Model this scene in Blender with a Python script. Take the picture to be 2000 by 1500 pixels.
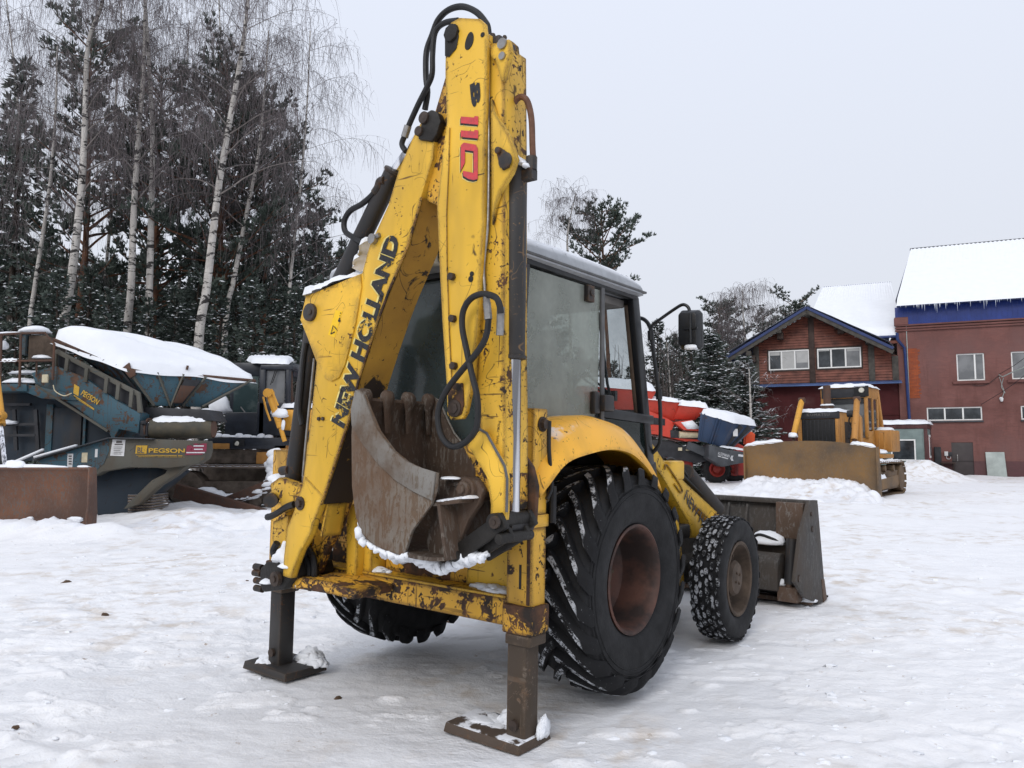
import bpy, bmesh, math, random
import numpy as np
from mathutils import Vector, Matrix, Euler
for o in list(bpy.data.objects): bpy.data.objects.remove(o)
SC = bpy.context.scene
COL = SC.collection
R = math.radians
random.seed(7)

# ------------------------------------------------------------------ camera
PITCH, EYE, FPX = R(4.95), 1.55, 1500.0
cam = bpy.data.cameras.new('camera'); cam.sensor_width = 36; cam.lens = 27.0
cam.clip_start = 0.1; cam.clip_end = 3000
camo = bpy.data.objects.new('camera', cam); COL.objects.link(camo)
camo.location = (0, 0, EYE); camo.rotation_euler = (math.pi/2 + PITCH, 0, 0)
SC.camera = camo

# ------------------------------------------------------------------ overcast sky and weak soft sun
SUN_EL, SUN_AZ = R(38), R(205)          # azimuth clockwise from +Y (the view direction)
w = bpy.data.worlds.new('World'); SC.world = w; w.use_nodes = True
nt = w.node_tree; nt.nodes.clear()
sky = nt.nodes.new('ShaderNodeTexSky'); sky.sky_type = 'NISHITA'; sky.sun_disc = False
sky.sun_elevation = SUN_EL; sky.sun_rotation = SUN_AZ; sky.air_density = 1.0; sky.dust_density = 4.0
b1 = nt.nodes.new('ShaderNodeBackground'); b1.inputs[1].default_value = 0.06
nt.links.new(sky.outputs[0], b1.inputs[0])
b2 = nt.nodes.new('ShaderNodeBackground'); b2.inputs[0].default_value = (0.757, 0.800, 0.912, 1); b2.inputs[1].default_value = 1.0
# an overcast dome: a little brighter and bluer overhead than at the horizon, the same all round
tcw = nt.nodes.new('ShaderNodeTexCoord'); sxw = nt.nodes.new('ShaderNodeSeparateXYZ'); nt.links.new(tcw.outputs['Generated'], sxw.inputs[0])
mrw = nt.nodes.new('ShaderNodeMapRange'); mrw.inputs[1].default_value = 0.0; mrw.inputs[2].default_value = .55; nt.links.new(sxw.outputs[2], mrw.inputs[0])
mcw = nt.nodes.new('ShaderNodeMix'); mcw.data_type = 'RGBA'; mcw.inputs[6].default_value = (0.700, 0.722, 0.775, 1); mcw.inputs[7].default_value = (0.785, 0.835, 0.955, 1)
nt.links.new(mrw.outputs[0], mcw.inputs[0]); nt.links.new(mcw.outputs[2], b2.inputs[0])
mx = nt.nodes.new('ShaderNodeMixShader'); mx.inputs[0].default_value = 0.90
nt.links.new(b1.outputs[0], mx.inputs[1]); nt.links.new(b2.outputs[0], mx.inputs[2])
wo = nt.nodes.new('ShaderNodeOutputWorld'); nt.links.new(mx.outputs[0], wo.inputs[0])
sl = bpy.data.lights.new('sun', 'SUN'); sl.energy = 1.15; sl.angle = R(30); sl.color = (1.0, 0.965, 0.92)
so = bpy.data.objects.new('sun', sl); COL.objects.link(so)
sdir = Vector((math.sin(SUN_AZ)*math.cos(SUN_EL), math.cos(SUN_AZ)*math.cos(SUN_EL), math.sin(SUN_EL)))
so.rotation_euler = sdir.to_track_quat('Z', 'Y').to_euler(); so.location = (0, -20, 30)
SC.view_settings.view_transform = 'Standard'; SC.view_settings.look = 'None'
SC.view_settings.exposure = 0.17; SC.view_settings.gamma = 1.0; SC.view_settings.use_curve_mapping = False
SC.cycles.max_bounces = 5; SC.cycles.diffuse_bounces = 2; SC.cycles.glossy_bounces = 2; SC.cycles.adaptive_threshold = 0.02; SC.cycles.transparent_max_bounces = 12; SC.cycles.use_denoising = True
SC.cycles.caustics_reflective = False; SC.cycles.caustics_refractive = False

# ------------------------------------------------------------------ geometry helpers
def V(*a): return Vector(a if len(a) > 1 else a[0])
class Frame:
    """A thing's own coordinate frame; measures points of the photograph on planes of that frame."""
    def __init__(s, loc=(0, 0, 0), rz=0.0, ry=0.0):
        s.m = Matrix.Translation(loc) @ Matrix.Rotation(rz, 4, 'Z') @ Matrix.Rotation(ry, 4, 'Y')
        s.inv = s.m.inverted(); s.loc = loc; s.rz = rz; s.ry = ry
    def _ray(s, px, py):
        a = (px-1000)/FPX; b = (750-py)/FPX
        d = V(a, math.cos(PITCH)-math.sin(PITCH)*b, math.sin(PITCH)+math.cos(PITCH)*b)
        return s.inv @ V(0, 0, EYE), s.inv.to_3x3() @ d
    def _pl(s, px, py, i, c):
        o, d = s._ray(px, py); return o + d*((c-o[i])/d[i])
    def X(s, px, py, c): return s._pl(px, py, 0, c)
    def Y(s, px, py, c): return s._pl(px, py, 1, c)
    def Z(s, px, py, c): return s._pl(px, py, 2, c)
    def Ys(s, pts, c): return [s.Y(x, y, c) for x, y in pts]
    def Xs(s, pts, c): return [s.X(x, y, c) for x, y in pts]
WF = Frame()

def catmull(pts, n=6):
    pts = [V(p) for p in pts]
    if len(pts) < 3: return pts
    P = [pts[0]*2-pts[1]] + pts + [pts[-1]*2-pts[-2]]; out = []
    for i in range(1, len(P)-2):
        a, b, c, d = P[i-1], P[i], P[i+1], P[i+2]
        for k in range(n):
            t = k/n
            out.append(0.5*((2*b)+(c-a)*t+(2*a-5*b+4*c-d)*t*t+(3*b-a-3*c+d)*t**3))
    out.append(P[-2]); return out

class MB:
    """collects shapes for ONE mesh"""
    def __init__(s): s.v = []; s.f = []; s.st = []
    def add(s, vs, fs):
        k = len(s.v); s.st.append(k); s.v += [tuple(p) for p in vs]; s.f += [tuple(i+k for i in f) for f in fs]; return s
    def box(s, x0, x1, y0, y1, z0, z1):
        return s.add([(x0,y0,z0),(x1,y0,z0),(x1,y1,z0),(x0,y1,z0),(x0,y0,z1),(x1,y0,z1),(x1,y1,z1),(x0,y1,z1)],
                     [(3,2,1,0),(4,5,6,7),(0,1,5,4),(1,2,6,5),(2,3,7,6),(3,0,4,7)])
    def prism(s, pts, ext):
        pts = [V(p) for p in pts]; e = V(ext); n = len(pts)
        nrm = V(0, 0, 0)
        for i in range(n): nrm += pts[i].cross(pts[(i+1) % n])
        if nrm.dot(e) > 0: pts.reverse()
        return s.add(pts+[p+e for p in pts], [tuple(range(n)), tuple(range(2*n-1, n-1, -1))] +
                     [(i, i+n, (i+1) % n+n, (i+1) % n) for i in range(n)])
    def loft(s, a, b):
        """closed loops a, b of equal count, capped"""
        n = len(a)
        return s.add(list(a)+list(b), [tuple(range(n))[::-1], tuple(range(n, 2*n))]+[(i, (i+1) % n, (i+1) % n+n, i+n) for i in range(n)])
    def grid(s, rows, close_u=False):
        n = len(rows[0]); m = len(rows); vs = [p for r in rows for p in r]
        fs = [(i*n+j, i*n+(j+1) % n, (i+1)*n+(j+1) % n, (i+1)*n+j) for i in range(m-1) for j in range(n if close_u else n-1)]
        return s.add(vs, fs)
    def tube(s, pts, r, sides=10, caps=True, smooth=0):
        pts = [V(p) for p in pts]
        if smooth: pts = catmull(pts, smooth)
        n = len(pts); rr = r if callable(r) else (lambda t: r)
        up = None; rows = []
        for i, p in enumerate(pts):
            t = (pts[min(i+1, n-1)]-pts[max(i-1, 0)]).normalized()
            if up is None:
                up = t.orthogonal().normalized()
            up = (up - t*up.dot(t)).normalized(); b = t.cross(up)
            q = rr(i/(n-1))
            rows.append([p+(up*math.cos(2*math.pi*k/sides)+b*math.sin(2*math.pi*k/sides))*q for k in range(sides)])
        k0 = len(s.v); s.grid(rows, True)
        if caps:
            s.f.append(tuple(range(k0+sides-1, k0-1, -1))); s.f.append(tuple(range(k0+(n-1)*sides, k0+n*sides)))
        return s
    def cyl(s, a, b, r, r2=None, sides=20):
        r2 = r if r2 is None else r2
        return s.tube([a, b], lambda t: r+(r2-r)*t, sides)
    def lathe(s, prof, c, axis, sides=40):
        """prof: list of (radius, offset along axis)"""
        ax = V(axis).normalized(); u = ax.orthogonal().normalized(); v = ax.cross(u); c = V(c)
        rows = [[c+ax*h+(u*math.cos(2*math.pi*k/sides)+v*math.sin(2*math.pi*k/sides))*r for k in range(sides)] for r, h in prof]
        return s.grid(rows, True)
    def plate(s, pts, t):
        """flat polygon given by 3D points, thickened by t along its normal on both sides"""
        pts = [V(p) for p in pts]; n = V(0, 0, 0)
        for i in range(len(pts)): n += pts[i].cross(pts[(i+1) % len(pts)])
        n.normalize(); return s.prism([p-n*t/2 for p in pts], n*t)
    def beam(s, a, b, wd, ht, up=(0, 0, 1)):
        a, b = V(a), V(b); t = (b-a).normalized(); u = V(up); u = (u-t*u.dot(t)).normalized(); r = t.cross(u)
        q = [r*wd/2+u*ht/2, -r*wd/2+u*ht/2, -r*wd/2-u*ht/2, r*wd/2-u*ht/2]
        return s.loft([a+k for k in q], [b+k for k in q])
    def blob(s, c, rx, ry, rz, seed=0, n=16, m=9, amp=.18, flat=0.0):
        rnd = random.Random(seed); ph = [(rnd.uniform(0, 6.3), rnd.randint(1, 4), rnd.randint(1, 3)) for _ in range(5)]
        rows = []
        for i in range(m+1):
            th = math.pi*i/m; row = []
            for k in range(n):
                fi = 2*math.pi*k/n
                d = 1+amp*sum(math.sin(a+b*fi+cc*th) for a, b, cc in ph)/2.2*math.sin(th)+amp*.22*rnd.uniform(-1, 1)*math.sin(th)
                z = math.cos(th)*rz*d
                if z < 0: z *= flat
                row.append((c[0]+math.sin(th)*math.cos(fi)*rx*d, c[1]+math.sin(th)*math.sin(fi)*ry*d, c[2]+z))
            rows.append(row)
        return s.grid(rows, True)
    def mesh(s, name, bevel=0.0, seg=2, smooth=35):
        me = bpy.data.meshes.new(name)
        me.from_pydata(s.v, [], s.f)
        bm = bmesh.new(); bm.from_mesh(me)
        bmesh.ops.recalc_face_normals(bm, faces=bm.faces)
        if bevel:
            ed = [e for e in bm.edges if len(e.link_faces) == 2 and e.calc_face_angle(0) > R(28)]
            bmesh.ops.bevel(bm, geom=ed, offset=bevel, offset_type='OFFSET', segments=seg, profile=.5, affect='EDGES', clamp_overlap=True)
        bm.to_mesh(me); bm.free()
        if smooth:
            me.shade_smooth(); me.set_sharp_from_angle(angle=R(smooth))
        return me
    def parts(s):
        """groups of shapes that stand apart from each other, each as a builder of its own"""
        n = len(s.st)
        if n < 2: return [s]
        ends = s.st[1:]+[len(s.v)]; co = np.array(s.v, float)
        lo = np.array([co[a:b].min(0) for a, b in zip(s.st, ends)]); hi = np.array([co[a:b].max(0) for a, b in zip(s.st, ends)])
        size = (hi-lo).max(1); g = list(range(n))
        def root(i):
            while g[i] != i: i = g[i]
            return i
        for i in range(n):
            gap = np.maximum(0, np.maximum(lo[i]-hi, lo-hi[i])); d = np.sqrt((gap**2).sum(1))
            for j in np.nonzero(d <= np.maximum(.015, .4*np.maximum(size[i], size)))[0]:
                a, b = root(i), root(int(j))
                if a != b: g[max(a, b)] = min(a, b)
        rt = [root(i) for i in range(n)]; keys = sorted(set(rt))
        if len(keys) == 1: return [s]
        sh = np.searchsorted(np.array(s.st), np.arange(len(s.v)), 'right')-1; out = []
        for k in keys:
            m = MB(); mp = {}
            for i, (a, b) in enumerate(zip(s.st, ends)):
                if rt[i] == k:
                    m.st.append(len(m.v))
                    for q in range(a, b): mp[q] = len(m.v); m.v.append(s.v[q])
            m.f = [tuple(mp[i] for i in f) for f in s.f if f[0] in mp]; out.append(m)
        return out
    def obj(s, name, mat, parent=None, bevel=0.0, seg=2, smooth=35, split=True, **kw):
        if name == 'snow': kw.setdefault('kind', 'stuff'); smooth = 180
        elif split and parent is not None:
            ps = s.parts()
            if len(ps) > 1: return [p.obj(name, mat, parent, bevel, seg, smooth, False, **kw) for p in ps][0]
        o = bpy.data.objects.new(name, s.mesh(name, bevel, seg, smooth)); COL.objects.link(o)
        o.data.materials.append(MAT[mat] if isinstance(mat, str) else mat)
        o.parent = parent
        for k, v in kw.items(): o[k] = v
        return o

def thing(name, label, cat, fr=None, group=None):
    o = bpy.data.objects.new(name, None); COL.objects.link(o); o.empty_display_size = .2
    if fr is not None: o.matrix_world = fr.m
    o['label'] = label; o['category'] = cat
    if group: o['group'] = group
    return o
def tag(o, label, cat, group=None):
    o['label'] = label; o['category'] = cat
    if group: o['group'] = group
    return o
def copy_of(o, parent, name=None):
    c = o.copy(); COL.objects.link(c); c.parent = parent
    if name: c.name = name
    return c

def snow_quad(corners, th, nu=14, nv=8, seed=0, over=0.03, rough=.35, sag=.02):
    """a lumpy layer of snow on a quad given by four corners (a,b along u; d,c above)"""
    a, b, c, d = [V(p) for p in corners]; rnd = random.Random(seed); mb = MB(); rows = []
    ph = [(rnd.uniform(0, 6.3), rnd.uniform(1, 5), rnd.uniform(1, 5)) for _ in range(6)]
    cen = (a+b+c+d)/4
    for j in range(nv+1):
        row = []
        for i in range(nu+1):
            u, v = i/nu, j/nv
            p = (a*(1-u)+b*u)*(1-v)+(d*(1-u)+c*u)*v
            e = min(1, 4*min(u, 1-u, v, 1-v)+0.0)
            edge = math.sqrt(max(0, 1-(1-e)**2))
            nz = sum(math.sin(q+k*6.3*u+l*6.3*v) for q, k, l in ph)/6
            h = th*edge*(1+rough*nz*1.6)
            out = p-cen; out.z = 0
            if out.length > 0: out = out.normalized()*over*(1-abs(2*edge-1) if edge < .5 else 1)*(0.5+nz)
            row.append(p+out+V(0, 0, h-(sag*(1+nz) if edge < .02 else 0)))
        rows.append(row)
    mb.grid(rows); return mb

def clump(m, c, rx, ry, rz, seed, n=16):
    """crumbly heap of snow: many small rough lumps"""
    rnd = random.Random(seed)
    for i in range(n):
        a = rnd.uniform(0, 6.283); q = rnd.random()**.5; k = rnd.uniform(.28, .62)*(1.15-.6*q)
        m.blob((c[0]+rx*q*math.cos(a)*.8, c[1]+ry*q*math.sin(a)*.8, c[2]+rz*(1-q)*rnd.uniform(0, .45)), rx*k, ry*k+.008, rz*k*1.1, seed*31+i, 9, 6, .4, .5)

def snow_line(pts, across, wd, h, seed=0, n=5, nc=7):
    """a ridge of snow lying along a path; across: unit vector over its width"""
    P = catmull(pts, n); ac = V(across); rnd = random.Random(seed); ph = [(rnd.uniform(0, 6), rnd.uniform(3, 14)) for _ in range(5)]; rows = []; N = len(P)
    for i, p in enumerate(P):
        u = i/(N-1); e = min(1, 6*u, 6*(1-u))**.5; nz = sum(math.sin(a+b*6.28*u) for a, b in ph)/5; w_ = wd*e*(1+.5*nz); hh = h*e*(1+.9*nz)+.004
        rows.append([p+ac*w_*math.cos(math.pi*k/(nc-1))+V(0, 0, hh*math.sin(math.pi*k/(nc-1))-(.35*hh if k in (0, nc-1) else 0)+rnd.uniform(-.1, .1)*h) for k in range(nc)])
    m = MB(); m.grid(rows); return m

def text_mesh(txt, A, B, up, mat, name, parent, lift, height=None, shear=0.0, space=1.0, extr=0.0, font_bold=0.0, **kw):
    """flat lettering running from A to B (local points), letter tops towards up"""
    cu = bpy.data.curves.new('t', 'FONT'); cu.body = txt; cu.size = 1; cu.shear = shear; cu.space_character = space
    cu.offset = font_bold; cu.resolution_u = 3
    ob = bpy.data.objects.new('t', cu); COL.objects.link(ob)
    dg = bpy.context.evaluated_depsgraph_get(); me = bpy.data.meshes.new_from_object(ob.evaluated_get(dg))
    bpy.data.objects.remove(ob); bpy.data.curves.remove(cu)
    co = np.array([v.co[:] for v in me.vertices]); x0, x1 = co[:, 0].min(), co[:, 0].max(); y0, y1 = co[:, 1].min(), co[:, 1].max()
    A, B, up, lift = V(A), V(B), V(up), V(lift)
    u = B-A; up = up-u.normalized()*up.dot(u.normalized())
    H = height if height else up.length
    un = up.normalized()
    for v in me.vertices:
        v.co = A+u*((v.co.x-x0)/(x1-x0))+un*H*((v.co.y-y0)/(y1-y0))+lift
    me.name = name
    o = bpy.data.objects.new(name, me); COL.objects.link(o); o.data.materials.clear(); o.data.materials.append(MAT[mat]); o.parent = parent
    for k, v in kw.items(): o[k] = v
    return o

# ------------------------------------------------------------------ materials
MAT = {}
class NT:
    def __init__(s, name):
        s.m = bpy.data.materials.new(name); s.m.use_nodes = True; s.t = s.m.node_tree; s.t.nodes.clear()
        s.out = s.n('ShaderNodeOutputMaterial'); s.b = s.n('ShaderNodeBsdfPrincipled'); s.l(s.b, 0, s.out, 0)
        s.tc = s.n('ShaderNodeTexCoord'); MAT[name] = s.m
    def n(s, t, **kw):
        q = s.t.nodes.new(t)
        for k, v in kw.items(): setattr(q, k, v)
        return q
    def l(s, a, i, b, j): s.t.links.new(a.outputs[i], b.inputs[j])
    def coord(s, scale=(1, 1, 1), rot=(0, 0, 0), src='Object'):
        mp = s.n('ShaderNodeMapping'); mp.inputs['Scale'].default_value = scale; mp.inputs['Rotation'].default_value = rot
        s.l(s.tc, src, mp, 0); return mp
    def noise(s, sc, det=4, rough=.55, mp=None, dist=0.0):
        q = s.n('ShaderNodeTexNoise'); q.inputs['Scale'].default_value = sc; q.inputs['Detail'].default_value = det
        q.inputs['Roughness'].default_value = rough; q.inputs['Distortion'].default_value = dist
        if mp: s.l(mp, 0, q, 'Vector')
        else: s.l(s.tc, 'Object', q, 'Vector')
        return q
    def ramp(s, src, lo, hi, a=0.0, b=1.0, out=0):
        q = s.n('ShaderNodeMapRange'); q.inputs[1].default_value = lo; q.inputs[2].default_value = hi
        q.inputs[3].default_value = a; q.inputs[4].default_value = b; s.l(src, out, q, 0); return q
    def math(s, op, a, b, clamp=False):
        q = s.n('ShaderNodeMath', operation=op, use_clamp=clamp)
        for i, k in ((0, a), (1, b)):
            if isinstance(k, (int, float)): q.inputs[i].default_value = k
            else: s.l(k, 0, q, i)
        return q
    def mix(s, fac, c1, c2):
        q = s.n('ShaderNodeMix', data_type='RGBA')
        if isinstance(fac, (int, float)): q.inputs[0].default_value = fac
        else: s.l(fac, 0, q, 0)
        for i, c in ((6, c1), (7, c2)):
            if isinstance(c, tuple): q.inputs[i].default_value = (*c, 1)
            else: s.l(c, 2 if c.bl_idname == 'ShaderNodeMix' else 0, q, i)
        return q
    def set(s, color=None, rough=None, metal=None, spec=None):
        for nm, v in (('Base Color', color), ('Roughness', rough), ('Metallic', metal), ('Specular IOR Level', spec)):
            if v is None: continue
            if isinstance(v, tuple): s.b.inputs[nm].default_value = (*v, 1)
            elif isinstance(v, (int, float)): s.b.inputs[nm].default_value = v
            else: s.l(v, 2 if v.bl_idname == 'ShaderNodeMix' else 0, s.b, nm)
        return s
    def bump(s, src, strength=.3, dist=.01, out=0):
        q = s.n('ShaderNodeBump'); q.inputs['Strength'].default_value = strength; q.inputs['Distance'].default_value = dist
        s.l(src, out, q, 'Height'); s.l(q, 0, s.b, 'Normal'); return q
    def upness(s, lo=.4, hi=.75):
        g = s.n('ShaderNodeNewGeometry'); x = s.n('ShaderNodeSeparateXYZ'); s.l(g, 'Normal', x, 0)
        return s.ramp(x, lo, hi, 0, 1, 2)

def paint(name, col, wear=.5, dark=(.022, .016, .013), rust=(.10, .045, .022), dirt=.25, rough=.45, sc=1.0, streak=(0, 0, 0), snow=0.0, fade=.12, edge=.5):
    """old machine paint: chips down to dark steel, scratches, grime, a little rust"""
    t = NT(name)
    big = t.noise(2.2*sc, 3, .6)
    fine = t.noise(26*sc, 3, .65, dist=.4)
    mid = t.noise(7*sc, 4, .7, dist=.6)
    # chips: threshold is lowered where the big noise is high
    thr = t.math('ADD', t.math('MULTIPLY', mid, .62), t.math('MULTIPLY', big, .38))
    thr = t.math('ADD', thr, t.math('MULTIPLY', t.math('SUBTRACT', fine, .5), .22))
    if edge:
        bv = t.n('ShaderNodeBevel', samples=4); bv.inputs['Radius'].default_value = .045
        g = t.n('ShaderNodeNewGeometry'); dt = t.n('ShaderNodeVectorMath', operation='DOT_PRODUCT')
        t.l(bv, 0, dt, 0); t.l(g, 'Normal', dt, 1)
        ew = t.ramp(dt, 1.0, .8, 0, edge*.24, out=1)
        thr = t.math('ADD', thr, ew)
    c = .70-wear*.145
    chips = t.ramp(thr, c, c+.018)
    zone = t.noise(4.3*sc, 3, .6)
    fl = t.math('ADD', t.math('MULTIPLY', t.noise(40*sc, 3, .6, dist=.8), .75), t.math('MULTIPLY', zone, .42))
    if edge: fl = t.math('ADD', fl, t.math('MULTIPLY', ew, .6))
    cf = .765-wear*.090
    chips = t.math('MAXIMUM', chips, t.ramp(fl, cf, cf+.02))
    # scratches: two stretched noises
    s1 = t.noise(1, 2, .5, t.coord((3*sc, 60*sc, 42*sc), (0, R(28), R(12)))); s2 = t.noise(1, 2, .5, t.coord((50*sc, 46*sc, 2.4*sc), (R(6), R(-17), 0)))
    sm = t.math('MAXIMUM', t.ramp(s1, .70-.05*wear, .725-.05*wear), t.ramp(s2, .705-.05*wear, .73-.05*wear))
    sm = t.math('MULTIPLY', sm, t.ramp(big, .42, .58))
    # long curved scratches: iso-lines of a smooth noise, broken up by another
    for k_, sc_ in ((0, 3.1), (1, 4.4)):
        cv = t.noise(sc_*sc, 1, .4, t.coord((1, 1, 1), (k_*.7, k_*1.1, .3)), .6); ln = t.ramp(t.math('ABSOLUTE', t.math('SUBTRACT', cv, .5), 0), .0035+.0025*wear, .0015, 0, 1)
        sm = t.math('MAXIMUM', sm, t.math('MULTIPLY', ln, t.ramp(t.noise(6*sc, 2), .56-.06*wear, .60-.06*wear)))
    mask = t.math('MAXIMUM', chips, t.math('MULTIPLY', sm, .85))
    fd = t.noise(1.1*sc, 2, .5)
    light = tuple(min(1, x*(1+fade)+.02) for x in col); deep = tuple(x*(1-fade*1.6) for x in col)
    c0 = t.mix(t.ramp(fd, .35, .65), light, deep)
    grime = t.math('MULTIPLY', t.ramp(t.noise(3.4*sc, 3, .65, t.coord((1, 1, .35))), .48, .78), dirt)
    if edge: grime = t.math('MAXIMUM', grime, t.math('MULTIPLY', t.ramp(ew, 0, edge*.20, 0, .75), t.ramp(t.noise(9*sc, 3, .7), .36, .62)))
    c1 = t.mix(grime, c0, (.085, .055, .03))
    metalc = t.mix(t.ramp(t.noise(14*sc, 4), .4, .65), dark, rust)
    c2 = t.mix(mask, c1, metalc)
    rg = t.ramp(mask, 0, 1, rough, .78)
    if snow:
        up = t.math('MULTIPLY', t.upness(.6, .9), t.ramp(t.noise(9*sc, 4), .62-snow*.3, .70-snow*.3))
        c2 = t.mix(up, c2, (.82, .84, .88))
    t.set(c2, rg, 0, .35)
    t.bump(t.math('SUBTRACT', t.math('MULTIPLY', mid, .15), t.math('MULTIPLY', chips, .5)), .35, .004)
    return t

def plain(name, col, rough=.6, var=.25, sc=6, metal=0.0, spec=.4, bump=.15, col2=None, snow=0.0, bd=.006, lo=.35, hi=.65):
    t = NT(name); nz = t.noise(sc, 4, .6)
    c2 = col2 if col2 else tuple(x*(1-var) for x in col)
    c = t.mix(t.ramp(nz, lo, hi), tuple(min(1, x*(1+var*.6)) for x in col), c2)
    if snow:
        up = t.math('MULTIPLY', t.upness(.35, .75), t.ramp(t.noise(sc*1.6, 4), .62-snow*.4, .72-snow*.4))
        c = t.mix(up, c, (.82, .84, .88))
    t.set(c, t.ramp(nz, .3, .7, rough-.06, rough+.06), metal, spec)
    if bump: t.bump(t.noise(sc*7, 2), bump, bd)
    return t

paint('yellow', (.705, .415, .028), .30, dirt=.38, edge=1.0)
paint('yellow_clean', (.735, .425, .028), .18, dirt=.16, edge=.3)
paint('yellow_worn', (.685, .392, .028), .80, dirt=.5, edge=.9)
paint('yellow_bare', (.68, .36, .030), 1.42, dirt=.6, edge=.9, sc=.8)
paint('black_paint', (.013, .013, .015), .35, dark=(.09, .055, .03), dirt=.3, rough=.5)
paint('column_leg', (.060, .042, .028), .55, dark=(.14, .11, .085), rust=(.11, .06, .03), dirt=.4, rough=.6)
paint('leg_black', (.017, .015, .014), .25, dark=(.07, .05, .035), dirt=.3, rough=.6)
plain('grease', (.013, .011, .009), .6, .4, 9, bump=.5)
plain('rubber', (.0115, .0115, .0125), .75, .35, 8, bump=.25, spec=.3)
plain('hose', (.009, .009, .010), .5, .2, 20, bump=.1)
plain('hose_brown', (.13, .06, .035), .7, .3, 16, bump=.2)
t = NT('chrome'); nz = t.noise(1, 3, .5, t.coord((22, 22, .7))); t.set(t.mix(t.ramp(nz, .42, .58), (.22, .22, .23), (.85, .85, .87)), .14, 1.0)  # streaks in the colour stand in for dark and bright reflections
plain('steel', (.30, .29, .28), .42, .3, 12, metal=.8, bump=.2)
plain('rim_rust', (.090, .040, .028), .62, .3, 3.2, bump=.4, col2=(.030, .019, .016), lo=.4, hi=.6)
plain('rim_mud', (.075, .052, .036), .8, .4, 6, bump=.4)
plain('grey_roof', (.34, .355, .375), .5, .1, 14, bump=.04, snow=.85)
plain('cab_black', (.011, .012, .014), .42, .3, 10, bump=.05)
plain('seal_grey', (.10, .10, .10), .6, .2, 10)
plain('headliner', (.16, .15, .14), .8, .2, 4)
plain('lamp_glass', (.6, .58, .5), .2, .1, 10, bump=0)
plain('bolt', (.045, .030, .022), .6, .4, 20, bump=.3)
plain('cream', (.55, .48, .33), .5, .2, 6)

def bucket_mat(name, base, rustc, grey, greyamt, bs=2.0):
    t = NT(name)
    big = t.noise(bs, 5, .65); st = t.noise(1, 6, .75, t.coord((34, 34, 11), (0, R(12), 0)), .6); fine = t.noise(55, 5, .7)
    c = t.mix(t.ramp(big, .38, .62), base, rustc)
    m = t.math('MULTIPLY', t.ramp(st, .54-.1*greyamt, .60-.1*greyamt), t.ramp(big, .68, .42))
    c = t.mix(m, c, grey)
    c = t.mix(t.ramp(fine, .58, .72, 0, .6), c, (.05, .03, .02))
    t.set(c, .72, .0, .3)
    t.bump(t.math('ADD', t.math('MULTIPLY', st, .5), t.math('MULTIPLY', fine, .4)), .45, .008)
bucket_mat('bucket_side', (.130, .094, .064), (.120, .070, .040), (.190, .165, .138), .9)
bucket_mat('bucket_in', (.058, .040, .029), (.088, .056, .038), (.15, .13, .11), .2)
bucket_mat('cutter', (.155, .138, .115), (.11, .075, .05), (.205, .195, .178), 1.4)
bucket_mat('loader_steel', (.050, .047, .044), (.064, .052, .043), (.10, .095, .09), .2)
bucket_mat('loader_rust', (.095, .064, .046), (.115, .072, .05), (.17, .15, .135), .1)
bucket_mat('blade_rust', (.185, .085, .050), (.095, .055, .042), (.12, .10, .088), .35, .9)
bucket_mat('blade_ochre', (.235, .132, .050), (.095, .072, .052), (.17, .13, .09), .1, .40)
bucket_mat('arm_rust', (.075, .04, .028), (.10, .05, .032), (.06, .05, .045), .2)

def glass(name, tint, alpha, rough=.05, dirt=.3, dcol=(.25, .26, .25), specks=.35):
    """thin dirty pane: partly see-through, glossy"""
    t = NT(name); tr = t.n('ShaderNodeBsdfTransparent'); tr.inputs[0].default_value = (*tint, 1)
    mxs = t.n('ShaderNodeMixShader')
    nz = t.noise(2.5, 5, .65)
    sp = t.ramp(t.noise(60, 3), .66, .72, 0, specks)
    f = t.math('MAXIMUM', t.ramp(nz, .3, .8, alpha, min(1, alpha+dirt)), sp)
    t.l(f, 0, mxs, 0); t.l(tr, 0, mxs, 1); t.l(t.b, 0, mxs, 2); t.l(mxs, 0, t.out, 0)
    t.set(t.mix(t.ramp(nz, .35, .7), tuple(x*.75 for x in dcol), dcol), rough, 0, .6)
glass('glass_frost', (.84, .88, .83), .46, .14, .25, (.33, .35, .31), 0)
glass('glass_rear', (.40, .48, .48), .62, .12, .2, (.085, .112, .115))
glass('glass_clear', (.85, .88, .88), .12, .05, .22, (.3, .31, .31))
glass('glass_dark', (.22, .30, .28), .45, .06, .2, (.02, .03, .028))

def decal(name, col, worn=.5, sc=18):
    """flat print that has partly flaked off"""
    t = NT(name); nz = t.noise(sc, 5, .7, dist=.5); b = t.noise(3, 2)
    f = t.ramp(t.math('ADD', t.math('MULTIPLY', nz, .7), t.math('MULTIPLY', b, .3)), .62-.14*worn, .635-.14*worn)
    tr = t.n('ShaderNodeBsdfTransparent'); mxs = t.n('ShaderNodeMixShader')
    t.l(f, 0, mxs, 0); t.l(t.b, 0, mxs, 1); t.l(tr, 0, mxs, 2); t.l(mxs, 0, t.out, 0)
    t.set(t.mix(t.ramp(t.noise(40), .35, .65), col, tuple(x*.7+.02 for x in col)), .5, 0, .3)
decal('print_black', (.015, .015, .018), .45)
decal('print_red', (.62, .06, .07), .35)
decal('print_pale', (.80, .66, .22), .5)
decal('print_yellow', (.55, .33, .03), .35, 5)
decal('print_white', (.62, .63, .65), .25, 8)
decal('print_dirty', (.10, .09, .085), .3, 8)
plain('sticker_yellow', (.85, .52, .01), .45, .08, 10, bump=0)
plain('paper', (.62, .62, .62), .7, .1, 5, bump=0)

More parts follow.
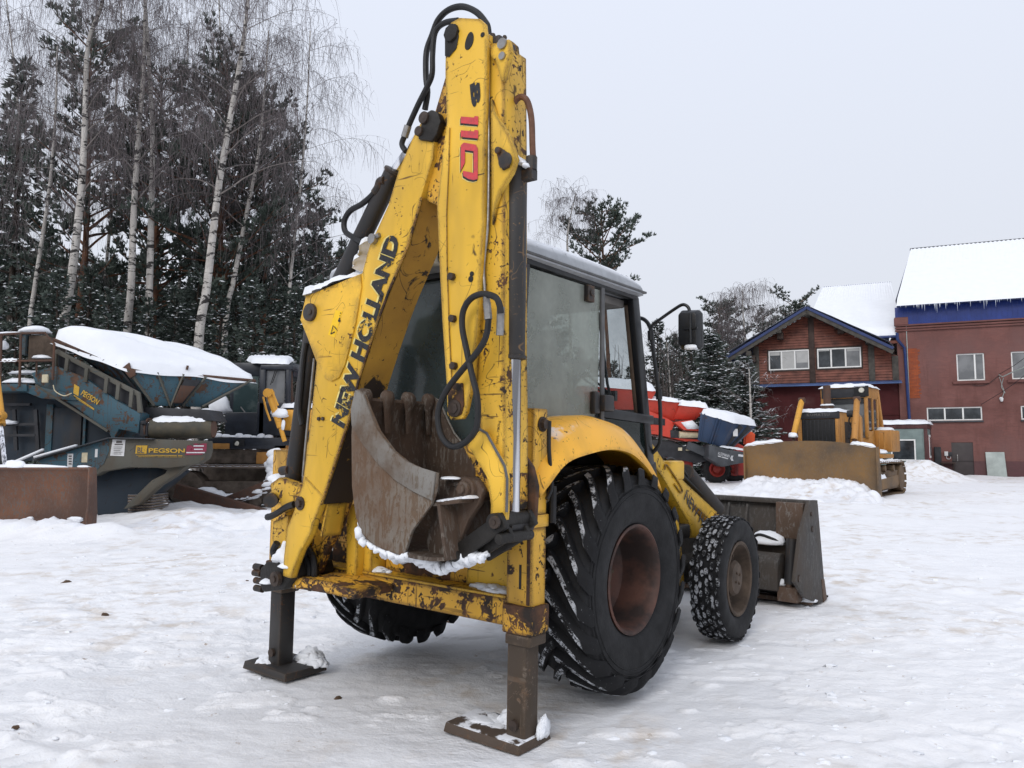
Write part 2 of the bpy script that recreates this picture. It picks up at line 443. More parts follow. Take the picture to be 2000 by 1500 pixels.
def snow_mat(name, base=(.83, .85, .885), dirty=0.0, bump=.35, sc=1.0, bd=.02):
    t = NT(name)
    n1 = t.noise(3*sc, 4, .6); n2 = t.noise(28*sc, 3, .65); n3 = t.noise(.55*sc, 3, .6)
    c = t.mix(t.ramp(n1, .3, .7), base, tuple(x*.95 for x in base))
    if dirty:
        dm = t.math('MULTIPLY', t.ramp(n1, .50, .66), t.ramp(t.noise(.22*sc, 4, .65), .50, .68))
        c = t.mix(t.math('MULTIPLY', dm, dirty), c, (.47, .36, .25))
        sp = t.math('MULTIPLY', t.ramp(t.noise(11*sc, 5, .7), .70, .74), t.ramp(n3, .40, .60))
        c = t.mix(t.math('MULTIPLY', sp, dirty*1.4, True), c, (.30, .20, .12))
    t.set(c, t.ramp(n1, .3, .7, .5, .7), 0, .35)
    t.bump(t.math('ADD', n2, t.math('MULTIPLY', n1, 2.0)), bump, bd)
    return t
snow_mat('snow', bump=.25)
snow_mat('snow_dirty', (.80, .81, .84), .9, .5)

# ================================================================== GROUND
def vnoise(x, y, seed):
    xi = np.floor(x).astype(np.int64); yi = np.floor(y).astype(np.int64); fx = x-xi; fy = y-yi
    fx = fx*fx*(3-2*fx); fy = fy*fy*(3-2*fy)
    def h(a, b):
        n = (a*374761393+b*668265263+seed*974711) & 0x7fffffff
        n = ((n ^ (n >> 13))*1274126177) & 0x7fffffff
        return ((n ^ (n >> 16)) & 0xffff)/65535.0
    return (h(xi, yi)*(1-fx)+h(xi+1, yi)*fx)*(1-fy)+(h(xi, yi+1)*(1-fx)+h(xi+1, yi+1)*fx)*fy
def fbm(x, y, seed, octs=4, g=.5):
    a = 1.0; s = 0; t = 0
    for i in range(octs):
        s = s+a*(vnoise(x*2**i, y*2**i, seed+i*17)-.5); t += a; a *= g
    return s/t
def sstep(a, b, v):
    t_ = np.clip((v-a)/(b-a), 0, 1); return t_*t_*(3-2*t_)
def crust(x, y):
    """1 where loose white snow lies proud, 0 where it is trodden down to grey ice"""
    n_ = fbm(x*1.9, y*3.6, 131, 6, .62)+.35*fbm(x*.45, y*.45, 137, 3)+np.clip((x-2.2)/5, -.10, .16)+np.clip((np.hypot(x, y)-6)/14, 0, .25)
    return sstep(-.035, .02, n_)
# lumps of the snow: (x, y, rx, ry, height)
MOUNDS = [(-9.5, 14.0, 2.6, .75, .30), (-7.4, 13.9, .7, .6, .16), (-5.6, 15.6, 2.6, .9, .14), (-6.6, 17.2, 2.0, .9, .12), (-4.0, 15.0, 2.2, .8, .15), (-8.0, 19, 2, 2, .25),
          (5.6, 24.5, 3, 2.0, .28), (3, 22.5, 2.5, 1.6, .2), (21.0, 39.6, 2.2, 1.6, .95), (19.0, 38.5, 3.2, 2.0, .4), (17, 27, 3, 2, .12),
          (-1, 20, 4, 2, .12), (27, 43, 4, 1.2, .2)]
def ground_h(x, y):
    x = np.asarray(x, float); y = np.asarray(y, float)
    d = np.hypot(x, y)
    ca, sa = math.cos(R(37)), math.sin(R(37))
    u = x*ca-y*sa; v = x*sa+y*ca                       # v runs with the machine's tracks
    h = .045*fbm(x*.9, y*.9, 3)+.034*fbm(u*4.5, v*1.0, 11)+.022*fbm(u*7, v*7, 23, 3)+.030*fbm(x*2.0, y*5.0, 29, 4)
    h = h+.06*np.maximum(0, fbm(x*9, y*9, 41, 3)-.07)*np.clip(fbm(x*.6, y*.6, 47, 3)*4+.35, 0, 1)
    h = h+np.clip((d-9)/14, 0, 1)*(.16*fbm(x*.5, y*.7, 5)+.12*fbm(x*1.6, y*1.9, 7, 4))
    # loose, lumpy snow bands
    band = np.clip(fbm(x*.35, y*.5, 51, 3)*3+.1, 0, 1)*np.clip(1-np.abs(d-9)/7, 0, 1)
    h = h+.11*band*np.maximum(0, fbm(x*5, y*6, 61, 4)+.05)
    rough_ = 1+.9*fbm(x*1.7, y*1.7, 71, 4)+.5*fbm(x*5, y*5, 73, 3)
    for mx_, my_, rx, ry, hh in MOUNDS:
        q = ((x-mx_)/rx)**2+((y-my_)/ry)**2
        h = h+hh*np.exp(-q*1.6)*rough_
    # wheel ruts with the print of the tread, some old and half filled
    for ox, ang, dep, wd in ((1.9, 52, .030, .17), (3.6, 50, .024, .17), (-3.2, -58, .022, .16), (-1.4, -62, .020, .16), (5.5, 66, .03, .2), (0.2, 70, .018, .15)):
        a_ = R(ang); uu = (x-ox)*math.cos(a_)-(y-3.2)*math.sin(a_)+.25*np.sin((x+y)*.35+ox); vv = (x-ox)*math.sin(a_)+(y-3.2)*math.cos(a_)
        inside = 1/(1+np.exp((np.abs(uu)-wd)*60)); edge_ = np.exp(-((np.abs(uu)-wd-.05)/.05)**2); brk = np.clip(fbm(x*.7, y*.7, 151, 3)*4+.55, 0, 1)
        h = h+brk*(-dep*inside+.45*dep*edge_+.35*dep*inside*np.sign(np.sin(vv*34+np.abs(uu)*22)))
    h = h+.026*crust(x, y)*np.clip(1.4-d/12, .2, 1)
    # packed flat where the machine stands
    k = np.clip((np.hypot((x-.3)/2.6, (y-5.8)/2.2)-.75)/.5, 0, 1)
    return h*(.55+.45*k)-.022
def spaced(lo, hi, c0, c1, fine, grow):
    out = [c0]
    while out[-1] < c1: out.append(out[-1]+fine)
    st = fine
    while out[-1] < hi: st *= grow; out.append(out[-1]+st)
    a = [c0]; st = fine
    while a[-1] > lo: st *= grow; a.append(a[-1]-st)
    return np.array(a[::-1][:-1]+out)
gx = spaced(-900, 900, -4.5, 4.5, .022, 1.035); gy = spaced(-60, 1500, 2.7, 7.5, .02, 1.020)
GX, GY = np.meshgrid(gx, gy); GZ = ground_h(GX, GY)
far = np.clip((np.hypot(GX, GY)-60)/40, 0, 1); GZ = GZ*(1-far)
nx, ny = len(gx), len(gy)
me = bpy.data.meshes.new('snow_ground')
me.vertices.add(nx*ny); me.vertices.foreach_set('co', np.stack([GX, GY, GZ], -1).reshape(-1).astype(np.float32))
ii = (np.arange(ny-1)[:, None]*nx+np.arange(nx-1)[None, :]).reshape(-1)
fc = np.stack([ii, ii+1, ii+nx+1, ii+nx], -1).astype(np.int32)
me.loops.add(fc.size); me.loops.foreach_set('vertex_index', fc.reshape(-1))
me.polygons.add(len(fc)); me.polygons.foreach_set('loop_start', np.arange(len(fc), dtype=np.int32)*4)
me.update(); me.validate(); me.shade_smooth()
at_ = me.attributes.new('crust', 'FLOAT', 'POINT'); at_.data.foreach_set('value', crust(GX, GY).reshape(-1).astype(np.float32))
ground = bpy.data.objects.new('snow_ground', me); COL.objects.link(ground); ground['kind'] = 'structure'

def ground_mat():
    t = NT('snow_field')
    n1 = t.noise(3.2, 4, .62); n2 = t.noise(34, 3, .68); n3 = t.noise(.42, 3, .6)
    c = t.mix(t.ramp(n1, .3, .7), (.87, .868, .875), (.81, .812, .825))
    at = t.n('ShaderNodeAttribute', attribute_name='crust'); ice = t.math('SUBTRACT', 1.0, t.math('ADD', t.ramp(at, 0, 1, 0, 1, 2), t.math('MULTIPLY', t.math('SUBTRACT', n1, .5), .5)), True)
    c = t.mix(t.math('MULTIPLY', ice, .42), c, (.66, .67, .69))                  # glazed, trodden snow
    dm = t.math('MULTIPLY', t.ramp(n1, .48, .66), t.ramp(t.noise(.33, 3, .65), .47, .61))
    c = t.mix(t.math('MULTIPLY', dm, .62), c, (.52, .42, .31))                   # sandy dirt
    sp = t.math('MULTIPLY', t.ramp(t.noise(9, 4, .75), .655, .69), t.ramp(t.noise(.6, 3), .44, .60))
    c = t.mix(t.math('MULTIPLY', sp, .75), c, (.33, .23, .15))
    sp2 = t.ramp(t.noise(46, 3, .6), .745, .77)
    c = t.mix(t.math('MULTIPLY', sp2, t.ramp(n3, .35, .6)), c, (.20, .13, .09))
    t.set(c, t.ramp(ice, 0, 1, .70, .55), 0, .25)
    n5 = t.noise(1, 4, .66, t.coord((4.5, 6.5, 5)), .2)
    t.bump(t.math('ADD', t.math('MULTIPLY', n2, .42), t.math('MULTIPLY', t.math('MULTIPLY', n5, t.ramp(n3, .35, .65, .25, 1.5)), 2.2)), .38, .03)
ground_mat(); me.materials.append(MAT['snow_field'])

# clods and bark lying on the snow
plain('clod', (.10, .062, .038), .9, .4, 30, bump=.5)
for i, (px, py, r_, lab) in enumerate(((131, 1138, .055, 'brown clod of earth lying on the snow at the far left'), (660, 1359, .028, 'dark scrap of bark lying between the two stabiliser feet'), (203, 1202, .035, 'small dark crumb of earth on the snow left of the left stabiliser'), (483, 1134, .022, 'tiny brown crumb of earth beside the swing bracket'), (877, 1213, .026, 'small brown crumb lying behind the crossbeam'), (30, 1415, .022, 'small dark crumb near the lower left corner'))):
    q = WF.Z(px, py, .0); m = MB(); m.blob((0, 0, -.2*r_), r_, r_*.8, r_*.75, i, 10, 7, .35, .5); o = m.obj('earth_clod', 'clod', None, 0, smooth=60); o.location = (q.x, q.y, float(ground_h(q.x, q.y))); tag(o, lab, 'clod', 'clods on the snow')

# crumbs and crusts of loose snow thrown about the yard
rnd = random.Random(17); m = MB(); k_ = 0
while k_ < 1500:
    d_ = 3.0+11*rnd.random()**1.5; px = rnd.uniform(-80, 2080); x = (px-1000)/1500*d_; y = d_
    dens_ = float(crust(x, y))*.5+.5*max(0, min(1, 3*float(fbm(np.array(x*.5), np.array(y*.7), 201, 3))+.35))
    if abs(x-.5) < 1.2 and 4.4 < y < 8: dens_ *= .25
    if rnd.random() > dens_: k_ += .3; continue
    r_ = rnd.uniform(.006, .020)*(1+rnd.random()**5*1.6); m.blob((x, y, float(ground_h(x, y))-.35*r_), r_*rnd.uniform(1, 1.9), r_*rnd.uniform(.8, 1.3), r_*.75, int(k_*3), 7, 4, .45, .2); k_ += 1
o = m.obj('snow_crumbs', 'snow', None, 0, smooth=50, split=False); o['kind'] = 'stuff'; tag(o, 'crumbs of loose snow scattered over the trodden yard', 'snow')
# banks of ploughed snow, as fine patches laid over the sheet
def snow_bank(name, x0, x1, y0, y1, st, hfun, mat='snow_dirty'):
    xs = np.arange(x0, x1+st, st); ys = np.arange(y0, y1+st, st); X, Y = np.meshgrid(xs, ys)
    Z = np.maximum(ground_h(X, Y)-.10, hfun(X, Y)-.06); e = np.minimum(np.minimum(X-x0, x1-X), np.minimum(Y-y0, y1-Y)); Z = np.where(e < st*1.5, ground_h(X, Y)-.15, Z)
    m = MB(); m.v = [tuple(p) for p in np.stack([X, Y, Z], -1).reshape(-1, 3)]; w_ = len(xs); m.st = [0]
    m.f = [(j*w_+i, j*w_+i+1, (j+1)*w_+i+1, (j+1)*w_+i) for j in range(len(ys)-1) for i in range(w_-1)]
    o = m.obj(name, mat, None, 0, smooth=180); o['kind'] = 'structure'; return o
def lumps(cs, X, Y, seed):
    Z = -1.0
    for cx, cy, r, h in cs: Z = np.maximum(Z, h*np.sqrt(np.maximum(0, 1-((X-cx)/r)**2-((Y-cy)/r)**2))-.02)
    return Z
def bank_right(X, Y):
    u = (X-9.95)*math.cos(R(38))-(Y-25.9)*math.sin(R(38)); v = -(X-9.95)*math.sin(R(38))-(Y-25.9)*math.cos(R(38))   # u along the blade, v out in front of it
    prof = np.where(v < .2, 1.0, np.exp(-((v-.2)/1.15)**2)); side = 1/(1+np.exp((np.abs(u+.25)-2.15)*5))
    h = .66*prof*side*(1+.35*fbm(X*1.2, Y*1.2, 91)+.5*fbm(X*3.5, Y*3.5, 93)+.25*fbm(X*10, Y*10, 95, 3))
    h = np.where(v < -.35, -1, h)
    rr = random.Random(5); cs = []
    for i in range(40):
        uu, vv = rr.uniform(-2.8, 2.4), rr.uniform(.5, 2.6); r = rr.uniform(.10, .34); cs.append((9.95+uu*math.cos(R(38))-vv*math.sin(R(38)), 25.9-uu*math.sin(R(38))-vv*math.cos(R(38)), r, r*.75+.30*math.exp(-((vv-.2)/1.2)**2)))
    return np.maximum(h, lumps(cs, X, Y, 3)+.05*fbm(X*9, Y*9, 97, 3))
snow_bank('snow_bank', 5.6, 13.2, 21.2, 28.2, .06, bank_right)
def bank_left(X, Y):
    a = .36*np.exp(-((Y-13.95)/.42)**2)/(1+np.exp((X+7.45)*6))*(1+.6*fbm(X*2, Y*2, 81)+.4*fbm(X*8, Y*8, 83, 3))
    b = .30*np.exp(-((Y-16.6-.25*np.sin(X))/.75)**2)*np.clip((X+8.2)/1.0, 0, 1)*np.clip((-3.2-X)/1.0, 0, 1)*(1+.8*fbm(X*1.3, Y*1.6, 85)+.5*fbm(X*5, Y*5, 87, 3))
    c = .20*np.exp(-((Y-14.9)/.8)**2)*np.clip((X+7.8)/1.0, 0, 1)*np.clip((-2.6-X)/1.0, 0, 1)*(1+1.2*fbm(X*1.8, Y*2.4, 88)+.6*fbm(X*7, Y*7, 89, 3))
    return np.maximum(np.maximum(a, b), c)
snow_bank('snow_bank', -13.0, -2.4, 12.8, 18.6, .06, bank_left, 'snow_dirty')

# ================================================================== BACKHOE LOADER (x right, y forward, z up, origin on the ground under the rear axle)
HEAD = R(37.3)
K = Frame((-.105, 5.629, .028), -HEAD, R(1.3))
BH = thing('backhoe_loader', 'large worn yellow backhoe loader with raised boom, big rear tyres and rusty digging bucket', 'backhoe loader', K)
YB = -1.40                                                     # rear face of the boom
D25 = (0, .25, 0)
def tr(pts, Y): return K.Ys(pts, Y)

# ---- chassis, hood
m = MB(); m.box(-.34, .34, -.88, 2.9, .55, .95); m.box(-.28, .28, -.6, .6, .5, .7); m.box(-.45, .45, 2.75, 2.95, .55, 1.0); m.obj('chassis', 'grease', BH, .02)
m = MB(); m.cyl((-.62, 0, .75), (.62, 0, .75), .15); m.lathe([(.05, -.3), (.24, -.2), (.28, 0), (.24, .2), (.05, .3)], (0, 0, .75), (1, 0, 0), 24); m.obj('rear_axle', 'grease', BH)
m = MB(); m.cyl((-.62, 1.86, .49), (.62, 1.86, .49), .09); m.box(-.3, .3, 1.74, 1.98, .38, .62); m.obj('front_axle', 'grease', BH, .01)
m = MB(); m.prism([(-.43, .95, .85), (-.43, 2.45, .75), (-.43, 2.5, .95), (-.43, 2.2, 1.06), (-.43, .95, 1.50)], (.86, 0, 0)); m.obj('hood', 'yellow_clean', BH, .05, 3)
m = MB(); m.prism([K.X(x, y, .72) for x, y in ((1309, 1014), (1318, 1008), (1326, 1022), (1330, 1060), (1338, 1150), (1322, 1154), (1318, 1090))], (-.05, 0, 0)); sp = m.obj('step_plate', 'yellow_clean', BH, .004)
m = MB(); m.prism([K.X(x, y, .724) for x, y in ((1310, 1044), (1329, 1046), (1331, 1063), (1316, 1075), (1313, 1060))], (-.004, 0, 0)); m.obj('stripe', 'cab_black', sp, 0)
plain('green_sticker', (.02, .16, .05), .4, .2, 10, bump=0)
m = MB(); m.prism([K.X(x, y, .726) for x, y in ((1314, 1022), (1320, 1023), (1321, 1036), (1315, 1035))], (-.005, 0, 0)); m.obj('sticker', 'green_sticker', sp, 0)
m = MB(); m.box(.30, .70, .85, 1.5, .62, 1.02); m.box(.5, .72, .7, 1.2, .42, .60); m.box(.40, .70, 1.35, 1.72, .80, .92); m.obj('battery_box', 'grease', BH, .02)
m = MB(); m.box(.48, .70, 1.28, 1.55, .70, .84); m.obj('filter_housing', 'cream', BH, .03)

# ---- wheels
def tyre_mat(name, amt, sn):
    t = NT(name); mp = t.n('ShaderNodeSeparateXYZ'); t.l(t.tc, 'Object', mp, 0)
    cb = t.n('ShaderNodeCombineXYZ'); t.l(mp, 1, cb, 1); t.l(mp, 2, cb, 2)
    nv = t.n('ShaderNodeVectorMath', operation='NORMALIZE'); t.l(cb, 0, nv, 0)
    vt = t.n('ShaderNodeVectorTransform', vector_type='NORMAL', convert_from='WORLD', convert_to='OBJECT')
    g = t.n('ShaderNodeNewGeometry'); t.l(g, 'Normal', vt, 0)
    d = t.n('ShaderNodeVectorMath', operation='DOT_PRODUCT'); t.l(nv, 0, d, 0); t.l(vt, 0, d, 1)
    f = t.math('MULTIPLY', t.ramp(d, .86, .95, out=1), t.ramp(t.math('ADD', t.math('MULTIPLY', t.noise(13, 6, .8), .7), t.math('MULTIPLY', t.noise(70, 4, .8), .3)), .64-amt*.22, .70-amt*.22))
    f2 = t.math('MULTIPLY', t.ramp(t.noise(55, 4, .7), .66, .72), .35)
    c = t.mix(t.math('MAXIMUM', f, f2), t.mix(t.ramp(t.noise(7), .35, .65), (.013, .013, .014), (.008, .008, .009)), sn)
    t.set(c, .8, 0, .25); t.bump(t.noise(45, 4), .3, .006)
tyre_mat('tread_rear', .72, (.50, .52, .55)); tyre_mat('tread_front', .70, (.33, .34, .36))
def tyre_carcass(prof, c, sides=72):
    m = MB(); m.lathe(prof, (0, 0, 0), (1, 0, 0), sides); return m
def wheel_root(name, c, rz=0):
    o = bpy.data.objects.new(name, None); COL.objects.link(o); o.parent = BH; o.location = c; o.rotation_euler = (0, 0, rz); o.empty_display_size = .2; return o

RP = [(.338, -.185), (.375, -.215), (.47, -.232), (.56, -.235), (.62, -.222), (.650, -.19), (.663, -.10), (.667, 0), (.663, .10), (.650, .19), (.62, .222), (.56, .235), (.47, .232), (.375, .215), (.338, .185)]
def rear_lugs():
    m = MB(); N = 21; dphi = 2*math.pi/N
    for side in (-1, 1):
        for k in range(N):
            p0 = k*dphi+(0 if side > 0 else dphi/2)
            rows = []
            for i in range(8):
                s = i/7
                x = side*(-.015+.262*s**.92); phi = p0-R(31)*(s**1.25)
                top = .714-.012*s if i < 6 else (.697, .642)[i-6]
                x = x if i < 7 else side*.250
                base = .655 if i < 6 else (.63, .59)[i-6]
                hw = (.030+.012*s)/.70; hb = hw*1.45
                rows.append([(x, -math.cos(phi+q)*r, math.sin(phi+q)*r) for q, r in ((hb, base), (hw, top), (-hw, top), (-hb, base))])
            k0 = len(m.v); m.grid(rows, True); m.f.append((k0, k0+1, k0+2, k0+3)); e = k0+28; m.f.append((e+3, e+2, e+1, e))
    return m
def rear_wheel(c, side, proto=None):
    w_ = wheel_root('rear_wheel', c)
    if proto:
        w_.rotation_euler = (R(8), 0, math.pi)
    m = tyre_carcass(RP, c)
    for r_ in (.60, .575, .545): m.lathe([(r_-.004, .236), (r_, .2395), (r_+.004, .236)], (0, 0, 0), (1, 0, 0), 72)
    a = m.obj('tyre', 'rubber', w_, 0, smooth=50)
    b = rear_lugs().obj('tread', 'tread_rear', w_, .006, 1, smooth=30)
    m = MB(); m.lathe([(.341, .19), (.345, .205), (.332, .212), (.320, .200), (.310, .165), (.302, .10), (.296, -.02), (.288, -.05), (.25, -.075), (.20, -.085), (.12, -.10), (.0, -.10)], (0, 0, 0), (1, 0, 0), 56)
    m.lathe([(.341, -.19), (.325, -.2), (.30, -.1), (.296, -.03)], (0, 0, 0), (1, 0, 0), 56)
    m.obj('rim', 'rim_rust', w_, 0, smooth=40)
    m = MB(); m.lathe([(.13, -.10), (.13, -.05), (.11, -.03), (.0, -.03)], (0, 0, 0), (1, 0, 0), 28)
    for k in range(10):
        a_ = 2*math.pi*k/10; m.cyl((-.085, .165*math.cos(a_), .165*math.sin(a_)), (-.055, .165*math.cos(a_), .165*math.sin(a_)), .014, sides=6)
    m.obj('hub', 'rim_mud', w_, 0)
    return w_
rw = rear_wheel((.895, 0, .735), 1)
lw = rear_wheel((-.92, 0, .735), -1, rw)

def front_blocks():
    m = MB(); rnd = random.Random(4); N = 38; W = .155
    rowsx = [-.105, -.063, -.021, .021, .063, .105]
    for j, x in enumerate(rowsx):
        for k in range(N):
            a = 2*math.pi*(k+.5*(j % 2)+rnd.uniform(-.22, .22))/N
            r0, r1 = .482, .507-(.008 if j in (0, 5) else 0)
            hx = .0212*rnd.uniform(.82, 1.12); da = math.pi/N*rnd.uniform(.8, 1.05); x_ = x+rnd.uniform(-.007, .007); tw = rnd.uniform(-.5, .5); nq = [rnd.uniform(.78, 1.15) for _ in range(6)]
            pts = []
            for r, kx in ((r0, 1.06), (r1, .92)):
                for q in range(6):
                    t = 2*math.pi*q/6+.26+tw
                    g_ = 1.12*kx*nq[q]; pts.append((x_+hx*g_*math.cos(t), -(math.cos(a+da*g_*math.sin(t)))*r, math.sin(a+da*g_*math.sin(t))*r))
            m.loft(pts[:6], pts[6:])
    return m
FPf = [(.30, -.10), (.335, -.125), (.40, -.137), (.45, -.133), (.478, -.12), (.487, -.10), (.49, 0), (.487, .10), (.478, .12), (.45, .133), (.40, .137), (.335, .125), (.30, .10)]
def front_wheel(c, rz):
    w_ = wheel_root('front_wheel', c, rz)
    tyre_carcass(FPf, c, 64).obj('tyre', 'rubber', w_, 0, smooth=50)
    front_blocks().obj('tread', 'tread_front', w_, .004, 1, smooth=30)
    m = MB(); m.lathe([(.302, .10), (.305, .118), (.290, .124), (.275, .115), (.265, .07), (.255, .03), (.235, .0), (.18, -.012), (.15, -.005), (.0, -.005)], (0, 0, 0), (1, 0, 0), 48)
    m.lathe([(.302, -.10), (.27, -.11), (.255, .02)], (0, 0, 0), (1, 0, 0), 48); m.obj('rim', 'rim_mud', w_, 0, smooth=40)
    m = MB(); m.lathe([(.145, -.01), (.145, .07), (.125, .095), (.0, .10)], (0, 0, 0), (1, 0, 0), 32)
    for k in range(8):
        a_ = 2*math.pi*k/8+.2; m.cyl((-.01, .20*math.cos(a_), .20*math.sin(a_)), (.025, .20*math.cos(a_), .20*math.sin(a_)), .013, sides=6)
    for k in range(4):
        a_ = 2*math.pi*k/4+.5; m.cyl((.09, .05*math.cos(a_), .05*math.sin(a_)), (.11, .05*math.cos(a_), .05*math.sin(a_)), .011, sides=6)
    m.obj('hub', 'rim_mud', w_, 0)
front_wheel((.95, 1.86, .492), R(2)); front_wheel((-.96, 1.86, .50), R(182))

# ---- fenders
def fender(sg):
    cr = [(-1.0, 1.46), (-.90, 1.58), (-.72, 1.695), (-.51, 1.742), (-.276, 1.755), (-.02, 1.717), (.147, 1.653), (.323, 1.543), (.485, 1.413), (.58, 1.28)]
    ar = [(-1.06, 1.30), (-.98, 1.36), (-.80, 1.478), (-.55, 1.53), (-.30, 1.553), (-.08, 1.53), (.07, 1.475), (.20, 1.40), (.33, 1.29), (.42, 1.18)]
    rows = []
    for (a, b), (c, d) in zip(cr, ar):
        rows.append([(sg*x, y, z) for x, y, z in ((.60, a, b-.03), (.74, a, b+.004), (.90, a, b+.006), (.98, a*.9+c*.1, b*.92+d*.08), (1.04, a*.55+c*.45, b*.6+d*.4), (1.085, a*.2+c*.8, b*.22+d*.78), (1.10, c, d), (1.075, c, d-.005), (.95, c*.5+a*.5, d+.06), (.60, a, b-.07))])
    m = MB()
    n = len(rows[0]); rr = [[catmull([V(r[j]) for r in rows], 4)[i] for j in range(n)] for i in range(4*(len(rows)-1)+1)]
    m.grid(rr, True); m.f.append(tuple(range(n))); m.f.append(tuple(range(len(m.v)-1, len(m.v)-n-1, -1)))
    m.obj('fender', 'fender_yellow', BH, 0, smooth=50)
tf = paint('fender_yellow', (.84, .42, .022), .10, dirt=.35, edge=.2, rough=.35, sc=.8, snow=.28)
fender(1); fender(-1)

# ---- cab
CB = bpy.data.objects.new('cab', None); COL.objects.link(CB); CB.parent = BH
m = MB()
Lp = lambda s: [(.70*s, -.80, 1.40), (.74*s, -.76, 2.70), (.745*s, .12, 2.70), (.745*s, .13, 1.72), (.72*s, .64, 2.68), (.745*s, .86, 1.42), (.60*s, -.80, 2.66)]
for s in (1, -1):
    P = Lp(s)
    m.beam(P[0], P[1], .06, .07, (0, 1, 0)); m.beam(P[4], P[5], .055, .10, (0, 1, 0))
    m.beam((.745*s, -.78, 2.685), (.725*s, .66, 2.685), .06, .06); m.beam((.745*s, -.78, 1.66), (.745*s, .2, 1.66), .05, .09)
    m.beam((.745*s, .93, 1.20), (.745*s, .89, 1.45), .055, .09, (0, 1, 0))
    m.beam((.745*s, .15, 1.80), (.745*s, .90, 1.77), .05, .07)
    m.beam((.745*s, .45, 1.22), (.745*s, .93, 1.20), .05, .06)
m.beam((-.74, -.78, 2.67), (.74, -.78, 2.67), .06, .07); m.beam((-.72, .66, 2.66), (.72, .66, 2.66), .06, .07); m.beam((-.74, .90, 1.40), (.74, .90, 1.40), .06, .08)
m.beam((-.74, -.80, 1.43), (.74, -.80, 1.43), .07, .08)
m.obj('frame', 'cab_black', CB, .012, 2)
m = MB()
for s in (1, -1): m.beam((.765*s, .12, 2.66), (.765*s, .13, 1.72), .018, .045, (0, 1, 0))
m.obj('door_seal', 'seal_grey', CB, .006)
m = MB(); m.box(-.70, .70, -.78, .90, 1.02, 1.40); m.box(-.72, .72, -.5, .5, 1.38, 1.44); m.obj('floor_box', 'cab_black', CB, .02)
# panes
def pane(name, pts, mat, t=.008): MB().plate(pts, t).obj(name, mat, CB, 0, smooth=0)
pane('rear_window', [(-.67, -.80, 1.47), (.67, -.80, 1.47), (.67, -.775, 2.63), (-.67, -.775, 2.63)], 'glass_rear')
for s in (1, -1):
    pane('quarter_window', [(.752*s, -.74, 1.70), (.752*s, -.05, 1.70), (.752*s, .03, 1.74), (.752*s, .085, 1.83), (.752*s, .10, 2.64), (.752*s, -.74, 2.64)], 'glass_frost')
    pane('lower_window', [(.75*s, .16, 1.76), (.75*s, .87, 1.74), (.75*s, .90, 1.24), (.75*s, .60, 1.24), (.75*s, .40, 1.48)], 'glass_dark')
pane('windscreen', [(-.68, .87, 1.46), (.68, .87, 1.46), (.66, .65, 2.62), (-.66, .65, 2.62)], 'glass_clear')
pane('door_window', [(-.75, .16, 1.82), (-.75, .84, 1.80), (-.735, .64, 2.63), (-.75, .16, 2.64)], 'glass_clear')
# roof
def roof():
    m = MB(); rows = []
    ys = [-1.00, -.985, -.93, -.75, -.4, 0, .30, .52, .635, .69, .705]
    zt = [2.74, 2.79, 2.825, 2.85, 2.868, 2.872, 2.865, 2.845, 2.815, 2.775, 2.735]
    for y, z in zip(ys, zt):
        wd = .80-(.05 if y in (-1.0, .705) else .02 if y in (-.985, .69) else 0)
        r = []
        for x, f in ((-1.0, 0), (-1.0, .35), (-.975, .62), (-.9, .82), (-.6, .96), (0, 1), (.6, .96), (.9, .82), (.975, .62), (1.0, .35), (1.0, 0), (.9, -.15), (-.9, -.15)):
            r.append((x*wd, y, 2.695+(z-2.695)*f))
        rows.append(r)
    m.grid(rows, True); n = 13; m.f.append(tuple(range(n))); m.f.append(tuple(range(len(m.v)-1, len(m.v)-n-1, -1))); return m
rf = roof().obj('roof', 'grey_roof', CB, 0, smooth=50)
m = MB(); m.box(-.81, .81, -.99, .695, 2.705, 2.722); m.obj('trim', 'seal_grey', rf, .006)
m = MB(); m.box(-.66, .66, -.74, .62, 2.60, 2.66); m.obj('headliner', 'headliner', CB, .01)
def roof_z(x, y):
    ys = [-1.00, -.985, -.93, -.75, -.4, 0, .30, .52, .635, .69, .705]; zt_ = [2.74, 2.79, 2.825, 2.85, 2.868, 2.872, 2.865, 2.845, 2.815, 2.775, 2.735]
    f_ = np.interp(abs(x)/.80, [0, .6, .9, .975, 1.0], [1, .96, .82, .62, .35]); return 2.695+(np.interp(y, ys, zt_)-2.695)*f_
m = MB(); rows = []; rnd = random.Random(8)
for i in range(61):
    u = i/60; y = -.95+1.62*u; row = []
    for j in range(31):
        x = -.785+1.57*j/30; e = min(1, 14*u, 14*(1-u), 16*j/30, 16*(1-j/30)); n_ = .5+.5*math.sin(2.2+u*11+x*2)*math.sin(1+x*6+u*3)
        row.append((x, y, float(roof_z(x, y))-.012+e*(.018+.040*n_*max(.25, 1-abs(x/.74)**4)+rnd.uniform(0, .008))))
    rows.append(row)
m.grid(rows); m.obj('snow', 'snow', rf, 0)
m = MB(); c = K.Y(848, 505, -.98); m.box(c.x-.09, c.x+.05, -1.03, -.95, c.z-.05, c.z+.03); m.obj('work_lamp', 'lamp_glass', rf, .02)
m = MB(); m.box(c.x-.11, c.x+.07, -1.0, -.93, c.z-.02, c.z+.05); m.obj('lamp_housing', 'cab_black', rf, .01)
# hinges and latch
m = MB(); q = K.X(1153, 572, .78); m.box(.755, .79, q.y-.04, q.y+.04, q.z-.06, q.z+.05); m.cyl((.795, q.y, q.z), (.80, q.y, q.z), .022)
q = K.X(1165, 785, .78); m.box(.755, .80, q.y-.05, q.y+.02, q.z-.08, q.z+.07); m.box(.76, .83, q.y+.03, q.y+.16, q.z-.06, q.z+.05); m.obj('hinge', 'black_paint', CB, .012)
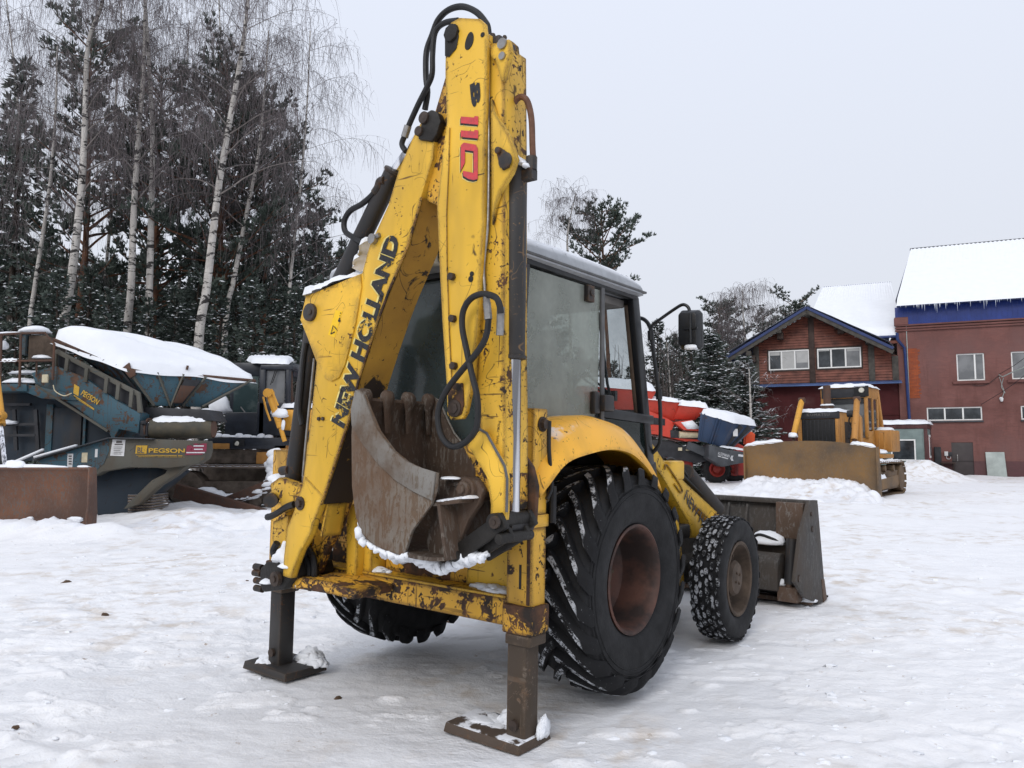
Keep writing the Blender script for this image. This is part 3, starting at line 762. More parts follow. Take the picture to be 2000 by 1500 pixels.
# seat, console, wheel, wiper
m = MB(); m.box(-.24, .24, -.25, .25, 1.55, 1.70); m.prism([(-.22, -.25, 1.70), (-.22, -.12, 1.70), (-.22, -.20, 2.32), (-.22, -.30, 2.32)], (.44, 0, 0)); m.box(-.12, .12, -.12, .12, 1.40, 1.55); m.obj('seat', 'cab_black', CB, .04, 3)
m = MB(); m.box(-.16, .16, .55, .8, 1.40, 1.95); m.box(.40, .66, .0, .66, 1.44, 1.72); m.lathe([(.19, -.012), (.203, 0), (.19, .012), (.178, 0), (.19, -.012)], (0, .48, 2.02), (0, -.5, .86), 28); m.obj('console', 'cab_black', CB, .02)
m = MB(); wp = [(.40, .68, 2.60), (.42, .79, 2.05), (.50, .88, 1.60)]; m.tube(wp, .012, 6); m.tube([(.05, .85, 2.25), (.40, .86, 1.98)], .010, 6); m.tube([(.05, .86, 2.18), (.40, .87, 1.94)], .008, 6); m.box(.36, .46, .84, .88, 1.92, 2.0); m.obj('wiper', 'cab_black', CB)
m = MB(); m.beam((.68, .62, 2.62), (.70, .80, 1.60), .03, .05, (0, 1, 0)); m.obj('inner_trim', 'rim_mud', CB, .008)
# mirror
m = MB(); Ym = .88
arm = [K.Y(x, y, Ym) for x, y in ((1243, 620), (1258, 624), (1269, 638), (1273, 664), (1283, 740), (1289, 790), (1290, 850), (1285, 872), (1262, 896))]
m.tube(arm, .0155, 10, smooth=5); m.tube([K.Y(x, y, Ym) for x, y in ((1271, 655), (1274, 636), (1290, 623), (1320, 602), (1334, 595), (1344, 600), (1348, 612))], .0125, 10, smooth=5)
for (x, y) in ((1271, 655), (1287, 770)): q = K.Y(x, y, Ym); m.cyl(q+V(.002, 0, -.04), q+V(-.002, 0, .035), .024)
m.obj('mirror_arm', 'cab_black', BH)
m = MB(); o_ = [K.Y(x, y, .86) for x, y in ((1327, 612), (1332, 606), (1364, 605), (1369, 611), (1371, 676), (1367, 681), (1331, 683), (1327, 677))]
cc = sum(o_, V(0, 0, 0))/8; bk = [cc+(p-cc)*.82+V(0, -.055, 0) for p in o_]
m.loft([p+V(0, .04, 0) for p in o_], o_); m.loft(o_, bk); mh = m.obj('mirror', 'cab_black', BH, .006)
m = MB(); a = K.Y(1348, 612, .80); b = K.Y(1349, 670, .80); m.tube([a, b], .012, 8); q = (a+b)/2; m.beam(q+V(-.055, 0, 0), q+V(.055, 0, 0), .018, .012); m.obj('mirror_rib', 'cab_black', mh)
m = MB(); q = K.Y(1349, 677, .81); m.blob(q+V(0, 0, -.012), .055, .03, .028, 3, flat=.4); m.obj('snow', 'snow', mh)
m = MB(); m.plate([p+V(0, .042, 0) for p in [cc+(p-cc)*.93 for p in o_]], .004); m.obj('mirror_glass', 'chrome', mh)

# ---- loader arms and front bucket
def loader_arm(X, s):
    up = [(1262, 848), (1283, 878), (1305, 912), (1330, 950), (1360, 1000), (1388, 1040)]
    lo = [(1376, 1052), (1352, 1051), (1346, 1022), (1325, 985), (1300, 940), (1275, 905), (1256, 880)]
    p = [K.X(x, y, .66) for x, y in up+lo]
    end = [V(.66, 3.55, .36), V(.66, 3.5, .22)]
    p = p[:6]+end+p[6:]
    m = MB(); m.prism([V(X, q.y, q.z) for q in p], (-.10*s, 0, 0)); return m, p
for s in (1, -1):
    m, p = loader_arm(.66*s, s); la = m.obj('loader_arm', 'yellow' if s > 0 else 'yellow_clean', BH, .008)
    m = MB(); m.cyl((.58*s, p[8].y+.02, p[8].z+.06), (.685*s, p[8].y+.02, p[8].z+.06), .045); m.obj('pivot_pin', 'bolt', la)
    m = MB()
    a = K.X(1338, 922, .52); b = K.X(1400, 996, .52); c_ = K.X(1424, 1024, .52)
    m.cyl(V(.52*s, a.y, a.z), V(.52*s, b.y, b.z), .078); m.obj('lift_cylinder', 'leg_black', la)
    m = MB(); m.cyl(V(.50*s, b.y, b.z), V(.50*s, c_.y+.25, c_.z-.10), .03); m.obj('cylinder_rod', 'steel', la)
    m = MB(); m.beam(V(.56*s, p[3].y, p[3].z+.06), V(.56*s, p[5].y+.3, p[5].z+.10), .06, .12); m.cyl((.45*s, p[5].y+.28, p[5].z+.09), (.62*s, p[5].y+.28, p[5].z+.09), .05); m.obj('tilt_link', 'yellow', la, .006)
m = MB(); q = [K.X(x, y, .66) for x, y in ((1296, 917), (1300, 908), (1322, 940), (1330, 956), (1327, 962), (1315, 945))]; m.tube([v+V(.01, 0, 0) for v in q], .008, 8, smooth=3); m.obj('hydraulic_pipe', 'yellow', BH)
q = K.X(1311, 914, .60); m = MB(); m.box(.54, .66, q.y-.14, q.y+.14, q.z-.10, q.z+.06); m.obj('arm_bracket', 'yellow_clean', BH, .02)
for k, pts in enumerate((((1300, 898), (1312, 896), (1325, 906), (1332, 925), (1350, 945), (1392, 985)), ((1302, 903), (1316, 905), (1334, 918), (1345, 935)))):
    m = MB(); m.tube([K.X(x, y, .56) for x, y in pts], .013, 8, smooth=5); m.obj('hose', 'hose', BH)
a = K.X(1352, 962, .664); b = K.X(1400, 1048, .664); up_ = V(0, .5, .8)
text_mesh('NEW HOLLAND', K.X(1335, 975, .664), K.X(1400, 1075, .664)+V(0, .12, -.08), K.X(1352, 962, .664)-K.X(1337, 978, .664), 'print_black', 'lettering', BH, (0.003, 0, 0), height=.10, font_bold=.02)

LB = bpy.data.objects.new('loader_bucket', None); COL.objects.link(LB); LB.parent = BH
# shell: rear wall, curved floor; open to the front
prof = [(3.66, 1.03), (3.62, .90), (3.585, .70), (3.56, .50), (3.56, .32), (3.62, .17), (3.74, .06), (3.95, .012), (4.22, .0)]
m = MB(); rows = []
for y, z in prof: rows.append([(-1.13, y, z), (1.13, y, z)])
for (y, z), (nx_, nz_) in zip(prof[::-1], [(0, .02)]*2+[(.005, .02), (.015, .015), (.02, .01)]+[(.02, 0)]*4): rows.append([(-1.13, y+nx_, z+nz_), (1.13, y+nx_, z+nz_)])
rows.append(rows[0]); m.grid(rows); m.obj('shell', 'loader_steel', LB, 0)
ep = [(1582, 977), (1597, 977), (1597, 1009), (1590, 1044), (1598, 1070), (1605, 1132), (1612, 1172), (1602, 1179), (1572, 1167), (1553, 1136), (1564, 1044)]
for X in (1.16, -1.12):
    q = [K.X(x, y, 1.16) for x, y in ep]
    m = MB(); m.prism([V(X, v.y, v.z) for v in q], (-.035, 0, 0)); m.prism([V(X-.036, v.y, v.z) for v in [V(0, 3.60, .95), V(0, 3.90, 1.0), V(0, 4.14, .02), V(0, 3.8, .05), V(0, 3.58, .3)]], (-.02, 0, 0)); e_ = m.obj('end_plate', 'loader_steel', LB, .004)
    m = MB(); m.prism([V(X, v.y, v.z)+V(.008, 0, 0) for v in [K.X(x, y, 1.16) for x, y in ((1604, 1132), (1609, 1131), (1614, 1170), (1608, 1176))]], (-.05, 0, 0)); m.obj('wear_strip', 'loader_rust', e_, .003)
    m = MB()
    for (x, y, r_) in ((1584, 1004, .022), (1586, 1033, .03), (1560, 1130, .035)):
        v = K.X(x, y, 1.16); m.cyl((X-.005, v.y, v.z), (X+.012, v.y, v.z), r_, sides=16)
    m.obj('pin', 'bolt', e_)
m = MB(); m.box(-1.13, 1.13, 3.57, 3.70, 1.00, 1.045); m.obj('top_edge', 'loader_steel', LB, .006)
m = MB()
for x in (.95, -.95): m.box(x-.13, x+.14, 3.50, 3.66, .66, 1.02)
m.obj('clam_box', 'loader_rust', LB, .008)
for x in (.98, -.98):
    m = MB(); m.cyl((x, 3.50, .66), (x, 3.42, .22), .055); m.obj('clam_cylinder', 'black_paint', LB)
    m = MB(); m.cyl((x, 3.41, .28), (x, 3.39, .14), .03); m.box(x-.10, x+.10, 3.34, 3.50, .06, .20); m.obj('clam_mount', 'loader_rust', LB, .01)
m = MB()
for x in (.50, .30, -.30, -.50): m.prism([(x-.012, 3.57, .98), (x-.012, 3.48, .70), (x-.012, 3.34, .42), (x-.012, 3.36, .26), (x-.012, 3.57, .26)], (.024, 0, 0))
m.obj('rib', 'loader_steel', LB, .003)
m = MB(); m.prism([(.56, 3.32, .44), (.56, 3.42, .52), (.56, 3.54, .50), (.56, 3.56, .12), (.56, 3.30, .16)], (.34, 0, 0)); m.prism([(-.90, 3.30, .56), (-.90, 3.42, .62), (-.90, 3.54, .55), (-.90, 3.56, .12), (-.90, 3.30, .16)], (.34, 0, 0)); m.obj('hinge_box', 'loader_steel', LB, .02)
m = MB(); m.tube([(.55, 3.46, .60), (.66, 3.44, .68), (.78, 3.44, .66), (.92, 3.48, .60)], .014, 8, smooth=5); m.obj('hose', 'hose', LB)
m = MB()
m.blob((.72, 3.50, .60), .17, .08, .12, 5, amp=.25, flat=.2); m.blob((.80, 3.46, .35), .05, .04, .10, 6, amp=.3, flat=1); m.blob((.90, 3.42, .22), .05, .04, .05, 8, flat=.6); m.blob((1.05, 3.62, .05), .12, .06, .05, 9, amp=.3, flat=.4); m.blob((.55, 3.44, .10), .06, .05, .05, 10, flat=.5)
m.blob((1.10, 3.75, .06), .04, .09, .13, 11, amp=.4, flat=.2)
m.obj('snow', 'snow', LB)
m = MB(); m.box(-1.13, 1.13, 3.60, 3.70, .010, .05); m.obj('cutting_edge', 'loader_rust', LB, .004)

# ---- rear slide frame, stabilizers
paint('yellow_beam', (.72, .385, .030), 1.12, dirt=.4, edge=1.3, sc=.7)
FR = bpy.data.objects.new('slide_frame', None); COL.objects.link(FR); FR.parent = BH
m = MB(); m.box(-1.09, .86, -1.03, -.91, .59, .735); m.obj('lower_beam', 'yellow_beam', FR, .006)
m = MB(); m.box(-1.09, .86, -1.036, -.88, .736, .752); m.obj('rail', 'yellow_worn', FR, .003)
m = MB(); m.box(-1.09, .86, -.98, -.86, 1.42, 1.56); m.obj('upper_beam', 'yellow_worn', FR, .006)
m = MB(); m.box(-.75, .70, -.90, -.87, .75, 1.42); m.obj('back_plate', 'yellow_bare', FR, .004)
m = MB(); m.prism([(.70, -.95, 1.35), (.86, -.95, 1.35), (.86, -.95, .76), (.50, -.95, .76), (.52, -.95, .95), (.66, -.95, 1.05)], (0, .03, 0)); m.obj('gusset', 'yellow', FR, .003)
m = MB(); m.box(-.30, -.22, -1.03, -.9, .75, 1.3); m.obj('rib', 'yellow', FR, .004)
m = MB(); clump(m, (.70, -.96, .752), .15, .06, .05, 4, 18); clump(m, (-.25, -.97, .752), .15, .05, .04, 7); m.obj('snow', 'snow', FR)
paint('yellow_column', (.70, .38, .030), .72, dirt=.75, edge=1.2, sc=.9)
paint('pad_steel', (.070, .048, .034), .6, dark=(.11, .085, .065), rust=(.12, .06, .03), dirt=.3, rough=.7, snow=.55, edge=.3)
def stabilizer(x0, x1, legx, ztop, pad, side):
    S = bpy.data.objects.new('stabilizer', None); COL.objects.link(S); S.parent = BH
    m = MB(); m.box(x0, x1, -1.035, -.90, .70, ztop); m.box(x0-.010, x1+.010, -1.044, -.888, 1.13, 1.20); c_ = m.obj('column', 'yellow_column', S, .008)
    m = MB(); m.box(x0-.012, x1+.016, -1.055, -.88, .56, .715); m.obj('collar', 'yellow_bare', S, .012)
    m = MB(); m.box(x0+.004, x1+.004, -1.045, -.89, .50, .56); m.obj('lip', 'column_leg', S, .01)
    m = MB(); m.box(legx-.064, legx+.064, -1.03, -.905, -.01, .56); m.obj('leg', 'column_leg' if side > 0 else 'leg_black', S, .014, 2)
    a, b, c, d = pad
    m = MB(); lo = -.03 if side > 0 else -.05
    m.loft([(a, c, lo), (b, c, lo), (b, d, lo), (a, d, lo)], [(a+.01, c+.01, lo+.055), (b-.01, c+.01, lo+.05), (b-.01, d-.01, lo+.05), (a+.01, d-.01, lo+.06)])
    m.obj('foot_pad', 'pad_steel' if side > 0 else 'leg_black', S, .008)
    m = MB(); m.cyl((legx, -1.034, .085), (legx, -1.055, .085), .028); m.obj('pin', 'bolt', S)
    m = MB(); z0 = lo+.05
    if side > 0:
        clump(m, (legx-.12, -.87, z0), .12, .05, .10, 3, 34); clump(m, (legx+.080, -.89, z0), .030, .06, .12, 4, 26); clump(m, (legx-.27, -.93, z0), .14, .10, .018, 5, 30)
    else:
        clump(m, (legx+.14, -.81, z0), .16, .07, .10, 3, 40); clump(m, (legx-.12, -.98, z0), .10, .10, .05, 4, 30)
    m.obj('snow', 'snow', S)
    return S, c_
S, col = stabilizer(.862, 1.03, .935, 1.775, (.50, 1.03, -1.12, -.82), 1)
m = MB(); m.cyl((1.03, -.955, 1.69), (1.06, -.955, 1.69), .03, sides=6); m.cyl((1.03, -.955, 1.69), (1.038, -.955, 1.69), .042); m.obj('bolt', 'bolt', col)
m = MB(); m.box(.95, .965, -1.0375, -1.03, .80, .93); m.obj('slot', 'grease', col)
m = MB(); m.box(1.000, 1.022, -1.0385, -1.03, .72, 1.12); m.obj('guide_groove', 'yellow_bare', col, .002)
m = MB(); m.tube([K.X(x, y, 1.06) for x, y in ((1073, 822), (1072, 870), (1074, 905), (1077, 950), (1068, 975))], .012, 8, smooth=5); m.tube([(1.05, -.87, 1.35), (1.05, -.87, 1.15)], .02, 8); m.obj('hose', 'hose', S)
S2, col2 = stabilizer(-1.28, -1.11, -1.19, 1.5, (-1.42, -.93, -1.12, -.76), -1)

# ---- king post at the left end of the frame
KP = bpy.data.objects.new('king_post', None); COL.objects.link(KP); KP.parent = BH
m = MB()
m.prism(tr([(533, 1018), (563, 1006), (560, 1060), (556, 1092), (548, 1108), (536, 1085), (531, 1050)], YB+.05), (0, .30, 0))
m.prism(tr([(527, 945), (545, 932), (590, 948), (588, 968), (566, 990), (552, 1002), (545, 975), (530, 965)], YB+.02), (0, .06, 0))
m.prism(tr([(527, 930), (551, 938), (551, 952), (529, 942)], YB+.15), (0, .1, 0)); m.obj('swing_casting', 'yellow_worn', KP, .008)
m = MB(); m.prism(tr([(507, 1110), (519, 1098), (540, 1096), (566, 1104), (571, 1128), (553, 1152), (512, 1157), (506, 1140)], YB+.01), (0, .34, 0)); m.obj('swing_base', 'grease', KP, .015)
m = MB(); m.prism(tr([(509, 1146), (553, 1148), (590, 1152), (640, 1160), (690, 1172), (698, 1155), (640, 1136), (586, 1128), (553, 1130)], YB+.06), (0, .30, 0)); m.obj('lower_lug', 'yellow_bare', KP, .01)
m = MB(); m.prism(tr([(677, 985), (695, 985), (697, 1080), (692, 1165), (676, 1170), (676, 1080)], -1.09), (0, .10, 0)); m.obj('slide_plate', 'yellow', KP, .006)
m = MB(); a = K.Y(543, 1130, YB); m.cyl(a+V(0, .0, 0), a+V(0, -.03, 0), .045); m.cyl(a+V(0, -.03, 0), a+V(0, -.04, 0), .02); m.obj('pin', 'bolt', KP)
m = MB()
for (x, y) in ((507, 1108), (505, 1120), (508, 1135), (508, 1150)):
    a = K.Y(x, y, YB+.1); m.cyl(a+V(-.05, 0, 0), a+V(.03, 0, 0), .022)
a = K.Y(556, 920, YB+.12); m.cyl(a+V(-.03, 0, 0), a+V(.05, 0, .01), .03)
m.cyl(K.Y(532, 975, YB+.05), K.Y(528, 978, YB-.03), .045); m.obj('fitting', 'black_paint', KP)
for pts in (((575, 985), (560, 990), (545, 1000), (530, 1008), (522, 1010)), ((541, 1060), (534, 1075), (536, 1085)), ((586, 1080), (600, 1095), (606, 1120), (600, 1145)), ((600, 1070), (612, 1090), (614, 1130), (604, 1150)), ((594, 1072), (597, 1110), (588, 1140))):
    m = MB(); m.tube(tr(pts, YB+.02 if pts[0][0] < 580 else YB+.14), .022, 8, smooth=4); m.obj('hose', 'hose', KP)
m = MB(); q = K.Y(545, 1078, YB+.0); m.blob(q+V(0, .05, -.04), .06, .07, .10, 2, amp=.35, flat=.4); q = K.Y(552, 1108, YB); m.blob(q+V(0, .03, 0), .07, .05, .03, 3, flat=.2); q = K.Y(587, 1140, YB+.1); m.blob(q, .02, .04, .10, 4, amp=.3, flat=.3); q = K.Y(523, 1138, YB+.02); m.blob(q, .05, .05, .03, 5, flat=.2); q = K.Y(545, 940, YB+.15); m.blob(q, .07, .08, .05, 6, amp=.3, flat=.2); m.obj('snow', 'snow', KP)

# ---- boom
BO = bpy.data.objects.new('boom', None); COL.objects.link(BO); BO.parent = BH
BL = [(590, 948), (603, 850), (618, 708), (587, 625), (599, 577), (707, 533), (720, 484), (758, 400), (778, 333), (805, 270), (822, 238), (850, 250), (845, 310), (823, 381), (818, 400), (795, 481), (758, 568), (740, 616), (720, 676), (698, 745), (680, 820), (652, 907), (626, 985), (600, 1000)]
m = MB(); m.prism(tr(BL, YB), D25); m.obj('box', 'yellow', BO, .006)
foot = [(597, 930), (574, 1000), (562, 1030), (555, 1087), (553, 1125), (568, 1130), (579, 1098), (588, 1075), (607, 1042), (614, 1019), (632, 968)]
for dy in (-.004, .254-.05):
    m = MB(); m.prism([p+V(0, dy, 0) for p in tr(foot, YB)], (0, .05, 0)); m.obj('foot_plate', 'yellow' if dy < 0 else 'yellow_bare', BO, .006)
m = MB(); p = tr([(626, 985), (652, 907), (680, 820)], YB)
web = [p[0]+V(.001, .05, -.0), p[0]+V(.001, .2, 0), p[0]+V(-.05, .2, -.20), p[0]+V(-.05, .05, -.20)]
m.plate(web, .02); m.obj('web', 'yellow_worn', BO, .003)
# inner face: real dirt, and the yellow darkened as its shaded side; weld rib
t = NT('caked_shaded'); nz = t.noise(5, 6, .7, dist=.8); sx = t.n('ShaderNodeSeparateXYZ'); t.l(t.tc, 'Object', sx, 0)
cr = t.ramp(sx, 1.2, 2.15, .16, -.10, 2); f = t.ramp(t.math('ADD', nz, cr), .50, .54)
cv = t.noise(4, 1, .4, None, .6); ln = t.ramp(t.math('ABSOLUTE', t.math('SUBTRACT', cv, .5), 0), .007, .003, 0, 1); f = t.math('MAXIMUM', f, t.math('MULTIPLY', ln, t.ramp(t.noise(6, 2), .48, .54)))
f = t.math('MAXIMUM', f, t.ramp(t.noise(24, 4, .7, None, .8), .64, .66))
t.set(t.mix(f, t.mix(t.ramp(t.noise(3, 4), .35, .65), (.52, .28, .035), (.36, .19, .03)), (.028, .018, .012)), .7); t.bump(nz, .5, .008)
inn = [(822, 385), (818, 400), (795, 481), (758, 568), (740, 616), (720, 676), (698, 745), (680, 820), (652, 907), (626, 985)]
a = tr(inn, YB); m = MB(); m.grid([[q+V(.004, .018, 0) for q in a], [q+V(.004, .245, 0) for q in a]]); m.obj('inner_web', 'caked_shaded', BO, 0)
m = MB()
m.tube([q+V(.004, .004, 0) for q in a], .008, 6); m.obj('weld_bead', 'yellow_bare', BO)
m = MB(); m.prism([q+V(0, -.012, 0) for q in tr([(589, 625), (600, 579), (706, 536), (708, 560), (697, 630), (676, 712), (664, 738), (650, 745), (636, 738), (622, 706)], YB)], (0, .014, 0)); m.obj('gusset_plate', 'yellow_clean', BO, .005)
m = MB(); a = K.Y(611, 611, YB); m.cyl(a+V(0, .02, 0), a+V(0, -.035, 0), .056); m.cyl(a+V(.018, -.035, -.002), a+V(.018, -.045, -.002), .018); m.obj('pivot_pin', 'black_paint', BO, .004)
m = MB(); m.prism([q+V(0, -.0135, 0) for q in tr([(659, 606), (672, 609), (657, 660), (644, 654)], YB)], (0, .001, 0)); dc = m.obj('warning_decal', 'sticker_yellow', BO, 0, smooth=0)
m = MB(); tri = tr([(655, 636), (663, 646), (650, 653)], YB); cc = sum(tri, V(0, 0, 0))/3
for k in range(3): m.beam(tri[k]+V(0, -.0165, 0), tri[(k+1) % 3]+V(0, -.0165, 0), .001, .006, (0, 0, 1))
m.beam(cc+V(0, -.0165, .006), cc+V(.004, -.0165, -.008), .001, .005, (1, 0, 0))
q = K.Y(662, 626, YB-.0165)
for dx, dz, r_ in ((0, 0, .009), (.004, .012, .006), (.010, -.004, .005), (.007, .028, .004), (.012, .044, .004)): m.cyl(q+V(dx, 0, dz), q+V(dx, -.0005, dz), r_, sides=8)
m.obj('pictogram', 'print_black', dc)
# lettering
A = K.Y(672, 838, YB); Bp = K.Y(783, 466, YB); N_ = K.Y(752, 466, YB)-K.Y(783, 476, YB)
text_mesh('NEW HOLLAND', A, Bp, N_, 'print_pale', 'lettering_shadow', BO, V(-.008, -.003, .004), height=.130, font_bold=.07, space=1.0)
text_mesh('NEW HOLLAND', A+V(.004, 0, 0), Bp+V(.004, 0, 0), N_, 'print_black', 'lettering', BO, (0, -.005, 0), height=.128, font_bold=.055, space=1.0)
# upper end with the link to the crowd cylinder
m = MB(); m.prism([q+V(0, .03, 0) for q in tr([(842, 214), (868, 126), (880, 60), (915, 45), (935, 80), (925, 160), (890, 300), (850, 400), (826, 390), (830, 300)], YB)], (0, .19, 0)); m.obj('nose', 'yellow_bare', BO, .008)
m = MB(); m.prism(tr([(822, 240), (830, 220), (842, 213), (855, 220), (860, 236), (852, 262), (842, 276), (815, 272)], YB-.02), (0, .05, 0)); m.prism(tr([(822, 240), (830, 220), (842, 213), (855, 220), (860, 236), (852, 262), (842, 276), (815, 272)], YB+.19), (0, .05, 0)); m.obj('link', 'grease', BO, .012)
m = MB()
for (x, y, r_) in ((834, 233, .035), (824, 259, .028)): a = K.Y(x, y, YB); m.cyl(a+V(0, .2, 0), a+V(0, -.035, 0), r_)
m.obj('link_pin', 'bolt', BO, .004)
m = MB(); a = K.Y(732, 468, YB); m.cyl(a+V(0, .02, 0), a+V(0, -.03, 0), .03); m.cyl(a+V(.02, -.01, .01), a+V(.05, -.01, .02), .014); m.obj('fitting', 'steel', BO)
m = MB()
for (x, y) in ((624, 818), (632, 818)): a = K.Y(x, y, YB); m.cyl(a, a+V(0, -.012, 0), .012, sides=6)
a = K.Y(588, 983, YB); m.cyl(a, a+V(0, -.03, 0), .024, sides=6); m.cyl(a, a+V(0, -.012, 0), .042)
m.obj('bolt', 'bolt', BO)
m = MB(); q0 = K.Y(605, 573, YB+.06); q1 = K.Y(700, 531, YB+.06)
dn_ = V(.010, 0, -.028); sq = snow_line([q0+V(-.03, 0, -.012)+dn_, q0.lerp(q1, .3)+dn_, q0.lerp(q1, .65)+dn_, q1+V(.02, 0, 0)+dn_], (0, 1, 0), .09, .034, 3); m.add(sq.v, sq.f)
qq = [K.Y(x, y, YB+.07) for x, y in ((704, 530), (711, 510), (718, 488), (726, 468))]; sq = snow_line(qq, (.35, .9, 0), .06, .030, 5); m.add(sq.v, sq.f)
m.obj('snow', 'snow', BO)
# boom and crowd cylinders
m = MB(); a = K.Y(566, 985, YB+.16); b = K.Y(611, 640, YB+.16); m.cyl(a, b, .055); m.obj('boom_cylinder', 'black_paint', BH)
m = MB(); a = K.Y(628, 625, YB+.13); b = K.Y(768, 338, YB+.13); m.cyl(a, b, .056); m.cyl(b, b+(b-a).normalized()*.02, .062); cy = m.obj('crowd_cylinder', 'black_paint', BH, .004)
m = MB(); m.cyl(b, K.Y(842, 232, YB+.13), .028); m.obj('rod', 'chrome', cy)
m = MB(); m.tube(tr([(745, 351), (736, 366), (727, 381), (706, 399), (685, 411), (673, 430), (674, 451), (689, 463), (707, 473)], YB+.08), .018, 10, smooth=5); m.obj('hose', 'hose', cy)
m = MB(); m.tube(tr([(751, 352), (742, 354), (738, 366), (731, 377)], YB+.08), .024, 10, smooth=4); m.obj('fitting', 'black_paint', cy)
m = MB(); m.tube(tr([(598, 670), (593, 700), (588, 760), (585, 800), (590, 830)], YB+.10), .016, 8, smooth=4); m.obj('hose', 'hose', BH)
m = MB(); m.tube(tr([(614, 700), (606, 780), (599, 850), (592, 930)], YB-.0+.05), .009, 8, smooth=3); m.obj('hydraulic_pipe', 'steel', BH)

# ---- dipper with its sliding extension
DP = bpy.data.objects.new('dipper', None); COL.objects.link(DP); DP.parent = BH
YD = YB-.05
dl = [(870, 62), (869, 144), (872, 240), (862, 320), (853, 400), (858, 520), (864, 640), (872, 754), (873, 810), (880, 820), (903, 818), (910, 806), (920, 757), (932, 640), (939, 520), (945, 444), (949, 200), (951, 90), (946, 45), (936, 36), (897, 34), (880, 44)]
m = MB(); m.prism(tr(dl, YD), (0, .03, 0)); m.obj('side_plate', 'yellow', DP, .006)
m = MB(); m.prism([q+V(0, .032, 0) for q in tr([(874, 150), (874, 240), (866, 320), (857, 400), (862, 520), (868, 640), (876, 754), (916, 754), (928, 640), (935, 520), (941, 444), (945, 200), (946, 60), (900, 44), (884, 54)], YD)], (0, .24, 0)); m.obj('box', 'yellow_worn', DP, .006)
m = MB(); m.prism([q+V(0, .274, 0) for q in tr(dl, YD)], (0, .03, 0)); m.obj('side_plate', 'yellow_worn', DP, .006)
m = MB(); m.tube([q+V(0, -.003, 0) for q in tr([(879, 250), (877, 330), (873, 420), (874, 520), (878, 640), (883, 745)], YD)], .004, 5); m.obj('weld_bead', 'yellow_worn', DP)
m = MB(); m.prism([q+V(0, -.012, 0) for q in tr([(876, 748), (878, 812), (902, 811), (908, 790), (906, 748)], YD)], (0, .013, 0)); m.obj('wear_pad', 'yellow_bare', DP, .006)
m = MB()
for (x, y, r_) in ((885, 541, .022), (887, 623, .022), (889, 715, .022), (891, 798, .03)):
    a = K.Y(x, y, YD); m.cyl(a, a+V(0, -.028, 0), r_, sides=6)
a = K.Y(891, 798, YD); m.cyl(a, a+V(0, -.02, 0), .045)
m.obj('bolt', 'bolt', DP, .003)
m = MB()
a = K.Y(884, 66, YD); m.cyl(a+V(0, .02, 0), a+V(0, -.02, 0), .05, sides=8); m.prism([q+V(0, -.006, 0) for q in tr([(870, 70), (880, 48), (892, 50), (897, 70), (892, 95), (878, 112), (870, 110)], YD)], (0, .005, 0)); m.obj('grease_boss', 'grease', DP, .006)
m = MB(); a = K.Y(917, 80, YD)
m.prism([a+V(.030*math.cos(t_)*(1-.15*math.sin(t_)), -.003, .045*math.sin(t_)+.012*math.cos(t_)) for t_ in [2*math.pi*k/20 for k in range(20)]], (0, .0029, 0))
a = K.Y(943, 68, YD); m.cyl(a+V(0, .0, 0), a+V(0, -.004, 0), .013)
a = K.Y(922, 535, YD); m.cyl(a, a+V(0, -.004, 0), .013); a = K.Y(920, 545, YD); m.cyl(a, a+V(0, -.004, 0), .016)
m.obj('hole', 'grease', DP)
# number print, reading down the arm
A = K.Y(918, 166, YD); Bp = K.Y(922, 212, YD); U = K.Y(938, 168, YD)-K.Y(918, 168, YD)
text_mesh('B', A, Bp, U, 'print_black', 'lettering', DP, (0, -.003, 0), height=.066, font_bold=.07)
def digit(shape, dx, dy, lift, mat, name):
    m = MB()
    for pts in shape: m.prism([q+V(0, -lift, 0) for q in tr([(x+dx, y+dy) for x, y in pts], YD)], (0, .0008, 0))
    return m.obj(name, mat, DP, 0, smooth=0, split=False)
ONE = lambda y: [[(901, y+1), (927, y+3), (928, y), (935, y+1), (935, y+17), (901, y+14)]]
ZERO = [[(901, 284), (907, 279), (930, 283), (934, 290), (934, 297), (901, 292)], [(901, 292), (909, 293), (909, 318), (901, 334)], [(926, 296), (934, 297), (934, 350), (926, 352)], [(905, 334), (926, 338), (926, 352), (916, 350), (906, 344)]]
for sh_, nm in ((ONE(227), 'one'), (ONE(254), 'one'), (ZERO, 'zero')):
    digit(sh_, -3, 5, .0015, 'print_pale', 'digit_edge'); digit(sh_, -1.5, 3.5, .003, 'print_black', 'digit_shadow'); digit(sh_, 0, 0, .0045, 'print_red', 'digit')
m = MB(); m.tube(tr([(955, 90), (954, 200), (955, 300), (954, 400), (952, 450), (945, 520), (947, 570)], YD+.03), .0075, 8, smooth=4); m.obj('hydraulic_pipe', 'steel', DP)
paint('yellow_black', (.60, .32, .03), 1.95, dirt=.6, edge=.9, sc=.9)
EX = bpy.data.objects.new('dipper_extension', None); COL.objects.link(EX); EX.parent = BH
YE = YB+.0
m = MB(); m.prism(tr([(950, 84), (984, 84), (985, 300), (984, 700), (986, 850), (984, 1000), (960, 900), (938, 840), (930, 760), (934, 640), (942, 520), (947, 440)], YE), (0, .20, 0)); m.obj('box', 'yellow_worn', EX, .006)
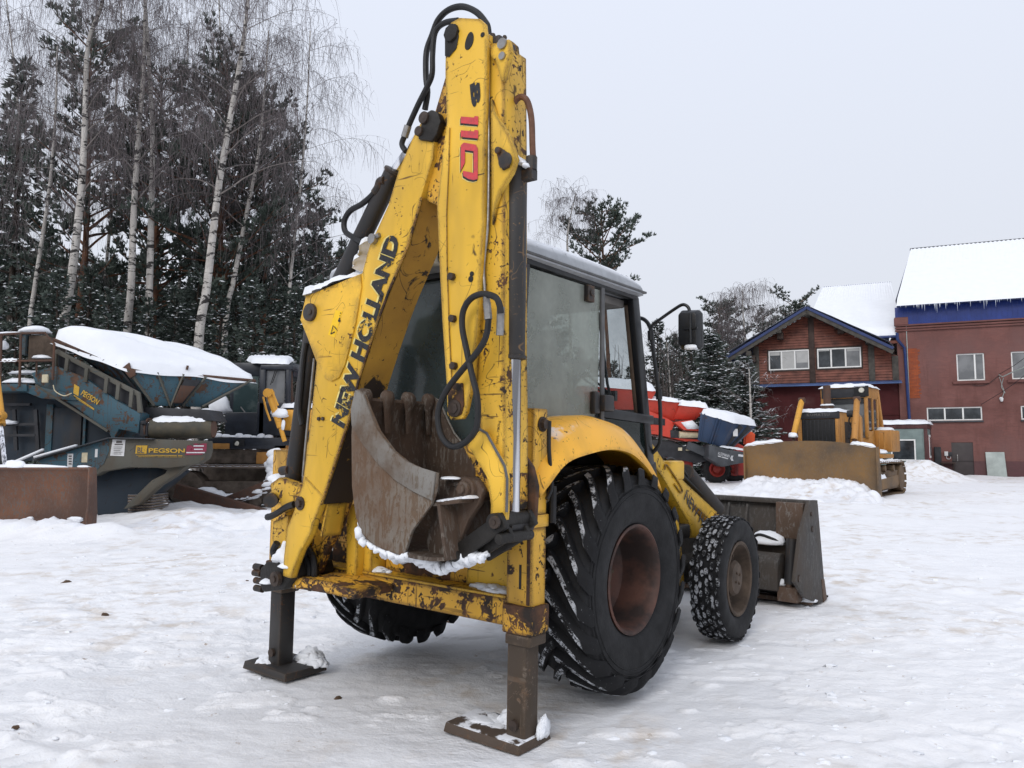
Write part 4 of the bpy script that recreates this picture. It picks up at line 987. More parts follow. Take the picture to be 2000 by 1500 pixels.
for Ye in (YE-.03, YE+.20):
    m = MB(); m.prism(tr([(958, 90), (971, 82), (980, 78), (994, 76), (998, 100), (990, 130), (983, 160), (978, 158), (968, 120), (958, 110)], Ye), (0, .03, 0)); m.obj('top_ear', 'yellow', EX, .006)
    m = MB(); m.prism(tr([(958, 190), (968, 222), (994, 264), (1009, 309), (1000, 336), (976, 375), (967, 402), (960, 440)], Ye), (0, .03, 0)); m.obj('cylinder_ear', 'yellow' if Ye < YE else 'yellow_bare', EX, .006)
m = MB()
for (x, y, r_) in ((982, 86, .028), (982, 110, .020)): a = K.Y(x, y, YE-.03); m.cyl(a+V(0, .01, 0), a+V(0, -.012, 0), r_); 
m.obj('bushing', 'steel', EX)
m = MB(); m.prism([q+V(0, -.012, 0) for q in tr([(970, 292), (978, 288), (990, 296), (999, 312), (996, 328), (984, 334), (976, 318)], YE-.03)], (0, .013, 0)); a = K.Y(975, 295, YE-.04); m.cyl(a, a+V(0, -.02, 0), .018); a = K.Y(988, 314, YE-.04); m.cyl(a, a+V(0, -.012, 0), .042); m.obj('pin_keeper', 'black_paint', EX, .005)
m = MB(); q = K.Y(1003, 306, YE+.05)
for i in range(5): m.blob(q+V(.022*i-.02, .03, -.018*i+.01), .022, .05, .020, i, flat=.3)
m.obj('snow', 'snow', EX)
m = MB(); a = K.Y(968, 70, YE+.05); m.box(a.x-.04, a.x+.05, YE+.02, YE+.17, a.z-.10, a.z-.015); m.cyl(a+V(-.02, 0, -.015), a+V(-.02, 0, .02), .016); m.cyl(a+V(.03, .04, -.015), a+V(.03, .04, .012), .013); m.obj('valve_block', 'black_paint', EX, .012)
near = [(938, 838), (950, 848), (985, 912), (989, 935), (988, 1000), (985, 1036), (956, 1032), (958, 985), (950, 932), (925, 890), (912, 868)]
m = MB(); m.prism(tr(near, YE-.035), (0, .034, 0)); m.obj('end_plate', 'yellow', EX, .006)
m = MB(); m.tube([q+V(.005, -.004, 0) for q in tr([(936, 838), (950, 846), (985, 910), (990, 935), (989, 1000)], YE-.03)], .007, 6); m.obj('weld_bead', 'seal_grey', EX)
m = MB(); m.prism(tr([(1013, 876), (1038, 912), (1047, 950), (1043, 1025), (1030, 1036), (1002, 1030), (1002, 905)], YE+.21), (0, .034, 0)); m.obj('end_plate', 'yellow_black', EX, .006)
m = MB(); m.prism(tr([(938, 842), (985, 912), (985, 985), (950, 960), (905, 875)], YE+.0), (0, .20, 0)); m.obj('nose', 'yellow_bare', EX, .006)
# bucket cylinder
YC = YE+.10
a = K.Y(1008, 322, YC); b = K.Y(1003, 694, YC); c_ = K.Y(1000, 1010, YC)
m = MB(); m.cyl(a, b, .060); m.lathe([(.06, 0), (.066, .002), (.066, .02), (.05, .024), (.03, .024)], b, (b-a), 28); m.lathe([(.058, -.04), (.05, .0), (.03, .03), (0, .03)], a, (a-b), 28); paint('cyl_black', (.018, .017, .017), .62, dark=(.13, .085, .05), rust=(.22, .13, .06), dirt=.5, rough=.5, sc=1.2, edge=.2)
bc = m.obj('bucket_cylinder', 'cyl_black', BH, 0)
m = MB(); m.cyl(b, c_, .040, sides=28); m.obj('rod', 'chrome', bc)
m = MB(); m.cyl(c_+V(0, -.07, -.04), c_+V(0, .13, -.04), .055); m.box(c_.x-.05, c_.x+.05, c_.y-.05, c_.y+.05, c_.z-.08, c_.z+.02); m.obj('rod_eye', 'black_paint', bc, .01)
m = MB(); q = K.Y(1038, 325, YC); m.cyl(q+V(0, 0, -.02), q+V(0, 0, .05), .030, sides=8); m.box(q.x-.05, q.x+.02, q.y-.025, q.y+.025, q.z-.07, q.z-.02); q = K.Y(982, 660, YC-.02); m.cyl(q+V(-.01, 0, .0), q+V(.04, 0, 0), .03); m.cyl(q+V(-.005, 0, 0), q+V(-.008, 0, .09), .02); m.obj('fitting', 'black_paint', bc)
m = MB(); m.tube(tr([(1000, 235), (1000, 214), (1006, 198), (1018, 189), (1030, 198), (1038, 232), (1040, 285), (1042, 322)], YC), .0165, 10, smooth=5); m.obj('hose', 'hose_brown', bc)
m = MB(); m.tube(tr([(978, 612), (976, 597), (968, 581), (944, 574), (920, 583), (905, 607), (903, 640), (911, 682), (920, 724), (932, 775), (933, 820), (926, 845), (907, 865), (884, 872), (866, 858), (857, 832), (857, 799), (872, 763), (899, 727), (932, 688), (949, 658), (954, 622), (951, 600)], YD-.06), .0165, 10, smooth=5); m.obj('hose', 'hose', BH)
m = MB(); m.tube(tr([(978, 600), (977, 640), (976, 655)], YD-.05), .019, 10); m.tube(tr([(951, 592), (953, 612), (954, 624)], YD-.06), .020, 10); m.tube(tr([(950, 575), (951, 595)], YD-.05), .018, 10); m.obj('hose_ferrule', 'steel', BH)
m = MB(); m.tube(tr([(955, 75), (953, 55), (949, 45), (931, 24), (904, 13), (877, 19), (856, 39), (844, 69), (833, 102), (832, 150), (835, 180), (830, 214)], YB+.10), .018, 10, smooth=5); m.obj('hose', 'hose', BH)
m = MB(); m.tube(tr([(895, 40), (868, 45), (850, 63), (845, 105), (844, 144), (835, 168), (817, 204), (802, 237), (791, 264), (785, 282), (793, 296)], YB+.06), .0165, 10, smooth=5); m.obj('hose', 'hose', BH)
m = MB(); m.cyl(K.Y(797, 246, YB+.055), K.Y(790, 268, YB+.055), .022); m.cyl(K.Y(955, 72, YB+.09), K.Y(955, 100, YB+.07), .02); m.obj('hose_ferrule', 'steel', BH)
text_mesh('SWL-780kg', K.Y(975, 868, YE), K.Y(979, 822, YE), K.Y(970, 845, YE)-K.Y(978, 845, YE), 'print_black', 'lettering', EX, (0, -.002, 0), height=.02)

# ---- digging bucket
BK = bpy.data.objects.new('digging_bucket', None); COL.objects.link(BK); BK.parent = BH
YK = YB-.17; WK = .60
side = [(697, 760), (690, 790), (686, 850), (687, 950), (695, 1011), (708, 1044), (734, 1067), (788, 1087), (804, 1037), (842, 985), (850, 960), (853, 924), (820, 914), (795, 902), (768, 880), (740, 842), (722, 800), (712, 772)]
for y0 in (YK, YK+WK-.02):
    q = tr(side, YK); m = MB(); m.prism([v+V(0, y0-YK, 0) for v in q], (0, .02, 0)); m.obj('side_plate', 'bucket_side' if y0 == YK else 'bucket_in', BK, .003)
    cut = [(697, 762), (688, 800), (690, 832), (710, 866), (740, 905), (775, 938), (810, 960), (847, 978), (853, 922), (820, 912), (795, 900), (768, 878), (740, 840), (722, 798), (712, 770)]
    q = tr(cut, YK); m = MB(); m.prism([v+V(0, y0-YK-(.014 if y0 == YK else -.021), 0) for v in q], (0, .013, 0)); m.obj('side_cutter', 'cutter', BK, .004)
sh = catmull(tr([(698, 775), (690, 800), (686, 850), (687, 950), (695, 1011), (708, 1044), (734, 1067), (788, 1087), (835, 1096), (868, 1096)], YK), 3)
m = MB(); cen = tr([(780, 960)], YK)[0]; rows = []
for off in (0, .022):
    pts = [v+(cen-v).normalized()*off for v in sh]
    rows.append(pts)
loop = rows[0]+rows[1][::-1]; m.loft([v+V(0, .004, 0) for v in loop], [v+V(0, WK-.004, 0) for v in loop]); m.obj('shell', 'bucket_in', BK, 0)
bp = tr([(868, 1096), (893, 1010), (853, 985)], YK); m = MB(); m.plate([bp[0]+V(0, .01, 0), bp[0]+V(0, WK-.01, 0), bp[2]+V(0, WK-.01, 0), bp[2]+V(0, .01, 0)], .02); m.obj('back_plate', 'bucket_in', BK, .002)
tq = tr([(698, 775)], YK)[0]; td = V(-.06, 0, 1).normalized(); tn = V(1, 0, .06).normalized()
for k in range(4):
    y = YK+.045+k*(WK-.09)/3; m = MB(); rnd = random.Random(k); w2 = .048+rnd.uniform(-.004, .004)
    rows = []
    for s_, th, hw in ((-.20, .002, .022), (-.13, .008, .026), (-.055, .016, .030), (-.03, .040, w2*.8), (.005, .052, w2), (.022, .048, w2*.95), (.038, .034, w2*.75), (.046, .012, w2*.5)):
        c0 = tq+td*s_+V(0, y-tq.y, 0)+tn*.010
        rows.append([c0+tn*th*math.cos(a_)*.8+V(0, hw*math.sin(a_), 0)+td*rnd.uniform(-.004, .004) for a_ in [2*math.pi*j/10 for j in range(10)]])
    m.grid(rows, True); m.f.append(tuple(range(len(m.v)-10, len(m.v)))); m.obj('tooth', 'bucket_in', BK, 0, smooth=60)
ear = [(850, 938), (905, 931), (934, 940), (944, 957), (935, 985), (915, 1015), (900, 1055), (893, 1097), (868, 1102), (845, 1092), (828, 1062), (846, 1000)]
for y0 in (YK+.13, YK+.42):
    q = tr(ear, YK+.13); m = MB(); m.prism([v+V(0, y0-YK-.13, 0) for v in q], (0, .045, 0)); m.obj('hinge_ear', 'bucket_in', BK, .012)
m = MB(); a = K.Y(916, 955, YK+.13); m.cyl(a+V(0, -.03, 0), a+V(0, .40, 0), .055); m.cyl(a+V(0, -.055, 0), a+V(0, -.03, 0), .042, sides=8); m.cyl(a+V(0, -.075, 0), a+V(0, -.055, 0), .024, sides=8)
m.obj('hinge_pin', 'bucket_in', BK, .006)
m = MB(); a = K.Y(872, 1055, YK+.13); m.cyl(a+V(0, -.004, 0), a+V(0, .0, 0), .026); m.obj('pin_hole', 'grease', BK)
m = MB(); q = tr([(851, 985), (905, 978)], YK+.05); m.beam(q[0]+V(0, .12, 0), q[1]+V(0, .12, 0), .30, .02); q = tr([(853, 940), (905, 936)], YK+.05); m.beam(q[0]+V(0, .2, -.02), q[1]+V(0, .2, -.02), .26, .02); m.obj('cross_plate', 'bucket_in', BK, .004)
m = MB(); q = tr([(852, 981), (900, 974)], YK+.02)
for i in range(5): m.blob(q[0].lerp(q[1], i/4)+V(0, .07, .0), .025, .07, .014, i, flat=.2)
q = K.Y(880, 935, YK+.1); m.blob(q, .06, .05, .012, 8, flat=.2)
pth = [(700, 1020), (704, 1045), (715, 1062), (735, 1074), (760, 1084), (788, 1092), (800, 1085), (812, 1088), (830, 1098), (850, 1106), (868, 1112), (885, 1104), (902, 1095), (920, 1092), (940, 1090), (952, 1085)]
rnd = random.Random(77)
def rag(pts, r_, seed, sx=1.0):
    """ragged band of frozen snow hanging along an edge"""
    P_ = catmull(pts, 6); rr_ = random.Random(seed); P_ = [q+V(rr_.uniform(-.006, .006), rr_.uniform(-.012, .012), rr_.uniform(-.012, .012)) for q in P_]
    n_ = len(P_); ns = [rr_.uniform(.55, 1.45) for _ in range(n_)]; sb = MB(); sb.tube(P_, lambda t_: r_*ns[int(t_*(n_-1))]*min(1, .3+8*t_, .3+8*(1-t_)), 9); m.add(sb.v, sb.f)
rag([K.Y(x, y-3, YK+.015) for x, y in pth[:7]], .020, 1); rag([K.Y(x, y-2, YK+.13) for x, y in pth[6:]], .027, 2); rag([K.Y(x, y-6, YK+.20) for x, y in pth[2:]], .030, 3); rag([K.Y(x, y-4, YK+.34) for x, y in pth[3:15]], .036, 4)
m.obj('snow', 'snow', BK)
# tipping linkage
m = MB()
for dy in (0, .24):
    a, b = K.Y(986, 1015, YE-.05), K.Y(893, 1082, YE-.05); m.beam(a+V(0, dy, 0), b+V(0, dy, 0), .035, .085, (0, 0, 1))
    a2, b2 = K.Y(1000, 1040, YE), K.Y(915, 1092, YE); m.beam(a2+V(0, dy*.6, 0), b2+V(0, dy*.6, 0), .03, .06)
for (x, y, r_) in ((968, 1018, .04), (980, 1052, .026), (893, 1085, .03)): a = K.Y(x, y, YE-.06); m.cyl(a+V(0, -.03, 0), a+V(0, .24, 0), r_)
m.obj('tipping_link', 'grease', BH, .008)
m = MB(); a = K.Y(968, 1020, YE-.09); m.cyl(a, a+V(0, -.015, 0), .03); m.cyl(a+V(0, -.015, 0), a+V(0, -.02, 0), .012); m.obj('link_boss', 'bolt', BH)

# ================================================================== BACKGROUND MATERIALS
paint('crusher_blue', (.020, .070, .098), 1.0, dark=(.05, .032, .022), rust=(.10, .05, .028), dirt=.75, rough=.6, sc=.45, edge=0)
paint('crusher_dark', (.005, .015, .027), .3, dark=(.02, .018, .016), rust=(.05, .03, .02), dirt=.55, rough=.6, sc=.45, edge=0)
paint('crusher_mud', (.075, .072, .058), .5, dark=(.03, .05, .06), rust=(.11, .07, .04), dirt=.6, rough=.7, sc=.45, edge=0)
paint('dozer_ochre', (.42, .19, .035), .35, dark=(.09, .05, .03), dirt=.6, rough=.55, sc=.5, edge=0)
paint('dozer_yellow', (.62, .30, .03), .2, dark=(.09, .05, .03), dirt=.4, rough=.5, sc=.5, edge=0)
paint('screen_red', (.58, .055, .030), .12, dark=(.12, .03, .02), dirt=.22, rough=.45, sc=.4, edge=0)
paint('screen_blue', (.012, .035, .085), .2, dark=(.04, .04, .045), dirt=.35, rough=.5, sc=.4, edge=0)
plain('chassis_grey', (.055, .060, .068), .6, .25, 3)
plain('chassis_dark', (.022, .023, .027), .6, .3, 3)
plain('track_steel', (.135, .105, .082), .7, .4, 5, bump=.4)
plain('track_snow', (.13, .10, .08), .75, .4, 5, bump=.4, snow=1.2)
plain('dozer_cab_black', (.024, .028, .037), .35, .3, 4, bump=.05)
plain('grille', (.012, .012, .013), .7, .3, 20)
plain('orange', (.75, .09, .02), .5, .1, 4)
t = NT('window_dark'); nz = t.noise(1.3, 4, .6); t.set(t.mix(t.ramp(nz, .4, .6), (.016, .020, .024), (.05, .058, .066)), .06, 0, .5)
t = NT('window_grey'); nz = t.noise(1.1, 3, .6); t.set(t.mix(t.ramp(nz, .4, .6), (.13, .135, .14), (.20, .205, .21)), .10, 0, .5)
plain('blind', (.42, .42, .41), .7, .08, 3, bump=0)
plain('pvc', (.74, .74, .72), .4, .06, 4, bump=0)

def quad_prism(F, pts, dy, name, mat, par, bevel=.01):
    m = MB(); m.prism([F.Y(x, y, d) for x, y, d in pts], (0, dy, 0)); return m.obj(name, mat, par, bevel)

# ================================================================== RUSTY BLADE AT THE LEFT EDGE
FB = Frame((-9.9, 14.35, 0), R(-2))
BL_ = thing('dozer_blade', 'wide rusty brown bulldozer blade with snow along its lower edge, beside the blue crusher', 'dozer blade', FB)
xr = FB.Y(187, 980, 0).x-.17; zt = FB.Y(120, 914, 0).z
m = MB(); pr = [(.0, -.1), (.10, .12), (.17, .42), (.17, .75), (.10, 1.05), (.0, zt)]
th = [(y+.05, z) for y, z in pr]
m.prism([(-3.2, y, z) for y, z in pr]+[(-3.2, y, z) for y, z in th[::-1]], (xr+3.2, 0, 0)); m.obj('moldboard', 'blade_rust', BL_, .006, smooth=20)
m = MB(); m.prism([(xr-.002, y, z) for y, z in ((-.03, -.1), (-.03, .34), (.0, .5), (-.01, zt+.02), (.22, zt), (.3, .5), (.3, -.1))], (.035, 0, 0)); m.obj('end_plate', 'blade_rust', BL_, .006)
m = MB(); m.box(-3.2, xr, -.035, -.002, -.1, .30); m.obj('cutting_edge', 'blade_rust', BL_, .006)
m = MB(); m.box(-3.2, xr, -.012, .09, zt-.03, zt+.012); m.obj('top_rail', 'blade_rust', BL_, .006)
m = snow_quad([(-3.2, -.01, zt+.012), (xr-.35, -.01, zt+.012), (xr-.35, .09, zt+.012), (-3.2, .09, zt+.012)], .05, 40, 4, 3, .0); q = FB.Y(30, 905, .05); m.blob((q.x, .06, zt+.01), .22, .09, .13, 3, flat=.1); m.blob((xr-.12, .05, zt+.01), .14, .05, .04, 4, flat=.1); m.obj('snow', 'snow', BL_)
rnd = random.Random(3); m = MB()
for i in range(70):
    x = xr-.15-rnd.random()**1.3*2.6; z = .06+rnd.random()*.30*(1-.5*rnd.random())
    m.blob((x, -.045 if z < .3 else .02, z), rnd.uniform(.04, .16), .028, rnd.uniform(.015, .06), i, 8, 5, .3, 1)
for i in range(26):
    x = xr-i*.13-.02; m.blob((x, -.10, -.05), .14, .11, .17+.10*rnd.random(), i+99, 9, 6, .35, .2)
m.obj('snow', 'snow', BL_)
m = MB(); m.cyl(FB.Y(2, 830, .9), FB.Y(-14, 700, 1.4), .085); c_ = m.obj('lift_cylinder', 'dozer_yellow', BL_)
m = MB(); m.cyl(FB.Y(2, 832, .9), FB.Y(11, 915, .45), .045); m.obj('rod', 'chrome', c_)
m = MB(); q = FB.Y(3, 812, .9); m.cyl(q+V(0, -.12, 0), q+V(0, .05, 0), .09); m.obj('trunnion', 'dozer_yellow', c_, .01)
m = MB(); m.beam((-1.6, .15, .3), (-1.9, 3.2, .5), .25, .35); m.obj('push_arm', 'arm_rust', BL_, .02)

# ================================================================== BLUE CRUSHER
FC = Frame((-8.5, 18.0, 0), 0)
CR = thing('rock_crusher', 'blue tracked rock crusher with snow heaped over its tapered hopper', 'crusher', FC)
def cp(px, py, d): return FC.Y(px, py, d)
# hopper
A = cp(105, 664, -.3); B = cp(252, 722, -.3); Cc = cp(497, 744, 1.6); Dd = A+(Cc-B)
a = cp(170, 705, .2); b = cp(303, 792, .1); c = cp(398, 795, .9); d = a+(c-b)
HO = bpy.data.objects.new('hopper', None); COL.objects.link(HO); HO.parent = CR
def panel(name, pts, mat, t=.03): return MB().plate(pts, t).obj(name, mat, HO, .004)
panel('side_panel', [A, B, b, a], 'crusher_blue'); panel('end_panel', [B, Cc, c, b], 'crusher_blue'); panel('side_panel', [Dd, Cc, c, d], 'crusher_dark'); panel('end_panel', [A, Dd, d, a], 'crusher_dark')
for k in range(1, 6):
    u = k/6; m = MB(); m.beam(A.lerp(B, u)+V(0, -.03, 0), a.lerp(b, u)+V(0, -.03, 0), .05, .06, (0, 1, 0)); m.obj('rib', 'crusher_dark', HO)
for u0, u1 in ((.0, .0), (.22, .33), (.42, .34), (.60, .58), (.98, .98)):
    m = MB(); m.beam(B.lerp(Cc, u0)+V(0, -.04, 0), b.lerp(c, u1)+V(0, -.04, 0), .04, .10, (0, 1, 0)); m.obj('rib', 'crusher_mud', HO)
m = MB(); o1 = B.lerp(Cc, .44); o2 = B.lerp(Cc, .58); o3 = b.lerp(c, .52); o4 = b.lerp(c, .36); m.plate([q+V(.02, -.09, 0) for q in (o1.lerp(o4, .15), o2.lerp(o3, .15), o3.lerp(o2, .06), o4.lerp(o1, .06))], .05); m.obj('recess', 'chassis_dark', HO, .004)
m = MB(); m.plate([q+V(.02, -.125, 0) for q in (o1.lerp(o4, .35), o2.lerp(o3, .35), o3.lerp(o2, .10), o4.lerp(o1, .10))], .04); m.obj('ladder_box', 'arm_rust', HO, .004)
m = MB(); m.tube([A, B, Cc, Dd], .05, 6); m.obj('rim', 'arm_rust', HO)
m = MB(); q = B+V(0, -.06, 0); m.prism([q+V(-.14, 0, .03), q+V(.02, 0, .16), q+V(.06, 0, .02), q+V(.16, 0, .0), q+V(.17, 0, -.14), q+V(.05, 0, -.20)], (0, .05, 0)); m.obj('torn_edge', 'arm_rust', HO, .004)
# snow heap: one sheet over the hopper, two humps
def heap():
    m = MB(); rows = []; nu, nv = 34, 20; rnd = random.Random(5); ph = [(rnd.uniform(0, 6), rnd.uniform(.6, 2.5), rnd.uniform(.6, 2.5)) for _ in range(6)]
    for j in range(nv+1):
        row = []
        for i in range(nu+1):
            u, v = i/nu, j/nv; p = (B.lerp(A, v)).lerp(Cc.lerp(Dd, v), u)
            e = min(1, 7*min(u, 1-u, v, 1-v)); e = math.sqrt(1-(1-e)**2)
            n_ = sum(math.sin(q+k*6.3*u+l*6.3*v) for q, k, l in ph)/6
            h = .20*e+(.34+.10*n_)*e*max(0, 1-((v-.62)/.5)**2)*max(.35, 1-u*.75)+.10*n_*e
            out = (p-(A+B+Cc+Dd)/4); out.z = 0; out = out.normalized()*.08*(1 if e < .98 else 0)
            row.append(p+out+V(0, 0, h+.03-(.10+.05*n_ if e < .05 else 0)))
        rows.append(row)
    m.grid(rows); return m
heap().obj('snow', 'snow', HO, 0, smooth=70)
m = MB()
for (x, y) in ((222, 664), (250, 668), (365, 722)): q = cp(x, y, .5); m.cyl(q, q+V(.02, 0, .10), .03, sides=6)
m.obj('stake', 'arm_rust', HO)
# inclined conveyor with openings
CV = bpy.data.objects.new('conveyor', None); COL.objects.link(CV); CV.parent = CR
P = lambda x, y, d=-.45: cp(x, y, d)
m = MB(); m.prism([P(*p) for p in ((62, 728), (108, 714), (166, 738), (224, 780), (274, 808), (270, 846), (232, 838), (220, 862), (211, 842), (140, 790), (70, 752))], (0, .9, 0)); m.obj('lower_beam', 'crusher_blue', CV, .01)
m = MB(); m.prism([P(*p) for p in ((104, 684), (112, 682), (272, 766), (277, 806), (268, 806), (266, 773), (110, 691), (109, 716), (103, 716))], (0, .08, 0)); m.obj('upper_beam', 'crusher_mud', CV, .006)
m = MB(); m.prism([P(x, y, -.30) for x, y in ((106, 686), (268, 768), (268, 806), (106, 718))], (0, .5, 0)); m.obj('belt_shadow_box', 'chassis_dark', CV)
for x in (131, 169, 208, 231, 257):
    y0 = 688+(x-110)*.487; y1 = 713+(x-110)*.557
    m = MB(); m.prism([P(x-3.5, y0, -.50), P(x+3, y0+2, -.50), P(x, y1+1, -.50), P(x-6.5, y1-1, -.50)], (0, .06, 0)); m.obj('post', 'crusher_mud', CV, .003)
m = MB(); m.beam(P(70, 752, -.47), P(211, 842, -.47), .06, .05); m.obj('edge_strip', 'crusher_mud', CV)
A_ = P(146, 770, -.46); B_ = P(186, 797, -.46); U_ = P(153, 752, -.46)-P(146, 770, -.46)
m = MB(); m.prism([P(x, y, -.458) for x, y in ((145, 750), (155, 756), (153, 774), (143, 768))], (0, .004, 0)); m.obj('badge', 'print_yellow', CV)
text_mesh('PEGSON', P(157, 771, -.463), P(189, 791, -.463), V(0, 0, 1), 'print_yellow', 'lettering', CV, (0, 0, 0), height=.13, font_bold=.03)
m = MB(); m.beam(P(144, 772, -.462), P(184, 799, -.462), .006, .02, (0, 0, 1)); m.beam(P(144, 775, -.462), P(184, 801, -.462), .006, .01, (0, 0, 1)); m.obj('underline', 'print_yellow', CV)
# feed belt roller under the hopper
m = MB(); r0, r1 = cp(293, 838, -.2), cp(414, 838, .15); m.cyl(r0, r1, .22, sides=24)
plain('belt', (.040, .038, .030), .7, .5, 5, col2=(.09, .075, .05))
ro = m.obj('belt_roller', 'belt', CR)
m = MB(); m.cyl(r0+V(-.03, 0, 0), r0, .26, sides=20); m.cyl(r1, r1+V(.05, 0, 0), .20, sides=20); m.obj('end_flange', 'arm_rust', ro)
m = snow_quad([r0+V(.02, -.16, .17), r1+V(0, -.16, .17), r1+V(0, .35, .22), r0+V(.02, .35, .22)], .10, 20, 6, 4, .03); m.obj('snow', 'snow', ro)
m = MB(); m.prism([cp(x, y, 0) for x, y in ((284, 795), (405, 800), (416, 822), (300, 822), (272, 808))], (0, .9, 0)); m.obj('belt_frame', 'chassis_dark', CR, .01)
m = MB(); q = cp(284, 834, -.35); m.box(q.x-.10, q.x+.08, -.42, -.25, q.z-.22, q.z+.10); m.cyl(q+V(.0, -.1, .05), q+V(0, -.1, .14), .06); m.obj('motor', 'chassis_dark', CR, .02)
# lower tray
m = MB(); tray = [(70, 897), (215, 855), (404, 861), (405, 880), (400, 896), (386, 906), (330, 914), (250, 913), (200, 921), (182, 930), (120, 930), (80, 915)]
m.prism([cp(x, y, -.65) for x, y in tray], (0, .35, 0)); tr2 = m.obj('lower_tray', 'crusher_mud', CR, .02)
m = MB(); m.prism([cp(x, y, -.66) for x, y in ((72, 900), (212, 858), (213, 880), (203, 905), (186, 920), (100, 918))], (0, .009, 0)); m.obj('blue_panel', 'crusher_blue', tr2)
m = MB(); m.beam(cp(68, 897, -.7), cp(216, 855, -.7), .18, .02); m.beam(cp(216, 855, -.7), cp(300, 857, -.7), .16, .02); m.obj('edge_strip', 'chassis_grey', tr2)
m = MB(); m.beam(cp(68, 893, -.70), cp(150, 870, -.70), .10, .05); m.beam(cp(20, 906, -.5), cp(85, 878, -.5), .08, .05); m.obj('snow', 'snow', tr2)
m = MB(); m.prism([cp(x, y, -.664) for x, y in ((220, 858), (245, 859), (242, 891), (215, 890))], (0, .008, 0)); nt_ = m.obj('notice', 'paper', tr2)
m = MB()
q0 = cp(224, 868, -.67); q1 = cp(240, 868, -.67)
m.beam(q0, q1, .004, .025); m.beam(cp(227, 863, -.67), cp(238, 863, -.67), .004, .05)
for k in range(5): m.beam(cp(222, 873+3.4*k, -.67), cp(239-(k % 3)*2, 873+3.4*k, -.67), .004, .010)
m.obj('print', 'print_dirty', nt_, split=False)
m = MB(); m.prism([cp(x, y, -.664) for x, y in ((132, 886), (143, 886), (141, 913), (131, 912))], (0, .004, 0)); n2 = m.obj('notice', 'paper', tr2)
m = MB()
for k in range(4): m.beam(cp(134, 891+5*k, -.67), cp(140, 891+5*k, -.67), .004, .03)
m.obj('print', 'print_dirty', n2, split=False)
m = MB(); m.prism([cp(x, y, -.664) for x, y in ((160, 884), (171, 884), (170, 903), (159, 903))], (0, .004, 0)); m.obj('data_plate', 'cream', tr2)
m = MB(); m.prism([cp(x, y, -.664) for x, y in ((186, 877), (191, 877), (190, 893), (185, 893))], (0, .004, 0)); m.obj('data_plate', 'paper', tr2)
m = MB(); m.prism([cp(x, y, -.664) for x, y in ((266, 870), (288, 870), (286, 886), (264, 886))], (0, .008, 0)); m.obj('badge', 'print_yellow', tr2)
text_mesh('BL', cp(268, 885, -.668), cp(281, 885, -.668), V(0, 0, 1), 'print_dirty', 'lettering', tr2, (0, 0, 0), height=.13, font_bold=.02)
text_mesh('PEGSON', cp(290, 884, -.668), cp(361, 885, -.668), V(0, 0, 1), 'print_yellow', 'lettering', tr2, (0, 0, 0), height=.10, font_bold=.03)
m = MB(); m.beam(cp(266, 889, -.668), cp(360, 890, -.668), .004, .012); m.beam(cp(270, 892, -.668), cp(360, 892.5, -.668), .004, .008); m.obj('underline', 'print_yellow', tr2)
decal('print_magenta', (.22, .02, .05), .35, 6)
m = MB(); m.prism([cp(x, y, -.664) for x, y in ((366, 866), (404, 866), (402, 888), (362, 889))], (0, .008, 0)); m.obj('sticker', 'print_magenta', tr2)
for k, (x0, x1) in enumerate(((378, 398), (379, 396), (364, 400))):
    m = MB(); m.beam(cp(x0, 871+6.5*k, -.669), cp(x1, 871+6.5*k, -.669), .004, .025); m.obj('print', 'print_white', tr2)
# underbody, leg, track
m = MB(); m.prism([cp(x, y, -.2) for x, y in ((185, 918), (330, 913), (345, 922), (300, 960), (262, 1000), (190, 1010))], (0, .8, 0)); m.obj('underbody', 'crusher_dark', CR, .03)
m = MB(); m.prism([cp(x, y, -.5) for x, y in ((300, 912), (372, 904), (340, 930), (310, 948), (270, 985), (240, 995), (248, 985), (296, 938), (322, 925), (326, 918))], (0, .3, 0)); m.obj('leg', 'crusher_mud', CR, .02)
for k in range(7):
    m = MB(); q = cp(276, 968+5.5*k, -.15); m.box(q.x-.28, q.x+.30, -.22, .6, q.z-.02, q.z+.022); m.obj('track_shoe', 'track_snow', CR, .004)
m = MB(); q = cp(270, 985, 0); m.box(-3.2, q.x+.25, .0, .7, .1, .85); m.box(-3.2, q.x, -.1, .0, .25, .7); m.obj('track_frame', 'track_steel', CR, .05)
# body left of the hopper
m = MB(); m.prism([cp(x, y, .1) for x, y in ((-60, 762), (95, 768), (160, 775), (215, 845), (215, 885), (150, 900), (-60, 900))], (0, 2.0, 0)); m.obj('body', 'crusher_dark', CR, .02)
m = MB(); m.box(cp(92, 800, .05).x, cp(105, 800, .05).x, .02, .10, cp(100, 885, .05).z, cp(100, 790, .05).z); m.box(cp(165, 800, .05).x, cp(170, 800, .05).x, .02, .10, cp(100, 885, .05).z, cp(100, 800, .05).z); m.obj('post', 'crusher_blue', CR, .01)
m = MB(); m.box(cp(105, 800, .05).x, cp(160, 800, .05).x, .05, .098, cp(100, 880, .05).z, cp(100, 796, .05).z); m.obj('door_panel', 'crusher_dark', CR, .01)
m = MB()
for (x0, y0, x1, y1) in ((0, 790, 60, 790), (10, 830, 75, 828), (0, 850, 70, 850), (70, 800, 75, 880), (28, 800, 32, 880)): m.beam(cp(x0, y0, -.05), cp(x1, y1, -.05), .08, .06, (0, 1, 0) if x1-x0 < 10 else (0, 0, 1))
m.obj('pipework', 'chassis_dark', CR, split=False)
m = MB(); m.box(cp(0, 840, -.2).x, cp(28, 840, -.2).x, -.25, -.05, cp(0, 828, -.2).z, cp(0, 822, -.2).z); q = cp(14, 828, -.2); m.blob(q, .14, .1, .10, 1, flat=.1); m.obj('snow', 'snow', CR)
